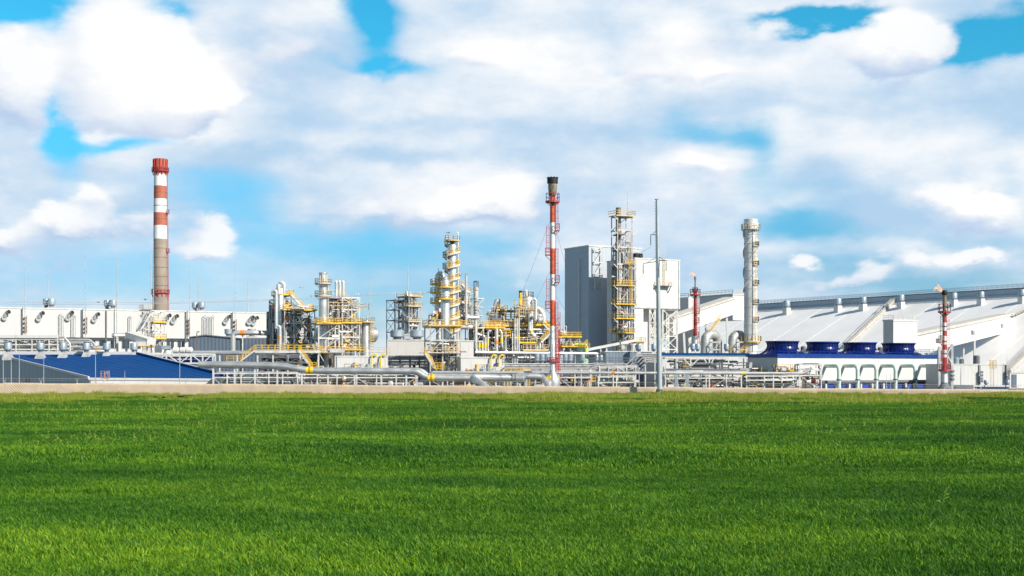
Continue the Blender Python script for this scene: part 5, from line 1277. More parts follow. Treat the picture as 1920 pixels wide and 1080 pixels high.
def unit_three():
    Y = 306; k = Y/F; z = lambda y: ZZ(y, Y); c = at(848, 690, Y); c = (c.x, c.y)
    t = thing('spiral_stair_column', 'tallest silver column of the plant wrapped by a yellow spiral stair', 'column', (c[0], c[1], 0))
    r = 8.6*k; vessel(t, c, r, 0, z(462), M_silver)
    spiral(t, c, r, r+.75, z(640), z(456), 3.1, .2, M_yellow)
    ringdeck(t, c, .6, r+.7, z(453)+.2, M_cream, .0, pi*2)
    mb = MB(); mb.lathe(c, [(.5, z(456)), (.6, z(451)), (.3, z(449))], 12); mb.build('top_nozzle', M_rust, t)
    pipe(t, [(c[0]+1.4, c[1]-.6, z(640)), (c[0]+1.4, c[1]-.6, z(437)), (c[0]+1.2, c[1]-.6, z(436))], .16, M_pipe)
    for y in (482, 503): 
        q = .95*pi; ringdeck(t, c, r, r+1.2, z(y), M_galv, pi*.8, pi*1.35)
    # front column
    Y2 = 297; k = Y2/F; z2 = lambda y: ZZ(y, Y2); c2 = at(835, 690, Y2); c2 = (c2.x, c2.y)
    t = thing('front_column', 'silver column with two yellow ring platforms standing in front of the spiral stair column', 'column', (c2[0], c2[1], 0))
    r = 8.2*k; vessel(t, c2, r, 0, z2(528), M_silver); ringdeck(t, c2, r, r+1.1, z2(539), M_yellow); ringdeck(t, c2, r, r+1.1, z2(561), M_yellow)
    mb = MB(); mb.lathe(c2, [(r*.55, z2(526)), (r*.55, z2(520)), (r*.2, z2(518))], 14); mb.build('top_nozzle', M_pipe, t)
    mb = MB()
    for s in (-.22, .22): mb.beam((c2[0]+s-.2, c2[1]-r-.35, 1), (c2[0]+s-.2, c2[1]-r-.35, z2(561)), .08)
    q = 1.
    while q < z2(561): mb.beam((c2[0]-.42, c2[1]-r-.35, q), (c2[0]+.02, c2[1]-r-.35, q), .06); q += .5
    mb.build('ladder', M_galv, t)
    # rear left column with hanging platforms
    Y3 = 312; k = Y3/F; z3 = lambda y: ZZ(y, Y3); c3 = at(823, 690, Y3); c3 = (c3.x, c3.y)
    t = thing('rear_column', 'slim dark shaded column with three side platforms left of the front column', 'column', (c3[0], c3[1], 0))
    r = 5*k; vessel(t, c3, r, 0, z3(522), M_silver)
    for y in (533, 549, 568): ringdeck(t, c3, r, r+1.5, z3(y), M_yellow, pi*.7, pi*1.9)
    for y in (532, 548, 567): mb = MB(); x = XX(812, Y3); mb.box(x-.2, x+2.2, Y3-1.4, Y3-.3, z3(y)-.05, z3(y)+.05); p = mb.build('side_platform', M_galv, t); mb = MB(); mb.rail([(x+2.2, Y3-1.4, z3(y)), (x-.2, Y3-1.4, z3(y)), (x-.2, Y3-.3, z3(y))], 1.1, .08, .8); mb.build('railing', M_cream, p)
    pipe(t, [at(819, 600, Y3-1), at(819, 518, Y3-1), at(826, 511, Y3-1), at(831, 517, Y3-1), at(831, 540, Y3-1)], .55, M_silver, 12); pipe(t, [at(822, 560, Y3-2), at(822, 503, Y3-2)], .08, M_pipe)
    mb = MB(); q = at(826, 592, Y3-1); mb.tube([q-V((0, .8, 0)), q+V((0, .8, 0))], .9, 14); mb.build('dark_fan', M_rust, t)
    # deck and legs
    Y = 292; fr = F0(806, Y, 12); u = fr.ulen; z = lambda y: ZZ(y, Y)
    t = thing('column_deck_frame', 'steel deck frame with yellow railings round the feet of the silver columns', 'process frame', fr.p(0, 0, 0))
    us = [u(807), u(830), u(863)]
    frame(t, fr, us, [0, 9], 0, [z(662), z(638), z(612)], z(611), (z(612),), 'z', M_galv, cw=.3, railh=1.3)
    mb = MB(); mb.fbox(fr, u(790), u(870), -1, 4, z(662), z(661)); d = mb.build('middle_deck', M_steel, t)
    mb = MB(); mb.rail([fr.p(u(790), -1, z(661)), fr.p(u(868), -1, z(661))], 1.1, .07, 1.2); mb.build('railing', M_cream, d)
    mb = MB(); mb.rail([fr.p(u(833), -1.1, z(661)), fr.p(u(856), -1.1, z(661))], 1.3, .1, 1.0, (.2, .55, 1)); mb.build('railing', M_yellow, d)
    stair(t, fr.p(u(812), -2, z(691)), fr.p(u(795), -2, z(663)), 1.2, M_steel, M_yellow); mb = MB(); mb.fbox(fr, u(811), u(829), -3, -1, z(692), z(691)); d = mb.build('landing', M_yellow, t); mb = MB(); mb.rail([fr.p(u(811), -3, z(691)), fr.p(u(829), -3, z(691))], 1.3, .1, .8, (.3, .6, 1)); mb.build('railing', M_yellow, d)
    mb = MB(); mb.beam(fr.p(u(863), -.5, z(660)), fr.p(u(873), -.5, z(659.5)), .6, .3); mb.build('lamp_arm', M_dsteel, t)
    mb = MB(); mb.fbox(fr, u(863), u(886), 2, 9, z(613), z(611.5)); d = mb.build('side_deck', M_galv, t); mb = MB(); mb.rail([fr.p(u(863), 2, z(611)), fr.p(u(886), 2, z(611))], 1.3, .1, 1.2); mb.build('railing', M_yellow, d)
    clutter(t, fr, us[0], us[-1], 1, 8, z(690), z(640), 90, 71, .5, .22, .15); clutter(t, fr, us[0], u(826), 1, 8, z(611), z(585), 22, 72, .35, .2, .25); clutter(t, fr, u(842), u(858), -1.5, 0, z(692), z(662), 12, 73, .2, .2, .2)
    # braced frame behind with vent
    Y = 318; fr = F0(862, Y, 24); u = fr.ulen; z = lambda y: ZZ(y, Y)
    t = thing('vent_process_frame', 'dense pipe filled frame with a bent vent right of the spiral stair column', 'process frame', fr.p(0, 0, 0))
    frame(t, fr, [u(864), u(878)], [0, 6], 0, [z(612), z(592), z(570), z(548)], z(546), (z(548), z(570)), 'z', M_galv, rm=M_cream)
    mb = MB(); mb.fbox(fr, u(862), u(886), 0, 3, z(550), z(549)); d = mb.build('top_deck', M_steel, t); mb = MB(); mb.rail([fr.p(u(870), 0, z(549)), fr.p(u(886), 0, z(549))], 1.3, .1, 1); mb.build('railing', M_cream, d)
    stair(t, fr.p(u(862), -1, z(533)), fr.p(u(876), -1, z(549)), 1, M_steel, M_cream)
    pipe(t, [at(874, 610, Y-1), at(874, 515, Y-1), at(877, 514, Y-1)], .32, M_pipe, 10)
    clutter(t, fr, u(860), u(884), -1, 5, z(614), z(552), 120, 74, .45, .2, .2)
    # small cowled stack on its lattice
    Y = 322; k = Y/F; c = at(892.5, 690, Y); c = (c.x, c.y); z = lambda y: ZZ(y, Y)
    t = thing('cowled_stack', 'small grey stack with open cage cowl on a slim lattice', 'stack', (c[0], c[1], 0))
    mb = MB(); mb.lathe(c, [(4.6*k, z(600)), (4.6*k, z(545)), (5.6*k, z(544)), (5.6*k, z(540)), (4.4*k, z(540)), (4.2*k, z(538))], 18); mb.build('shell', M_galv, t)
    mb = MB()
    for i in range(9): a = 2*pi*i/9; mb.beam((c[0]+4.4*k*cos(a), c[1]+4.4*k*sin(a), z(539)), (c[0]+4.4*k*cos(a), c[1]+4.4*k*sin(a), z(528)), .13)
    mb.lathe(c, [(5*k, z(529)), (5*k, z(527.5)), (1*k, z(526))], 14); mb.build('cowl', M_dsteel, t)
    f2 = F0(885, Y, 24); frame(t, f2, [f2.ulen(889), f2.ulen(901)], [-2, 2], 0, [z(640), z(615), z(592), z(576), z(560)], z(557), (), 'z', M_galv)
unit_three()
# ------------------------------------------------------------------ dense unit with the top vessel
def unit_four():
    Y = 322; fr = F0(886, Y, 14); u = fr.ulen; z = lambda y: ZZ(y, Y)
    t = thing('main_process_frame', 'wide dense steel frame full of pipes left of the tall flare', 'process frame', fr.p(0, 0, 0))
    us = [u(p) for p in (888, 906, 928, 947, 970, 993, 1018, 1044)]
    frame(t, fr, us, [0, 10], 0, [z(676), z(655), z(634), z(612)], z(606), (z(612),), 'm', M_galv, railh=1.2, shade_decks=True)
    for a, b, y, v in ((905, 945, 613, -1.2), (984, 1030, 607, -1.0), (970, 1004, 641, -1.2), (978, 1025, 655, -1.6), (930, 956, 628, -1), (1030, 1052, 630, -1)):
        mb = MB(); mb.fbox(fr, u(a), u(b), v, 0, z(y)-.1, z(y)); d = mb.build('deck', M_galv, t)
        mb = MB(); mb.beam(fr.p(u(a), v, z(y)-.15), fr.p(u(b), v, z(y)-.15), .1, .4); mb.rail([fr.p(u(a), v, z(y)), fr.p(u(b), v, z(y))], 1.2, .1, 1.1, (.5, 1)); mb.build('railing', M_yellow if y != 655 else M_cream, d)
    stair(t, fr.p(u(1010), -2, z(642)), fr.p(u(1031), -2, z(620)), 1.2, M_steel, M_yellow, h=1.2); stair(t, fr.p(u(1016), -1, z(607)), fr.p(u(1030), -1, z(620)), 1.0)
    clutter(t, fr, us[0], us[-1], -.8, 9, z(690), z(614), 330, 81, .45, .26, .25)
    clutter(t, fr, us[2], us[-1], 0, 8, z(612), z(596), 110, 82, .3, .22, .3)
    # marked risers at the front
    v = -1.8
    for px, y0, y1, yb, r, m in ((889, 600, 660, 0, .3, None), (896, 640, 662, 648, .27, M_brightyel), (901.5, 640, 662, 649, .27, M_brightyel), (907, 632, 664, 647, .3, M_brightyel), (912, 622, 662, 639, .25, M_brightyel), (928, 616, 672, 642, .42, M_orange), (945, 622, 660, 644, .2, None), (969.5, 596, 662, 633, .25, M_brightyel), (993, 583, 628, 622, .42, M_brightyel), (1040, 600, 662, 0, .25, None)):
        o = pipe(t, [fr.p(u(px), v, z(y0)), fr.p(u(px), v, z(y1-4)), fr.p(u(px)+.9, v, z(y1+2))], r, M_pipe, 10)
        if m: bnd(o, fr.p(u(px), v, z(yb)), (0, 0, 1), r, .95, m)
    o = pipe(t, [fr.p(u(934), -1, z(618)), fr.p(u(939), -1, z(624)), fr.p(u(939), -1, z(646)), fr.p(u(943), -1, z(657)), fr.p(u(946), -1, z(660))], .42, M_silver, 12); bnd(o, fr.p(u(939), -1, z(638)), (0, 0, 1), .42, 1.1, M_brightyel)
    pipe(t, [fr.p(u(890), -1, z(625)), fr.p(u(909), -1, z(631)), fr.p(u(911), -1, z(656))], .32, M_pipe, 10)
    for px in (957.5, 962, 966): mb = MB(); mb.fbox(fr, u(px)-.12, u(px)+.18, -2.0, -1.8, 2, z(597 if px > 958 else 624)); mb.build('cable_ladder', M_galv, t)
    # vessels
    c = fr.p(u(903), 4, 0); vessel(t, c, 2.6, 0, z(622), M_dsteel, name='dark_vessel'); c = fr.p(u(952), 3, 0); vessel(t, c, 1.5, 0, z(630), M_silver); c = fr.p(u(1012), 3, 0); vessel(t, c, 2.0, 0, z(640), M_silver)
    # long level pipe in front
    pipe(t, [fr.p(u(886), -3, z(661)), fr.p(u(1114), -3, z(663)), fr.p(u(1119), -3, z(670))], .42, M_pipe, 12, 'long_level_pipe')
    # dome vessel
    Y = 330; z = lambda y: ZZ(y, Y); c = at(929, 690, Y)
    t = thing('dome_vessel', 'silver dome topped vessel with bent pipes left of the cylindrical top vessel', 'vessel', (c.x, c.y, 0)); r = 1.95; c = (c.x, c.y)
    vessel(t, c, r, z(640), z(595), M_silver); mb = MB(); mb.tube([at(918, 592, Y-1), at(919, 592, Y-1), at(936, 592, Y-1)], [.3, 1.1, 1.1], 16); mb.build('side_head', M_silver, t)
    pipe(t, [at(927, 586, Y-.5), at(928, 571, Y-.5), at(931, 563, Y-.5), at(935, 566, Y-.5), at(936, 580, Y-.5)], .5, M_silver, 12); pipe(t, [at(936, 585, Y-1), at(937, 561, Y-1)], .2, M_dsteel)
    mb = MB(); mb.lathe(c, [(2.4, 0), (2.4, z(640))], 12); mb.build('skirt', M_dsteel, t)
    f = F0(930, Y-2, 14); u = f.ulen; frame(t, f, [u(934), u(947)], [0, 3], z(612), [z(597), z(583)], z(575), (z(583),), 'z', M_cream, rm=M_yellow); clutter(t, f, u(916), u(946), -1, 3, z(606), z(574), 24, 83, .3, .2, .3)
    # cylindrical top vessel
    Y = 326; k = Y/F; z = lambda y: ZZ(y, Y); c = at(988.5, 690, Y); c = (c.x, c.y); r = 12*k
    t = thing('top_vessel', 'silver cylindrical vessel on top of the dense unit with yellow box and railings', 'vessel', (c[0], c[1], 0))
    mb = MB(); mb.lathe(c, [(r*.35, z(606)), (r*.8, z(590)), (r, z(580)), (r, z(560)), (r*.85, z(557)), (r*.3, z(556))], 24); mb.build('shell', M_silver, t)
    mb = MB(); mb.lathe(c, [(r*.5, 0), (r*.5, z(600))], 14); mb.build('leg_skirt', M_dsteel, t)
    for y in (577, 563): mb = MB(); mb.ring(c, r, r+.12, z(y)-.12, z(y)+.12, 24); mb.build('hoop', M_yellow if y > 570 else M_galv, t)
    mb = MB(); mb.rail(circ(c, r*.95, z(557), 14), 1.4, .12, 3, (.5, 1), True); mb.build('top_railing', M_cream, t)
    f = F0(972, Y-2, 14); u = f.ulen
    mb = MB(); mb.fbox(f, u(973.5), u(977.5), -1, .4, z(575), z(550)); mb.build('yellow_panel', M_yellow, t); mb = MB(); q = f.p(u(975.5), -.3, 0); mb.lathe(q, [(.42, z(550)), (.42, z(546))], 10); mb.build('panel_cap', M_black, t)
    frame(t, f, [u(972), u(1001)], [-1, 4], z(606), [z(594), z(578)], z(560), (), None, M_cream, cw=.24)
    for px in (975, 998): mb = MB(); mb.rail([f.p(u(px)-1.2, -1.2, z(592)), f.p(u(px)+1.2, -1.2, z(592))], 2.6, .1, .6, (.3, .6, 1)); mb.build('railing', M_cream, t)
    mb = MB(); mb.fbox(f, u(962), u(974), -1.5, 1, z(577), z(576)); d = mb.build('side_platform', M_galv, t); mb = MB(); mb.rail([f.p(u(962), -1.5, z(576)), f.p(u(974), -1.5, z(576))], 1.2, .1, .8); mb.build('railing', M_cream, d)
    pipe(t, [at(993, 620, Y-3), at(993, 588, Y-3)], .4, M_pipe, 10); pipe(t, [at(1001, 560, Y-2), at(1004.5, 562, Y-2), at(1004.5, 602, Y-2)], .38, M_pipe, 12)
    pipe(t, [at(1002, 577, Y), at(1010, 579, Y), at(1016, 585, Y), at(1019, 594, Y), at(1019, 606, Y)], .8, M_silver, 16); mb = MB(); mb.lathe(V((XX(1012, Y), Y-1.5, 0)), [(.1, z(595)), (.5, z(594)), (.62, z(592.5)), (.5, z(590.5)), (.1, z(589.5))], 12); mb.build('round_lamp', M_white2, t)
    clutter(t, f, u(972), u(1030), -1, 4, z(612), z(582), 36, 84, .3, .2, .3); clutter(t, f, u(985), u(995), -1, 2, z(557), z(552), 5, 85, .3, .1, .2)
    # dark canopy
    fr = F0(945, 330, 14); u = fr.ulen
    t = thing('dark_canopy', 'dark flat canopy between the dome vessel and the cylindrical top vessel', 'canopy', fr.p(0, 0, 0)); z = lambda y: ZZ(y, 330)
    mb = MB(); mb.fbox(fr, u(946), u(974), 0, 6, z(584), z(581)); mb.build('roof', M_dsteel, t)
    for px in (949, 959, 970): mb = MB(); mb.beam(fr.p(u(px), .5, 0), fr.p(u(px), .5, z(577)), .3); mb.build('post', M_dsteel, t)
    mb = MB(); mb.rail([fr.p(u(948), -.6, z(597)), fr.p(u(972), -.6, z(597))], 1.6, .12, 1, (.3, .6, 1)); mb.build('railing', M_yellow, t)
    # right hand deck with sphere and green tank
    Y = 330; fr = F0(1052, Y, 8); u = fr.ulen; z = lambda y: ZZ(y, Y)
    t = thing('right_deck_frame', 'yellow railed deck frame with a white round tank before the grey blue tower', 'process frame', fr.p(0, 0, 0))
    frame(t, fr, [u(1056), u(1070), u(1087)], [0, 6], 0, [z(651), z(633)], z(632), (z(633), z(651)), 'z', M_galv)
    c = fr.p(u(1055), 1, 0); q = z(624); mb = MB(); mb.lathe(c, [(.1, q-1.1), (.7, q-.9), (1.05, q-.3), (1.05, q+.3), (.7, q+.9), (.1, q+1.1)], 18); mb.build('round_tank', M_white2, t)
    pipe(t, [fr.p(u(1057), 0, z(633)), fr.p(u(1057), 0, z(606))], .14, M_pipe); pipe(t, [fr.p(u(1062), 0, z(633)), fr.p(u(1062), 0, z(612)), fr.p(u(1060), 0, z(611))], .1, M_pipe)
    stair(t, fr.p(u(1083), -2, z(660)), fr.p(u(1098), -2, z(645)), 1.2, M_steel, M_yellow); clutter(t, fr, u(1050), u(1085), 0, 5, z(665), z(636), 30, 86, .3, .25, .2)
    t = thing('green_tank', 'pale green tank with yellow pipe bend before the grey blue tower', 'tank', at(1094, 700, 328)); Y = 328; c = at(1094, 690, Y); mb = MB(); mb.lathe(c, [(1.3, 0), (1.3, ZZ(650, Y)), (.9, ZZ(646, Y)), (.2, ZZ(644, Y))], 18); mb.build('shell', M_green2, t)
    pipe(t, [at(1078, 646, Y-1.5), at(1095, 646, Y-1.5), at(1099, 652, Y-1.5), at(1099, 668, Y-1.5)], .4, mat('lime_pipe', (.55, .60, .12), .45), 12); mb = MB(); mb.rail([at(1087, 652, Y-2), at(1106, 652, Y-2)], 1.2, .1, .7, (.3, .6, 1)); mb.build('railing', M_yellow, t)
    G_c = 'grey capped ventilators below the tower'
    for px, w in ((1007, 'leftmost, left of the tall flare'), (1017, 'second, left of the tall flare'), (1026, 'third, touching the tall flare'), (1060, 'first right of the tall flare'), (1069, 'second right of the tall flare'), (1092, 'in front of the green tank'), (1119, 'small, right of the pipe end'), (1127, 'small, at the foot of the dark tower face')):
        Y = 312; k = Y/F; s = 5 if px < 1100 else 3.4; c = at(px, 690, Y); t = thing('ventilator', 'grey capped ventilator on the low roof: '+w, 'ventilator', (c.x, c.y, ZZ(678, Y)), G_c)
        mb = MB(); mb.lathe(c, [(s*k, ZZ(676, Y)), (s*k, ZZ(665+(5-s), Y)), (s*.85*k, ZZ(664+(5-s), Y))], 16); mb.build('cap', M_ltblue, t); mb = MB(); mb.lathe(c, [(s*.6*k, ZZ(683, Y)), (s*.6*k, ZZ(676, Y))], 10); mb.build('neck', M_dsteel, t)
    # low house that carries them, and bank of pipes in front
    low_building(940, 1140, 683, 309, 'long low dark house under the row of grey capped ventilators', 2, 9, M_slate, 'low_dark_house')
    fr = F0(944, 280, 2); u = fr.ulen; z = lambda y: ZZ(y, 280)
    t = thing('railed_pipe_bank', 'wide bank of level silver pipes with dark railing left and right of the flare', 'pipe rack', fr.p(0, 0, 0)); us = [u(p) for p in range(946, 1200, 36)]
    frame(t, fr, us, [0, 9], 0, [z(690), z(697)], z(689), (), None, M_galv)
    for i in range(22): y = 686+(i*7) % 12; v = .2+(i*2.9) % 8.8; mb = MB(); mb.tube([fr.p(us[0]+(i*3 % 7), v, z(y)), fr.p(us[-1]-(i*5 % 11), v, z(y))], (.2, .12, .28, .16)[i % 4], 8); mb.build('pipe', (M_pipe, M_pipe, M_galv, M_silver)[i % 4], t)
    mb = MB(); mb.rail([fr.p(us[0], -.5, z(684)), fr.p(us[-1], -.5, z(684))], 1.3, .07, 2.0, (.5, 1)); mb.build('railing', M_dsteel, t)
    mb = MB(); mb.rail([fr.p(us[0], 5, z(681)), fr.p(us[-1], 5, z(681))], 1.2, .07, 2.0, (.5, 1)); mb.build('railing', M_dsteel, t)
    clutter(t, fr, us[0], us[-1], 0, 6, .5, z(697), 50, 87, .4, .2, .15)
unit_four()

# ------------------------------------------------------------------ flares
def landing(t, c, r, x1, z, Y, m, h=1.3):
    x0 = c[0]+(r if x1 > c[0] else -r); a, b = sorted((x0, x1)); mb = MB(); mb.box(a, b, Y-.7, Y+.7, z-.06, z+.06); mb.beam((x1, Y, z-.1), (x0, Y, z-abs(x1-x0)*1.1), .1); d = mb.build('landing', m, t)
    mb = MB(); mb.rail([(x0, Y-.65, z), (x1, Y-.65, z), (x1, Y+.65, z), (x0, Y+.65, z)], h, .07, .7, (.5, 1)); mb.build('railing', m, d)
def lad(t, x, Y, z0, z1, m, cage=True):
    mb = MB()
    for s in (-.22, .22): mb.beam((x+s, Y, z0), (x+s, Y, z1), .055)
    z = z0
    while z < z1: mb.beam((x-.22, Y, z), (x+.22, Y, z), .05); z += .45
    o = mb.build('ladder', m, t)
    if cage:
        mb = MB(); z = z0+1
        while z < z1: mb.tube([(x-.35, Y, z), (x-.3, Y-.6, z), (x+.3, Y-.6, z), (x+.35, Y, z)], .028, 4); z += 1.3
        for s in (-.3, .3): mb.beam((x+s, Y-.6, z0+1), (x+s, Y-.6, z1), .04)
        mb.build('cage', m, o)
def big_flare():
    Y = 240; k = Y/F; z = lambda y: ZZ(y, Y); cx = XX(1036, Y); c = (cx, Y)
    t = thing('tall_flare', 'tall orange red and white flare stack with sooty tip on a silver bulb', 'flare stack', (cx, Y, 0))
    def seg(y0, y1, r0, r1, m, nm): mb = MB(); mb.lathe(c, [(r1*k, z(y1)), (r0*k, z(y0))], 22); return mb.build(nm, m, t)
    mb = MB(); mb.lathe(c, [(10*k, z(344)), (10.2*k, z(335)), (9.4*k, z(334)), (9.4*k, z(333)), (8*k, z(333)), (8*k, z(338))], 22); mb.build('tip', M_black, t)
    mb = MB()
    for i in range(10): a = 2*pi*i/10; mb.box(cx+9.6*k*cos(a)-.12, cx+9.6*k*cos(a)+.12, Y+9.6*k*sin(a)-.12, Y+9.6*k*sin(a)+.12, z(334.5), z(332.3))
    mb.build('tip_lug', M_black, t)
    mb = MB(); mb.lathe(c, [(5*k, z(368)), (7.2*k, z(363)), (8.2*k, z(356)), (8.4*k, z(344))], 22); mb.build('burner', M_soot, t)
    for y0, y1, m in ((367.5, 417, M_orangered), (417, 466, M_bandwhite), (466, 514.5, M_orangered), (514.5, 563, M_bandwhite), (563, 611, M_orangered), (611, 676, M_bandwhite)): seg(y0, y1, 4.7, 4.8, m, 'band')
    mb = MB(); mb.lathe(c, [(5*k, z(696)), (4.6*k, z(676.2))], 20); mb.build('neck', M_bandwhite, t)
    mb = MB(); mb.lathe(c, [(13*k, 0), (14*k, z(722)), (14.4*k, z(715)), (13*k, z(709)), (9.5*k, z(703)), (6*k, z(696)), (5*k, z(694))], 26); mb.build('bulb', M_silver, t)
    mb = MB(); q = V((cx-6.4*k, Y-7.8*k, z(708))); mb.tube([q, q-V((.15, .2, -.08))], .45, 14); mb.build('orange_disc', M_brightyel, t)
    ringdeck(t, c, 4.7*k, 13*k, z(378.5), M_crim, dm=M_red, h=1.5); ringdeck(t, c, 4.8*k, 10.5*k, z(677), M_crim, dm=M_red, h=.6)
    for y, px in ((433, 1048.5), (478.5, 1022.5), (530, 1048.5), (578, 1022.5)): landing(t, c, 4.7*k, XX(px, Y), z(y), Y-.3, M_crim)
    for x, y0, y1 in ((1043.5, 433, 380), (1027, 478, 424), (1043.5, 530, 466), (1027, 578, 522), (1043.5, 640, 566), (1045, 700, 640)): lad(t, XX(x, Y), Y-.4, z(y0), z(y1), M_crim)
    mb = MB(); mb.tube([(cx+.62, Y-.2, z(690)), (cx+.62, Y-.2, z(372))], .05, 5); mb.build('pilot_line', M_crim, t)
    for (y0, px, y1, Yg) in ((402, 960, 600, 255), (408, 1100, 640, 262), (545, 1130, 690, 262), (500, 940, 690, 258), (545, 1046, 690, 300)):
        mb = MB(); a = at(1036, y0, Y); b = at(px, y1, Yg); b2 = a+(b-a)*((a.z)/(a.z-b.z)); mb.tube([a, b2], .022, 4); mb.build('guy_wire', M_dwire, t)
    # red lattice mast behind the shaft
    fr = Fr(XX(1041, 246), 246, 20); mb = MB()
    t2 = thing('red_lattice_mast', 'small crimson lattice mast hugging the lower part of the tall flare', 'mast', fr.p(0, 0, 0))
    for a in (0, 1.0):
        for b in (0, 1.0): mb = MB(); mb.beam(fr.p(a, b, 0), fr.p(a, b, ZZ(585, 246)), .12); mb.build('post', M_crim, t2)
    for i in range(11):
        mb = MB()
        for b in (0, 1.0): mb.beam(fr.p(0, b, i*1.3), fr.p(1, b, (i+1)*1.3), .08); mb.beam(fr.p(0, b, i*1.3), fr.p(1, b, i*1.3), .08)
        mb.build('brace', M_crim, t2)
big_flare()
def flame(px, py, Y, L, label):
    b = at(px, py, Y); mb = MB(); r = random.Random(int(px)); vs = []
    P = [b+V((-L*f, .1*sin(f*5), L*.38*sin(f*3.1)*(.6+f))) for f in (0, .12, .3, .5, .7, .88, 1)]
    mb.tube(P, [L*q for q in (.05, .17, .22, .17, .14, .08, .01)], 12); mb.tube([P[2]+V((0, -.1, .1)), P[2]+V((-L*.1, 0, L*.35)), P[2]+V((-L*.25, 0, L*.5))], [L*.12, L*.1, L*.01], 8)
    return tag(mb.build('flame', M_flame, None, loc=b), label, 'flame')
def red_flare():
    Y = 250; k = Y/F; z = lambda y: ZZ(y, Y); cx = XX(1771, Y); c = (cx, Y)
    t = thing('red_flare', 'shorter red and white flare with brown tip and cone foot before the warehouse', 'flare stack', (cx, Y, 0))
    mb = MB(); mb.lathe(c, [(4.8*k, z(553)), (5.2*k, z(552)), (5.2*k, z(545)), (4.6*k, z(544)), (3.8*k, z(544)), (3.8*k, z(548))], 18); mb.build('tip', M_black, t)
    mb = MB(); mb.lathe(c, [(3*k, z(582)), (3.8*k, z(574)), (3.8*k, z(553))], 18); mb.build('burner', M_soot, t)
    for y0, y1, m in ((582, 588, M_red), (588, 605, M_red), (605, 620, M_bandwhite), (620, 630, M_red), (630, 646, M_bandwhite), (646, 656, M_red), (656, 670, M_bandwhite), (670, 694, M_red)):
        mb = MB(); mb.lathe(c, [(3.9*k, z(y1)), (3.9*k, z(y0))], 18); mb.build('band', m, t)
    mb = MB(); mb.lathe(c, [(4.6*k, z(718)), (4.6*k, z(694))], 18); mb.build('neck', M_bandwhite, t)
    mb = MB(); mb.lathe(c, [(14*k, -.1), (14*k, z(729)), (9*k, z(723)), (5*k, z(717))], 22); mb.build('cone_foot', M_dsteel, t)
    ringdeck(t, c, 3.9*k, 11.5*k, z(585), M_crim, dm=M_red, h=1.5); ringdeck(t, c, 3.9*k, 11.5*k, z(694), M_crim, dm=M_red, h=1.1); landing(t, c, 3.9*k, XX(1761, Y), z(642), Y-.3, M_red)
    lad(t, XX(1764.5, Y), Y-.3, z(642), z(592), M_dsteel); lad(t, XX(1766, Y), Y-.5, z(694), z(642), M_crim); lad(t, XX(1776.5, Y), Y-.3, z(694), z(600), M_crim, False)
    for y, m in ((592, M_red), (612, M_dsteel), (640, M_dsteel), (663, M_dsteel)): mb = MB(); mb.ring(c, 3.9*k, 4.5*k, z(y)-.12, z(y)+.12, 18); mb.build('clamp_ring', m, t)
    for px, y1 in ((1700, 730), (1845, 730)): mb = MB(); mb.tube([(cx, Y, z(600)), at(px, 733, Y+4)], .012, 4); mb.build('guy_wire', M_dwire, t)
    flame(1768, 547, Y, 1.9, 'pale orange flame blowing sideways from the shorter red flare tip')
    fr = Fr(XX(1762, 256), 256, 25); z = lambda y: ZZ(y, 256)
    t = thing('grey_strut_frame', 'grey braced strut frame standing just behind the shorter red flare', 'frame', fr.p(0, 0, 0))
    for px, y0 in ((1761, 650), (1775, 650), (1785, 645)): mb = MB(); u = fr.ulen(px); mb.beam(fr.p(u, 0, -.1), fr.p(u, 0, z(y0)), .45); mb.build('post', M_galv, t)
    ua, ub, uc = fr.ulen(1761), fr.ulen(1775), fr.ulen(1785)
    for a, b, y0, y1 in ((ua, ub, 652, 668), (ub, ua, 668, 684), (ub, uc, 664, 647), (ub, uc, 664, 682)): mb = MB(); mb.beam(fr.p(a, 0, z(y0)), fr.p(b, 0, z(y1)), .25); mb.build('brace', M_galv, t)
    mb = MB()
    for y in (696, 704, 711): mb.fbox(fr, uc-.5, uc+.2, -.5, 0, z(y)-.2, z(y)+.2)
    mb.build('cable_bracket', M_dsteel, t)
red_flare()
def small_flare():
    Y = 335; k = Y/F; z = lambda y: ZZ(y, Y); cx = XX(1303.5, Y); c = (cx, Y)
    t = thing('small_red_flare', 'smallest red flare with thin tip beside the overhanging block', 'flare stack', (cx, Y, 0))
    mb = MB(); mb.lathe(c, [(1.5*k, z(550)), (1.2*k, z(526)), (2.2*k, z(523)), (2.2*k, z(519)), (1.2*k, z(518))], 12); mb.build('tip', M_soot, t)
    mb = MB(); mb.lathe(c, [(3.4*k, z(630)), (3*k, z(556)), (3*k, z(545)), (1.5*k, z(543))], 16); mb.build('shaft', M_red, t)
    mb = MB(); mb.lathe(c, [(3.6*k, 0), (3.4*k, z(630))], 16); mb.build('lower_shaft', M_bandwhite, t)
    ringdeck(t, c, 3*k, 10*k, z(553), M_red, dm=M_red, h=1.4); ringdeck(t, c, 2*k, 5*k, z(546), M_crim, dm=M_red, h=.9)
    for y, px in ((588, 1310.5), (605, 1310), (632, 1310)): landing(t, c, 3*k, XX(px, Y), z(y), Y-.3, M_crim)
    lad(t, XX(1309, Y), Y-.3, z(650), z(558), M_crim); lad(t, XX(1299, Y), Y-.3, z(620), z(558), M_crim, False)
    flame(1303.5, 517, Y, 1.6, 'pale pink flame above the thin tip of the smallest red flare')
small_flare()

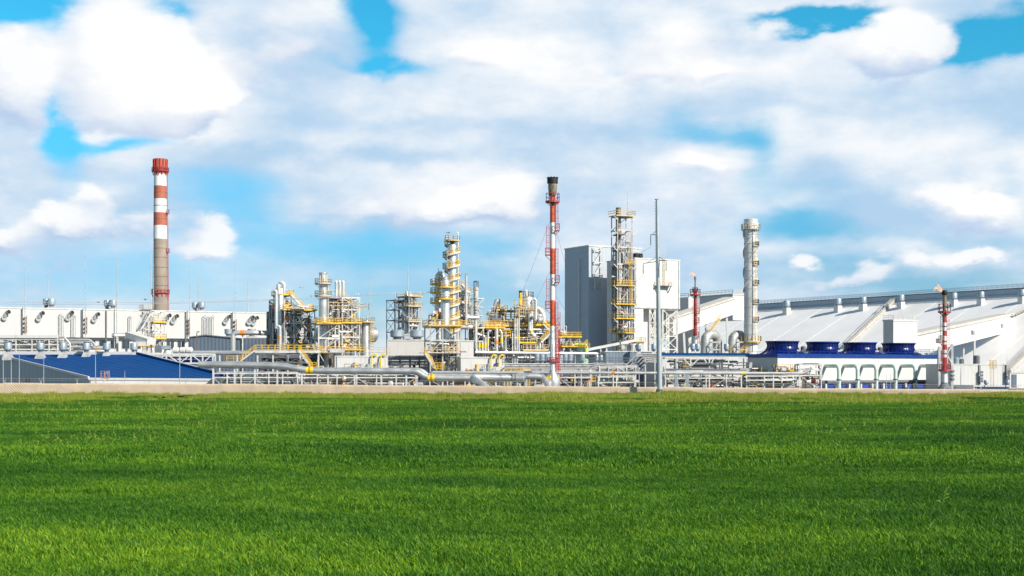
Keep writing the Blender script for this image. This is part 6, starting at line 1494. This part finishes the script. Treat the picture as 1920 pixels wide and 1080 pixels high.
# ------------------------------------------------------------------ chimney in its steel frame
def frame_stack():
    Y = 366; k = Y/F; z = lambda y: ZZ(y, Y); fr = F0(1156, Y, 24); u = fr.ulen; us = [u(1158), u(1185)]
    t = thing('framed_chimney', 'slim brown chimney inside a tall steel frame with yellow platforms before the pale block', 'chimney', fr.p(0, 0, 0))
    frame(t, fr, us, [0, 3.6], 0, [z(y) for y in (644, 624, 597, 570, 535, 495, 463, 431, 405)], z(403), (), 'z', M_galv, cw=.32)
    for y in (597, 570, 535, 624, 404):
        mb = MB(); mb.fbox(fr, us[0]-.8, us[1]+.6, -.7, 4.2, z(y), z(y)+.12); d = mb.build('deck', M_galv, t)
        mb = MB(); mb.rail([fr.p(us[0]-.8, 4.2, z(y)+.1), fr.p(us[0]-.8, -.7, z(y)+.1), fr.p(us[1]+.6, -.7, z(y)+.1), fr.p(us[1]+.6, 4.2, z(y)+.1)], 1.35, .11, 1.3, (.5, 1)); mb.beam(fr.p(us[0]-.8, -.7, z(y)), fr.p(us[1]+.6, -.7, z(y)), .12, .3); mb.build('railing', M_cream if y < 500 else M_yellow, d)
    mb = MB(); mb.fbox(fr, us[1]-2.6, us[1]+.8, -.8, 3, z(495), z(495)+.12); d = mb.build('deck', M_galv, t); mb = MB(); mb.rail([fr.p(us[1]-2.6, -.8, z(495)), fr.p(us[1]+.8, -.8, z(495))], 1.4, .12, .8, (.3, .6, 1)); mb.build('railing', M_yellow, d)
    c = fr.p(u(1167), 2.4, 0); mb = MB(); mb.lathe(c, [(5*k, 0), (5*k, z(387)), (4.4*k, z(387))], 18); mb.build('flue', M_soot, t)
    c2 = fr.p(u(1163), 2, 0)
    pr = [V((c.x+5.6*k*cos(a), c.y+5.6*k*sin(a), z(640)+i*.55)) for i, a in enumerate([q*.55 for q in range(56)])]
    mb = MB(); mb.tube(pr, .14, 5); mb.build('helical_strake', M_rust, t)
    c = fr.p(u(1175), 3, 0); mb = MB(); mb.lathe(c, [(3*k, 0), (3*k, z(470))], 14); mb.build('side_flue', M_silver, t)
    for a, b, y0, y1 in ((1179, 1181, 495, 430), (1179, 1182, 535, 495), (1182, 1183, 570, 535)): lad(t, fr.p(u(a), -.6, 0).x, fr.p(u(a), -.6, 0).y, z(y0), z(y1), M_yellow if y0 > 500 else M_cream)
    for i, y in enumerate((440, 470, 505, 548, 582, 610)): mb = MB(); mb.fbox(fr, u(1163)-.5, u(1172), -.2, 3.5, z(y), z(y)+.35); mb.build('flue_guide', M_rust, t)
    for y in (404, 431, 463, 495, 535, 570, 597): mb = MB(); mb.beam(fr.p(us[1]+1.6, -.3, z(y)), fr.p(us[1], -.3, z(y)-1.4), .16); mb.beam(fr.p(us[0]-1.4, -.3, z(y)), fr.p(us[0], -.3, z(y)-1.4), .16); mb.build('bracket', M_steel, t)
    mast(1176.5, 357, 403, Y+2, 'thin lightning rod on the top deck of the framed brown chimney', .1, group=None)
    clutter(t, fr, us[0], us[1], 0, 5, z(650), z(440), 90, 91, .55, .22, .1)
    # hopper with conveyor
    Y = 352; fr = F0(1180, Y, 12); u = fr.ulen; z = lambda y: ZZ(y, Y)
    t = thing('feed_hopper', 'grey feed hopper under a small yellow railed deck at the foot of the framed chimney', 'hopper', fr.p(0, 0, 0))
    frame(t, fr, [u(1188), u(1206)], [0, 4], 0, [z(642)], z(641), (z(642),), 'z', M_steel, cw=.4)
    c = fr.p(u(1198), 1, 0); mb = MB(); mb.lathe(c, [(.5, z(664)), (.9, z(659)), (.9, z(648)), (.4, z(645))], 14); mb.build('hopper', M_ltblue, t)
    a, b = at(1100, 656, 348), at(1192, 638, 352); t = thing('pale_conveyor', 'slim pale conveyor rising from the green tank to the feed hopper', 'conveyor', V((a.x, a.y, 0)))
    mb = MB(); mb.beam(a, b, 1.0, .7); mb.build('girder', M_steel, t)
    for f in (.28, .4, .75): q = a.lerp(b, f); mb = MB(); mb.beam(V((q.x, q.y, 0)), q, .3); mb.beam(V((q.x+1.6, q.y, 0)), q, .22); mb.build('trestle', M_steel, t)
    t, fr, u1, z1 = low_building(1136, 1246, 660, 318, 'low blue grey building with flat top before the overhanging block', 4, 10, mat('mid_blue_grey_wall', (.20, .245, .30), .5, var=.06, rib=(1, .1, .8, .02)), 'blue_grey_house')
    G_c = 'grey capped ventilators by the lattice legs'
    for px, w in ((1198, 'left one under the feed hopper deck'), (1226, 'just left of the tall pole'), (1299, 'left of two by the small red flare'), (1308, 'right of two by the small red flare'), (1362, 'between the two big bent ducts')):
        ventilator(.62, 1.9, .9, 'grey capped ventilator on a low roof, '+w, G_c, at(px, 666, 316), M_ltblue)
frame_stack()

# ------------------------------------------------------------------ silver stack and bent ducts
def silver_stack():
    Y = 338; k = Y/F; z = lambda y: ZZ(y, Y); cx = XX(1407.5, Y); c = (cx, Y)
    t = thing('silver_stack', 'large silver stack with spiral fin and side platforms before the warehouse', 'stack', (cx, Y, 0)); r = 12.4*k
    mb = MB(); mb.lathe(c, [(13.5*k, 0), (r, z(640)), (12*k, z(432)), (13*k, z(411.5)), (12.2*k, z(411)), (12.2*k, z(416))], 34); s = mb.build('shell', M_stain, t)
    for y in range(440, 660, 17): mb = MB(); mb.ring(c, 12*k, 12.75*k, z(y)-.06, z(y)+.06, 34); mb.build('seam_band', M_galv, s)
    for off in (0, 2.1, 4.2):
        mb = MB(); n = 70; vs = []; fs = []
        for i in range(n+1):
            a = off+.9+i*.105; zz = z(548)+(z(418)-z(548))*i/n
            for rr, dz in ((11.9*k, 0), (14.6*k, .06), (14.6*k, -.06)): vs.append((cx+rr*cos(a), Y+rr*sin(a), zz+dz))
        for i in range(n):
            for j in range(3): q = (j+1) % 3; fs.append((i*3+j, i*3+q, i*3+3+q, i*3+3+j))
        mb.add(vs, fs); mb.build('spiral_fin', M_stain if off else M_galv, t)
    ringdeck(t, c, 12*k, 18*k, z(431), M_cream, h=1.4, edge=False); ringdeck(t, c, 12.4*k, 20*k, z(641), M_yellow, pi*1.1, pi*2.2, h=1.5)
    for y in (462, 498, 534, 570, 603):
        ringdeck(t, c, 12.2*k, 15.6*k, z(y), M_cream, -pi*.42, .05, h=1.2, edge=False)
    for i, (y0, y1) in enumerate(((641, 603), (603, 570), (570, 534), (534, 498), (498, 462), (462, 431))): a = -1.15+(.3 if i % 2 else 0); lad(t, cx+12.8*k*cos(a), Y+12.8*k*sin(a), z(y0), z(y1), M_cream)
    mb = MB(); mb.tube([(cx-1.75, Y-.8, z(660)), (cx-1.75, Y-.8, z(420))], .06, 5); mb.tube([(cx+.2, Y-1.78, z(660)), (cx+.2, Y-1.78, z(430))], .08, 5); mb.build('cable_line', M_dsteel, t)
    for px, w, sc in ((1334, 'left big grey inverted bend duct beside the small red flare', 1.0), (1384, 'right big grey bend duct half hidden by the silver stack', .95)):
        Yd = 340; kd = Yd/F; t = thing('bent_duct', w, 'duct', (XX(px, Yd), Yd, 0), 'big bent grey ducts')
        pts = []; R_ = 13.*kd*sc; 
        for i in range(9): a = pi-pi*i/8; pts.append(V((XX(px, Yd)+R_*cos(a), Yd+1.5*cos(a), ZZ(638, Yd)+R_*.85*sin(a))))
        pts = [V((pts[0].x-.3, pts[0].y, 0))]+pts+[V((pts[-1].x, pts[-1].y, ZZ(668, Yd)))]
        mb = MB(); mb.tube(pts, 8.6*kd*sc, 22); d = mb.build('duct', M_ductgrey, t, angle=50)
        for i in (2, 4, 6, 8): q = pts[i]; dd = (pts[i+1]-pts[i-1]).normalized(); mb = MB(); mb.tube([q-dd*.08, q+dd*.08], 8.9*kd*sc, 22); mb.build('seam_band', M_galv, d)
        f = F0(px-4, Yd-4, 10); frame(t, f, [f.ulen(px+2), f.ulen(px+16)], [0, 3], 0, [ZZ(642, Yd), ZZ(656, Yd)], ZZ(641, Yd), (), 'z', M_galv)
    f = F0(1360, 330, 10)
    for px, w in ((1363, 'left of the two yellow railings at the bent ducts'), (1391, 'beside the foot of the silver stack')):
        q = at(px, 662, 330); mb = MB(); mb.rail([q+V((-1, 0, -1)), q+V((.6, 0, .6))], 1.2, .1, .6, (.3, .65, 1)); mb.rail([q+V((.6, 0, .6)), q+V((1.6, 0, .6))], 1.2, .1, .6, (.3, .65, 1)); mb.beam(V((q.x+1, q.y, 0)), q+V((1, 0, .6)), .2)
        tag(mb.build('yellow_stair_rail', M_yellow, None, loc=q), 'short yellow stair rail '+w, 'railing', 'yellow rails at the ducts')
M_ductgrey = mat('dull_duct_cladding', (.46, .46, .44), .5, metal=.35, var=.2, scale=.5)
silver_stack()

# ------------------------------------------------------------------ low white wall building and right edge buildings
def right_low():
    t, fr, u1, z1 = low_building(1241, 1402, 668, 292, 'long white low building with blue roof line behind the right pipe racks', 5, 22, name='blue_roof_building')
    mb = MB(); mb.fbox(fr, -.3, u1+.3, -.3, 22.3, z1+.26, z1+.75); mb.build('blue_roof', M_roofblue, t)
    for f in (.18, .62, .7): mb = MB(); mb.fbox(fr, u1*f, u1*f+.3, -.3, 0, 1, z1-.5); mb.build('downpipe', M_galv, t)
    Y = 268; t = thing('white_annex', 'plain white low building right of the red flare foot', 'building', at(1786, 733, Y)); z = ZZ(684, Y); fr = Fr(XX(1783, Y), Y, 12); u1 = fr.ulen(1888)
    mb = MB(); mb.fbox(fr, 0, u1, 0, 10, 0, z); mb.build('wall', M_white, t); mb = MB(); mb.fbox(fr, -.1, u1+.1, -.1, 10.1, z, z+.2); mb.build('roof_edge', M_steel, t)
    mb = MB(); mb.fbox(fr, 0, u1*.36, -.9, -.02, -.1, ZZ(722, Y)); mb.build('plinth', M_dsteel, t)
    for px in (1836, 1886):
        u = fr.ulen(px); mb = MB(); mb.fbox(fr, u-.15, u+.15, -.25, 0, 1, z); mb.build('downpipe', M_dsteel, t)
        mb = MB()
        for y in (698, 704, 710, 715): mb.fbox(fr, u-.3, u+.5, -.7, -.25, ZZ(y, Y)-.25, ZZ(y, Y)+.25)
        mb.build('cable_bracket', M_dsteel, t)
    for px, h in ((1797, 1.2), (1806, .9), (1836, 1.6)):
        q = fr.p(fr.ulen(px), 1, z+.2); mb = MB(); mb.lathe(q, [(.7, q.z), (.7, q.z+h), (.5, q.z+h+.2)], 14); tag(mb.build('round_vent', M_dsteel if px > 1800 else M_ltblue, None, loc=q), {1797: 'pale round vent', 1806: 'low dark round vent', 1836: 'taller dark round vent'}[px]+' on the plain white low building', 'vent', 'vents on the plain white building')
    caged_ladder(1855, 1866, 676, 724, 262, 'pale caged ladder standing before the plain white low building', M_cream, M_cream, ym=690)
    mast(1836, 664, 705, 266, 'thin rod above the plain white low building, the left one', .07, group='rods on the plain white building'); mast(1888, 664, 705, 270, 'thin rod at the right corner of the plain white building', .07, group='rods on the plain white building')
    Y = 252; t = thing('blue_roof_kiosk', 'tiny kiosk with flat blue roof just over the fence at the far right', 'kiosk', at(1865, 735, Y)); mb = MB(); mb.box(XX(1842, Y), XX(1890, Y), Y, Y+4, -.1, ZZ(728, Y)); mb.build('wall', M_white2, t); mb = MB(); mb.box(XX(1841, Y), XX(1891, Y), Y-.2, Y+4.2, ZZ(728, Y), ZZ(725.5, Y)); mb.build('roof', M_roofblue, t)
    for px, w in ((1849, 'left'), (1889, 'right')): ventilator(.45, .95, .3, w+' small blue grey cap on the tiny blue roofed kiosk', 'caps on the kiosk', at(px, 724.5, Y+1.5), M_ltblue, flare=1.2)
    Y = 282; fr = Fr(XX(1893, Y), Y, 12); t = thing('corner_building', 'grey white building with dark doorway at the right picture edge', 'building', fr.p(0, 0, 0)); z = ZZ(700, Y); u1 = fr.ulen(1990)
    mb = MB(); mb.fbox(fr, 0, u1, 0, 9, 0, z); mb.build('wall', M_white2, t); mb = MB(); mb.fbox(fr, .4, fr.ulen(1906), -.06, 0, .2, ZZ(702, Y)); mb.build('door', M_slate, t); mb = MB(); mb.fbox(fr, -.1, u1, -.1, 9.1, z, z+.2); mb.build('roof_edge', M_cream2, t)
    for px, w in ((1662, 'left of the fourth riser, taller of two'), (1670, 'short one before the fifth cooling riser')): mast(px, 700 if px < 1665 else 699, 728, 246, 'thin hooked lamp pole '+w, .06, 'lamp_pole', 'lamp', 'hooked lamp poles before the cooling block', M_pole)
    mast(1830, 705, 730, 246, 'thin lamp pole before the plain white building', .05, 'lamp_pole', 'lamp', None, M_pole)
right_low()

# ------------------------------------------------------------------ front racks and the big silver pipeline
def rack(px0, px1, Y, tiers, step, label, seed, m=None, depth=4, deg=1, extra=20, braces=True, npipe=8):
    fr = F0(px0, Y, deg); u = fr.ulen; z = lambda y: ZZ(y, Y); t = thing('pipe_rack', label, 'pipe rack', fr.p(0, 0, 0), 'pipe racks along the fence'); r = random.Random(seed)
    us = []; p = px0
    while p <= px1+1: us.append(u(p)); p += step
    frame(t, fr, us, [0, depth], 0, [z(y) for y in tiers], z(min(tiers))+.2, (), 'm' if braces else None, m or M_steel, cw=.21, shade_decks=True)
    for i in range(npipe):
        y = r.choice(tiers)-1.5; v = r.uniform(.3, depth-.3); a, b = sorted((r.uniform(us[0], us[-1]), r.uniform(us[0], us[-1]))); 
        if b-a < 5: b = us[-1]
        pipe(t, [fr.p(a, v, z(y)-r.choice((0, 1.5))), fr.p(a, v, z(y)), fr.p(b, v, z(y)), fr.p(b, v, max(.3, z(y)-r.choice((0.1, 2))))], r.choice((.09, .12, .18)), r.choice((M_pipe, M_pipe, M_dsteel, M_silver)), 8)
    if extra: clutter(t, fr, us[0], us[-1], .2, depth+3, .4, z(max(tiers)), int(extra*1.8), seed, .5, .18, .25)
    return t, fr
rack(400, 556, 252, (700, 708), 26, 'front pipe rack between the blue shed end and the yellow and orange pipe band', 101, extra=60, npipe=18)
rack(558, 780, 248, (702, 708), 37, 'long front pipe rack below the straight part of the big silver pipeline', 102, extra=110, npipe=26)
rack(806, 940, 262, (701, 712), 33, 'front pipe rack below the spiral stair column', 103, extra=40)
rack(958, 1112, 256, (697, 708), 30, 'front pipe rack on both sides of the tall flare bulb', 104, extra=70, npipe=20)
rack(1122, 1222, 244, (706.5, 717), 34, 'front pipe rack left of the tall grey pole', 105, extra=26)
rack(1124, 1196, 262, (688, 699), 17, 'upper white truss rack left of the tall grey pole', 106, extra=18, depth=3)
rack(1248, 1400, 250, (697, 709), 38, 'front pipe rack right of the tall grey pole before the white wall', 107, extra=60, npipe=22)
rack(1400, 1500, 246, (705, 713), 33, 'front pipe rack before the dark end of the cooling block', 108, extra=40)
rack(1500, 1540, 250, (684, 694, 704), 40, 'tall boxed pipe rack at the left cooling riser', 109, extra=26, depth=4, npipe=10)
def pipelines():
    Y = 236
    t = thing('silver_pipeline', 'fat silver pipeline with yellow and orange band bending along the fence', 'pipeline', at(380, 733, Y)); r = .62
    P = [(372, 683), (498, 685), (520, 686), (540, 688), (576, 694), (600, 695), (775, 696), (784, 698), (797, 706), (808, 708.5), (870, 709), (968, 709), (985, 709)]
    mb = MB(); mb.tube([at(a, b, Y) for a, b in P], r, 18); mb.build('pipe', M_silver, t, angle=50)
    for px, py in ((580.5, 694.3), (808.5, 708.5)):
        bnd(t, at(px-3.3, py, Y), (1, 0, 0), r, .62, M_brightyel); bnd(t, at(px, py, Y), (1, 0, 0), r, .3, M_orange); bnd(t, at(px+3.3, py, Y), (1, 0, 0), r, .62, M_brightyel)
    for px, py in ((400, 690), (440, 690), (478, 691), (520, 693), (566, 698), (615, 701), (665, 701), (715, 701), (762, 702), (830, 714), (880, 714), (930, 714), (975, 714)):
        mb = MB(); a = at(px, py, Y); mb.beam(V((a.x, a.y, 0)), a, .28); mb.beam(a-V((.7, 0, 0)), a+V((.7, 0, 0)), .3, .2); mb.build('support', M_white2, t)
    mb = MB(); q = at(975, 709, Y); mb.tube([q-V((.8, 0, 0)), q+V((.6, 0, 0)), q+V((1.0, 0, 0))], [r*1.3, r*1.3, .3], 18); mb.build('end_cap', M_silver, t)
    pipe(t, [at(770, 694, Y+1.6), at(790, 694, Y+1.6), at(802, 704, Y+1.6)], .45, M_silver, 14, 'branch_pipe')
    t = thing('branch_pipeline', 'short fat silver pipe sloping down to the ground in front of the pipeline', 'pipeline', at(890, 733, Y-4)); pipe(t, [at(960, 708.5, Y-3), at(883, 707, Y-4), at(906, 723, Y-6), at(925, 736, Y-7)], .70, M_silver, 18)
    t = thing('flare_feed_pipe', 'dark silver pipe running into the bulb of the tall flare', 'pipeline', at(990, 733, Y+2)); pipe(t, [at(970, 705.5, Y+3), at(1008, 705.5, Y+3), at(1018, 708, Y+3), at(1026, 719, Y+2), at(1031, 732, Y+1)], .58, M_silver, 16)
    for px in (985, 1004): mb = MB(); a = at(px, 709, Y+3); mb.beam(V((a.x, a.y, 0)), a, .26); mb.build('support', M_galv, t)
    Y = 244; t = thing('level_white_pipe', 'thin level white pipe crossing behind the flare bulb to the cooling block', 'pipeline', at(810, 733, Y))
    pipe(t, [at(809, 708, Y), at(809, 698, Y), at(1240, 699.5, Y), at(1505, 700, Y), at(1512, 697, Y), at(1522, 690, Y)], .27, M_pipe, 12)
    for px in (1393,): bnd(t, at(px-2.2, 700, Y), (1, 0, 0), .27, .4, M_brightyel); bnd(t, at(px+2.2, 700, Y), (1, 0, 0), .27, .4, M_brightyel)
    bnd(t, at(1150, 699.3, Y), (1, 0, 0), .27, .7, M_orange)
    for px in range(850, 1500, 60): 
        mb = MB(); a = at(px, 702, Y); mb.beam(V((a.x, a.y, 0)), a, .22); mb.build('support', M_white2, t)
    # stepped pipe bundle left of the pole
    Y = 276; t = thing('stepped_pipe_bundle', 'bundle of pale pipes stepping up diagonally left of the tall grey pole', 'pipes', at(1190, 720, Y))
    for i in range(5):
        q = Y+i*1.6; pipe(t, [at(1098+i*2, 684+i*3.4, q), at(1116+i*2, 684+i*3.4-3, q), at(1176+i*5, 683+i*2.8, q), at(1194+i*5, 664+i*3.6, q), at(1234+i*1, 664+i*4.0, q)], .15, M_pipe, 8)
    for px in (1108, 1140, 1170, 1210, 1228): mb = MB(); mb.beam(at(px, 722, Y+2), at(px, 686 if px < 1190 else 672, Y+2), .3); mb.build('support', M_galv, t)
    mb = MB(); mb.rail([at(1110, 681, Y-1), at(1180, 681, Y-1)], 1.2, .07, 2, (.5, 1)); mb.build('railing', M_dsteel, t)
    # open walkway trusses before the white wall
    Y = 270; fr = F0(1246, Y, 2); u = fr.ulen; z = lambda y: ZZ(y, Y)
    t = thing('pipe_trestle', 'pale trestle with level pipes and struts before the blue roofed white building', 'pipe bridge', fr.p(0, 0, 0))
    us = [u(p) for p in (1248, 1270, 1295, 1330, 1366, 1400)]; frame(t, fr, us, [0, 3], 0, [z(671)], z(669), (), None, M_steel, cw=.24)
    for i in range(10): y = 672+i*2.9; a = 1246+(i*23) % 40; b = a+50+(i*41) % 95; pipe(t, [fr.p(u(a), .3+i*.25, z(y)), fr.p(u(min(b, 1402)), .3+i*.25, z(y)), fr.p(u(min(b, 1402)), .3+i*.25, z(y+5))], (.1, .14, .2)[i % 3], (M_galv, M_pipe, M_dsteel)[i % 3], 7)
    for a, b in ((1282, 1294), (1309, 1296), (1320, 1328), (1338, 1330)): mb = MB(); mb.beam(fr.p(u(a), -.2, z(673)), fr.p(u(b), -.2, z(686)), .2); mb.build('strut', M_steel, t)
    for a, b, y in ((1305, 1336, 682), (1370, 1404, 681), (1368, 1402, 686)): mb = MB(); mb.fbox(fr, u(a), u(b), -1.5, 1, z(y), z(y)+.2); d = mb.build('catwalk', M_dsteel, t)
    for px in (1347, 1352): mb = MB(); mb.fbox(fr, u(px), u(px)+.25, -.8, -.5, z(692), z(677)); mb.build('ladder_rail', M_dsteel, t)
    mb = MB(); mb.fbox(fr, u(1247), u(1402), -1.8, -1.2, z(694), z(691)); mb.build('dark_header', M_dsteel, t)
    q = fr.p(u(1376), -2, 0); mb = MB(); mb.prism([fr.p(u(1384), -2, z(690)), fr.p(u(1408), -2, z(690)), fr.p(u(1404), -2, z(698)), fr.p(u(1384), -2, z(698))], V((0, 2, 0))); mb.build('tray', M_greyclad, t)
    mb = MB(); mb.fbox(fr, u(1367), u(1383), -2, 0, z(698), z(691)); mb.build('cabinet', M_slate, t)
    clutter(t, fr, u(1248), u(1300), -1, 3, z(705), z(673), 30, 111, .4, .16, .1); clutter(t, fr, u(1400), u(1460), -4, 0, z(705), z(684), 20, 112, .4, .18, .2)
    for px, w in ((1268, 'left'), (1289, 'right')): Y2 = 240; mb = MB(); mb.box(XX(px-2.6, Y2), XX(px+2.6, Y2), Y2, Y2+.5, -.1, ZZ(702, Y2)); tag(mb.build('slim_cabinet', M_ltblue, None, loc=at(px, 735, Y2)), w+' of two slim pale blue cabinets just right of the tall pole', 'cabinet', 'slim cabinets by the pole')
    # yellow railed crossing and boxed pipes
    Y = 250; fr = F0(948, Y, 1); u = fr.ulen; z = lambda y: ZZ(y, Y)
    t = thing('yellow_crossing', 'short yellow railed crossing bridge over pipes left of the flare bulb', 'walkway', fr.p(0, 0, 0)); mb = MB(); mb.fbox(fr, u(950), u(994), -1.2, 0, z(702), z(701)); d = mb.build('deck', M_cream, t); mb = MB(); mb.rail([fr.p(u(950), -1.2, z(701)), fr.p(u(994), -1.2, z(701))], 1.15, .12, .9, (.3, .65, 1)); mb.build('railing', M_yellow, d)
    for px in (952, 992): mb = MB(); mb.beam(fr.p(u(px), -1, 0), fr.p(u(px), -1, z(702)), .25); mb.build('support', M_yellow, t)
    stair(t, fr.p(u(941), -1, z(706)), fr.p(u(950), -1, z(701)), 1., M_yellow, M_yellow)
    Y = 256; fr = F0(1455, Y, 2); u = fr.ulen; z = lambda y: ZZ(y, Y); t = thing('yellow_valve_frame', 'yellow railed valve platform before the dark end of the cooling block', 'platform', fr.p(0, 0, 0)); frame(t, fr, [u(1458), u(1484)], [0, 2], 0, [z(697)], z(690), (z(697),), None, M_yellow, cw=.2); clutter(t, fr, u(1440), u(1500), -1, 2, z(712), z(688), 24, 113, .35, .2, .3)
pipelines()

# ------------------------------------------------------------------ tall power pole, wires, birds
def power_pole():
    Y = 212.5; k = Y/F; z = lambda y: ZZ(y, Y); cx = XX(1236.5, Y); top = V((XX(1232, Y), Y, z(374)))
    t = thing('power_pole', 'tall tapered grey steel power pole rising in front of the fence', 'pole', (cx, Y, 0))
    axis = lambda y: V((XX(1232+(y-374)/(730-374)*5, Y), Y, z(y)))
    mb = MB(); ys = (735, 715, 640, 560, 480, 374); mb.tube([axis(y) for y in ys], [r*k for r in (5.0, 4.6, 4.2, 3.7, 3.2, 2.5)], 16); mb.build('shaft', M_pole, t)
    mb = MB(); a = axis(733); mb.lathe(a, [(7*k, -.1), (7*k, z(731)), (5*k, z(729))], 14); mb.build('footing', M_dsteel, t)
    mb = MB(); mb.beam(axis(374)-V((.35, 0, 0)), axis(374)+V((.25, 0, 0)), .3, .18); mb.build('cap', M_dsteel, t)
    mb = MB(); mb.beam(axis(378)-V((.34, .1, 0)), axis(720)-V((.45, .1, 0)), .05)
    for i in range(60): y = 380+i*5.5; q = axis(y); mb.beam(q-V((.42, .1, 0)), q-V((.2, .1, 0)), .04)
    mb.build('climbing_rungs', M_dsteel, t)
    for (ya, pxe, ye, yb) in ((440, 1220, 440, 430), (490, 1206, 494, 480), (488, 1249, 488.5, 480)):
        a, e = axis(ya), at(pxe, ye, Y-1.2); mb = MB(); mb.beam(a, e, .14); mb.beam(axis(yb), a.lerp(e, .75), .08); mb.beam(a+V((0, .6, 0)), e, .09); arm = mb.build('crossarm', M_dsteel, t)
        mb = MB(); pr = []
        for i in range(11): zz = e.z-.15-i*.15; pr += [(.05, zz), (.11, zz-.03), (.05, zz-.08)]
        mb.lathe((e.x, e.y), pr[::-1], 10); mb.build('insulator', M_insul, t)
    w = (('power_wire', (1220, 463), (1176, 463), 'faint wire between the upper insulator of the grey pole and the framed chimney'), ('power_wire', (1206, 515), (1180, 518), 'faint wire between the lower insulator of the grey pole and the framed chimney'))
    for n, a, b, l in w:
        A, B = at(a[0], a[1], Y-1.2), at(b[0], b[1], 362); mb = MB(); mb.tube([A.lerp(B, i/8)-V((0, 0, 1.2*4*(i/8)*(1-i/8))) for i in range(9)], .03, 4); tag(mb.build(n, M_wire, None, loc=A), l, 'wire', 'wires of the grey pole')
power_pole()
def wires():
    for dy, r, l in ((0, .05, 'upper of two pale wires crossing from the left sky to the spiral stair column'), (3.6, .05, 'lower of two pale wires crossing from the left sky to the spiral stair column')):
        K = [(-160, 560), (0, 566), (150, 567.5), (300, 566.5), (450, 563), (560, 559), (700, 551.5), (812, 546.5)]; mb = MB(); P = [at(a, b+dy*(1-.6*max(0, a)/812), 300) for a, b in K]
        Q = []
        for i in range(len(P)-1):
            p0, p1, p2, p3 = P[max(i-1, 0)], P[i], P[i+1], P[min(i+2, len(P)-1)]
            for j in range(6): s = j/6; Q.append(.5*((2*p1)+(p2-p0)*s+(2*p0-5*p1+4*p2-p3)*s*s+(3*p1-p0-3*p2+p3)*s**3))
        Q.append(P[-1]); mb.tube(Q, r, 4); tag(mb.build('overhead_wire', M_wire, None, loc=P[0]), l, 'wire', 'overhead wires')
    mast(-160, 540, 735, 300, 'plain pole carrying the two overhead wires beyond the picture edge', .2, 'wire_pole', 'pole', None, M_pole)
wires()
def bird(px, py, Y, s, m, label, rz):
    b = at(px, py, Y); t = thing('bird', label, 'bird', b, 'birds in the sky'); d = V((cos(rz), sin(rz), .1)); w = V((-sin(rz), cos(rz), 0))
    mb = MB(); mb.tube([b-d*s*.6, b-d*s*.3, b, b+d*s*.3, b+d*s*.45], [s*.03, s*.12, s*.16, s*.10, s*.02], 8); mb.build('body', m, t)
    for e in (-1, 1):
        mb = MB(); mb.prism([b+d*s*.2, b+d*s*.2+w*e*s*.6+V((0, 0, s*.35)), b-d*s*.1+w*e*s*1.0+V((0, 0, s*.3)), b-d*s*.15+w*e*s*.1], V((0, 0, s*.03))); mb.build('wing', m, t)
for px, py, m, l in ((565, 540, M_bird, 'white bird flying left of the banded stack top'), (585, 555.5, M_bird, 'white bird just above the wires left of the banded stack'), (670, 552, M_bird, 'white bird right of the braced frame top near the wires'), (184, 567, M_birdd, 'dark and small bird at the wires left of the chimney'), (273, 562, M_birdd, 'dark bird close to the striped chimney on its left'),
                   (840, 437, M_birdd, 'dark bird highest of all, near the spiral stair column top'), (863, 517, M_birdd, 'dark bird right of the spiral stair')):
    bird(px, py, 270, .55, m, l, random.uniform(0, 6))
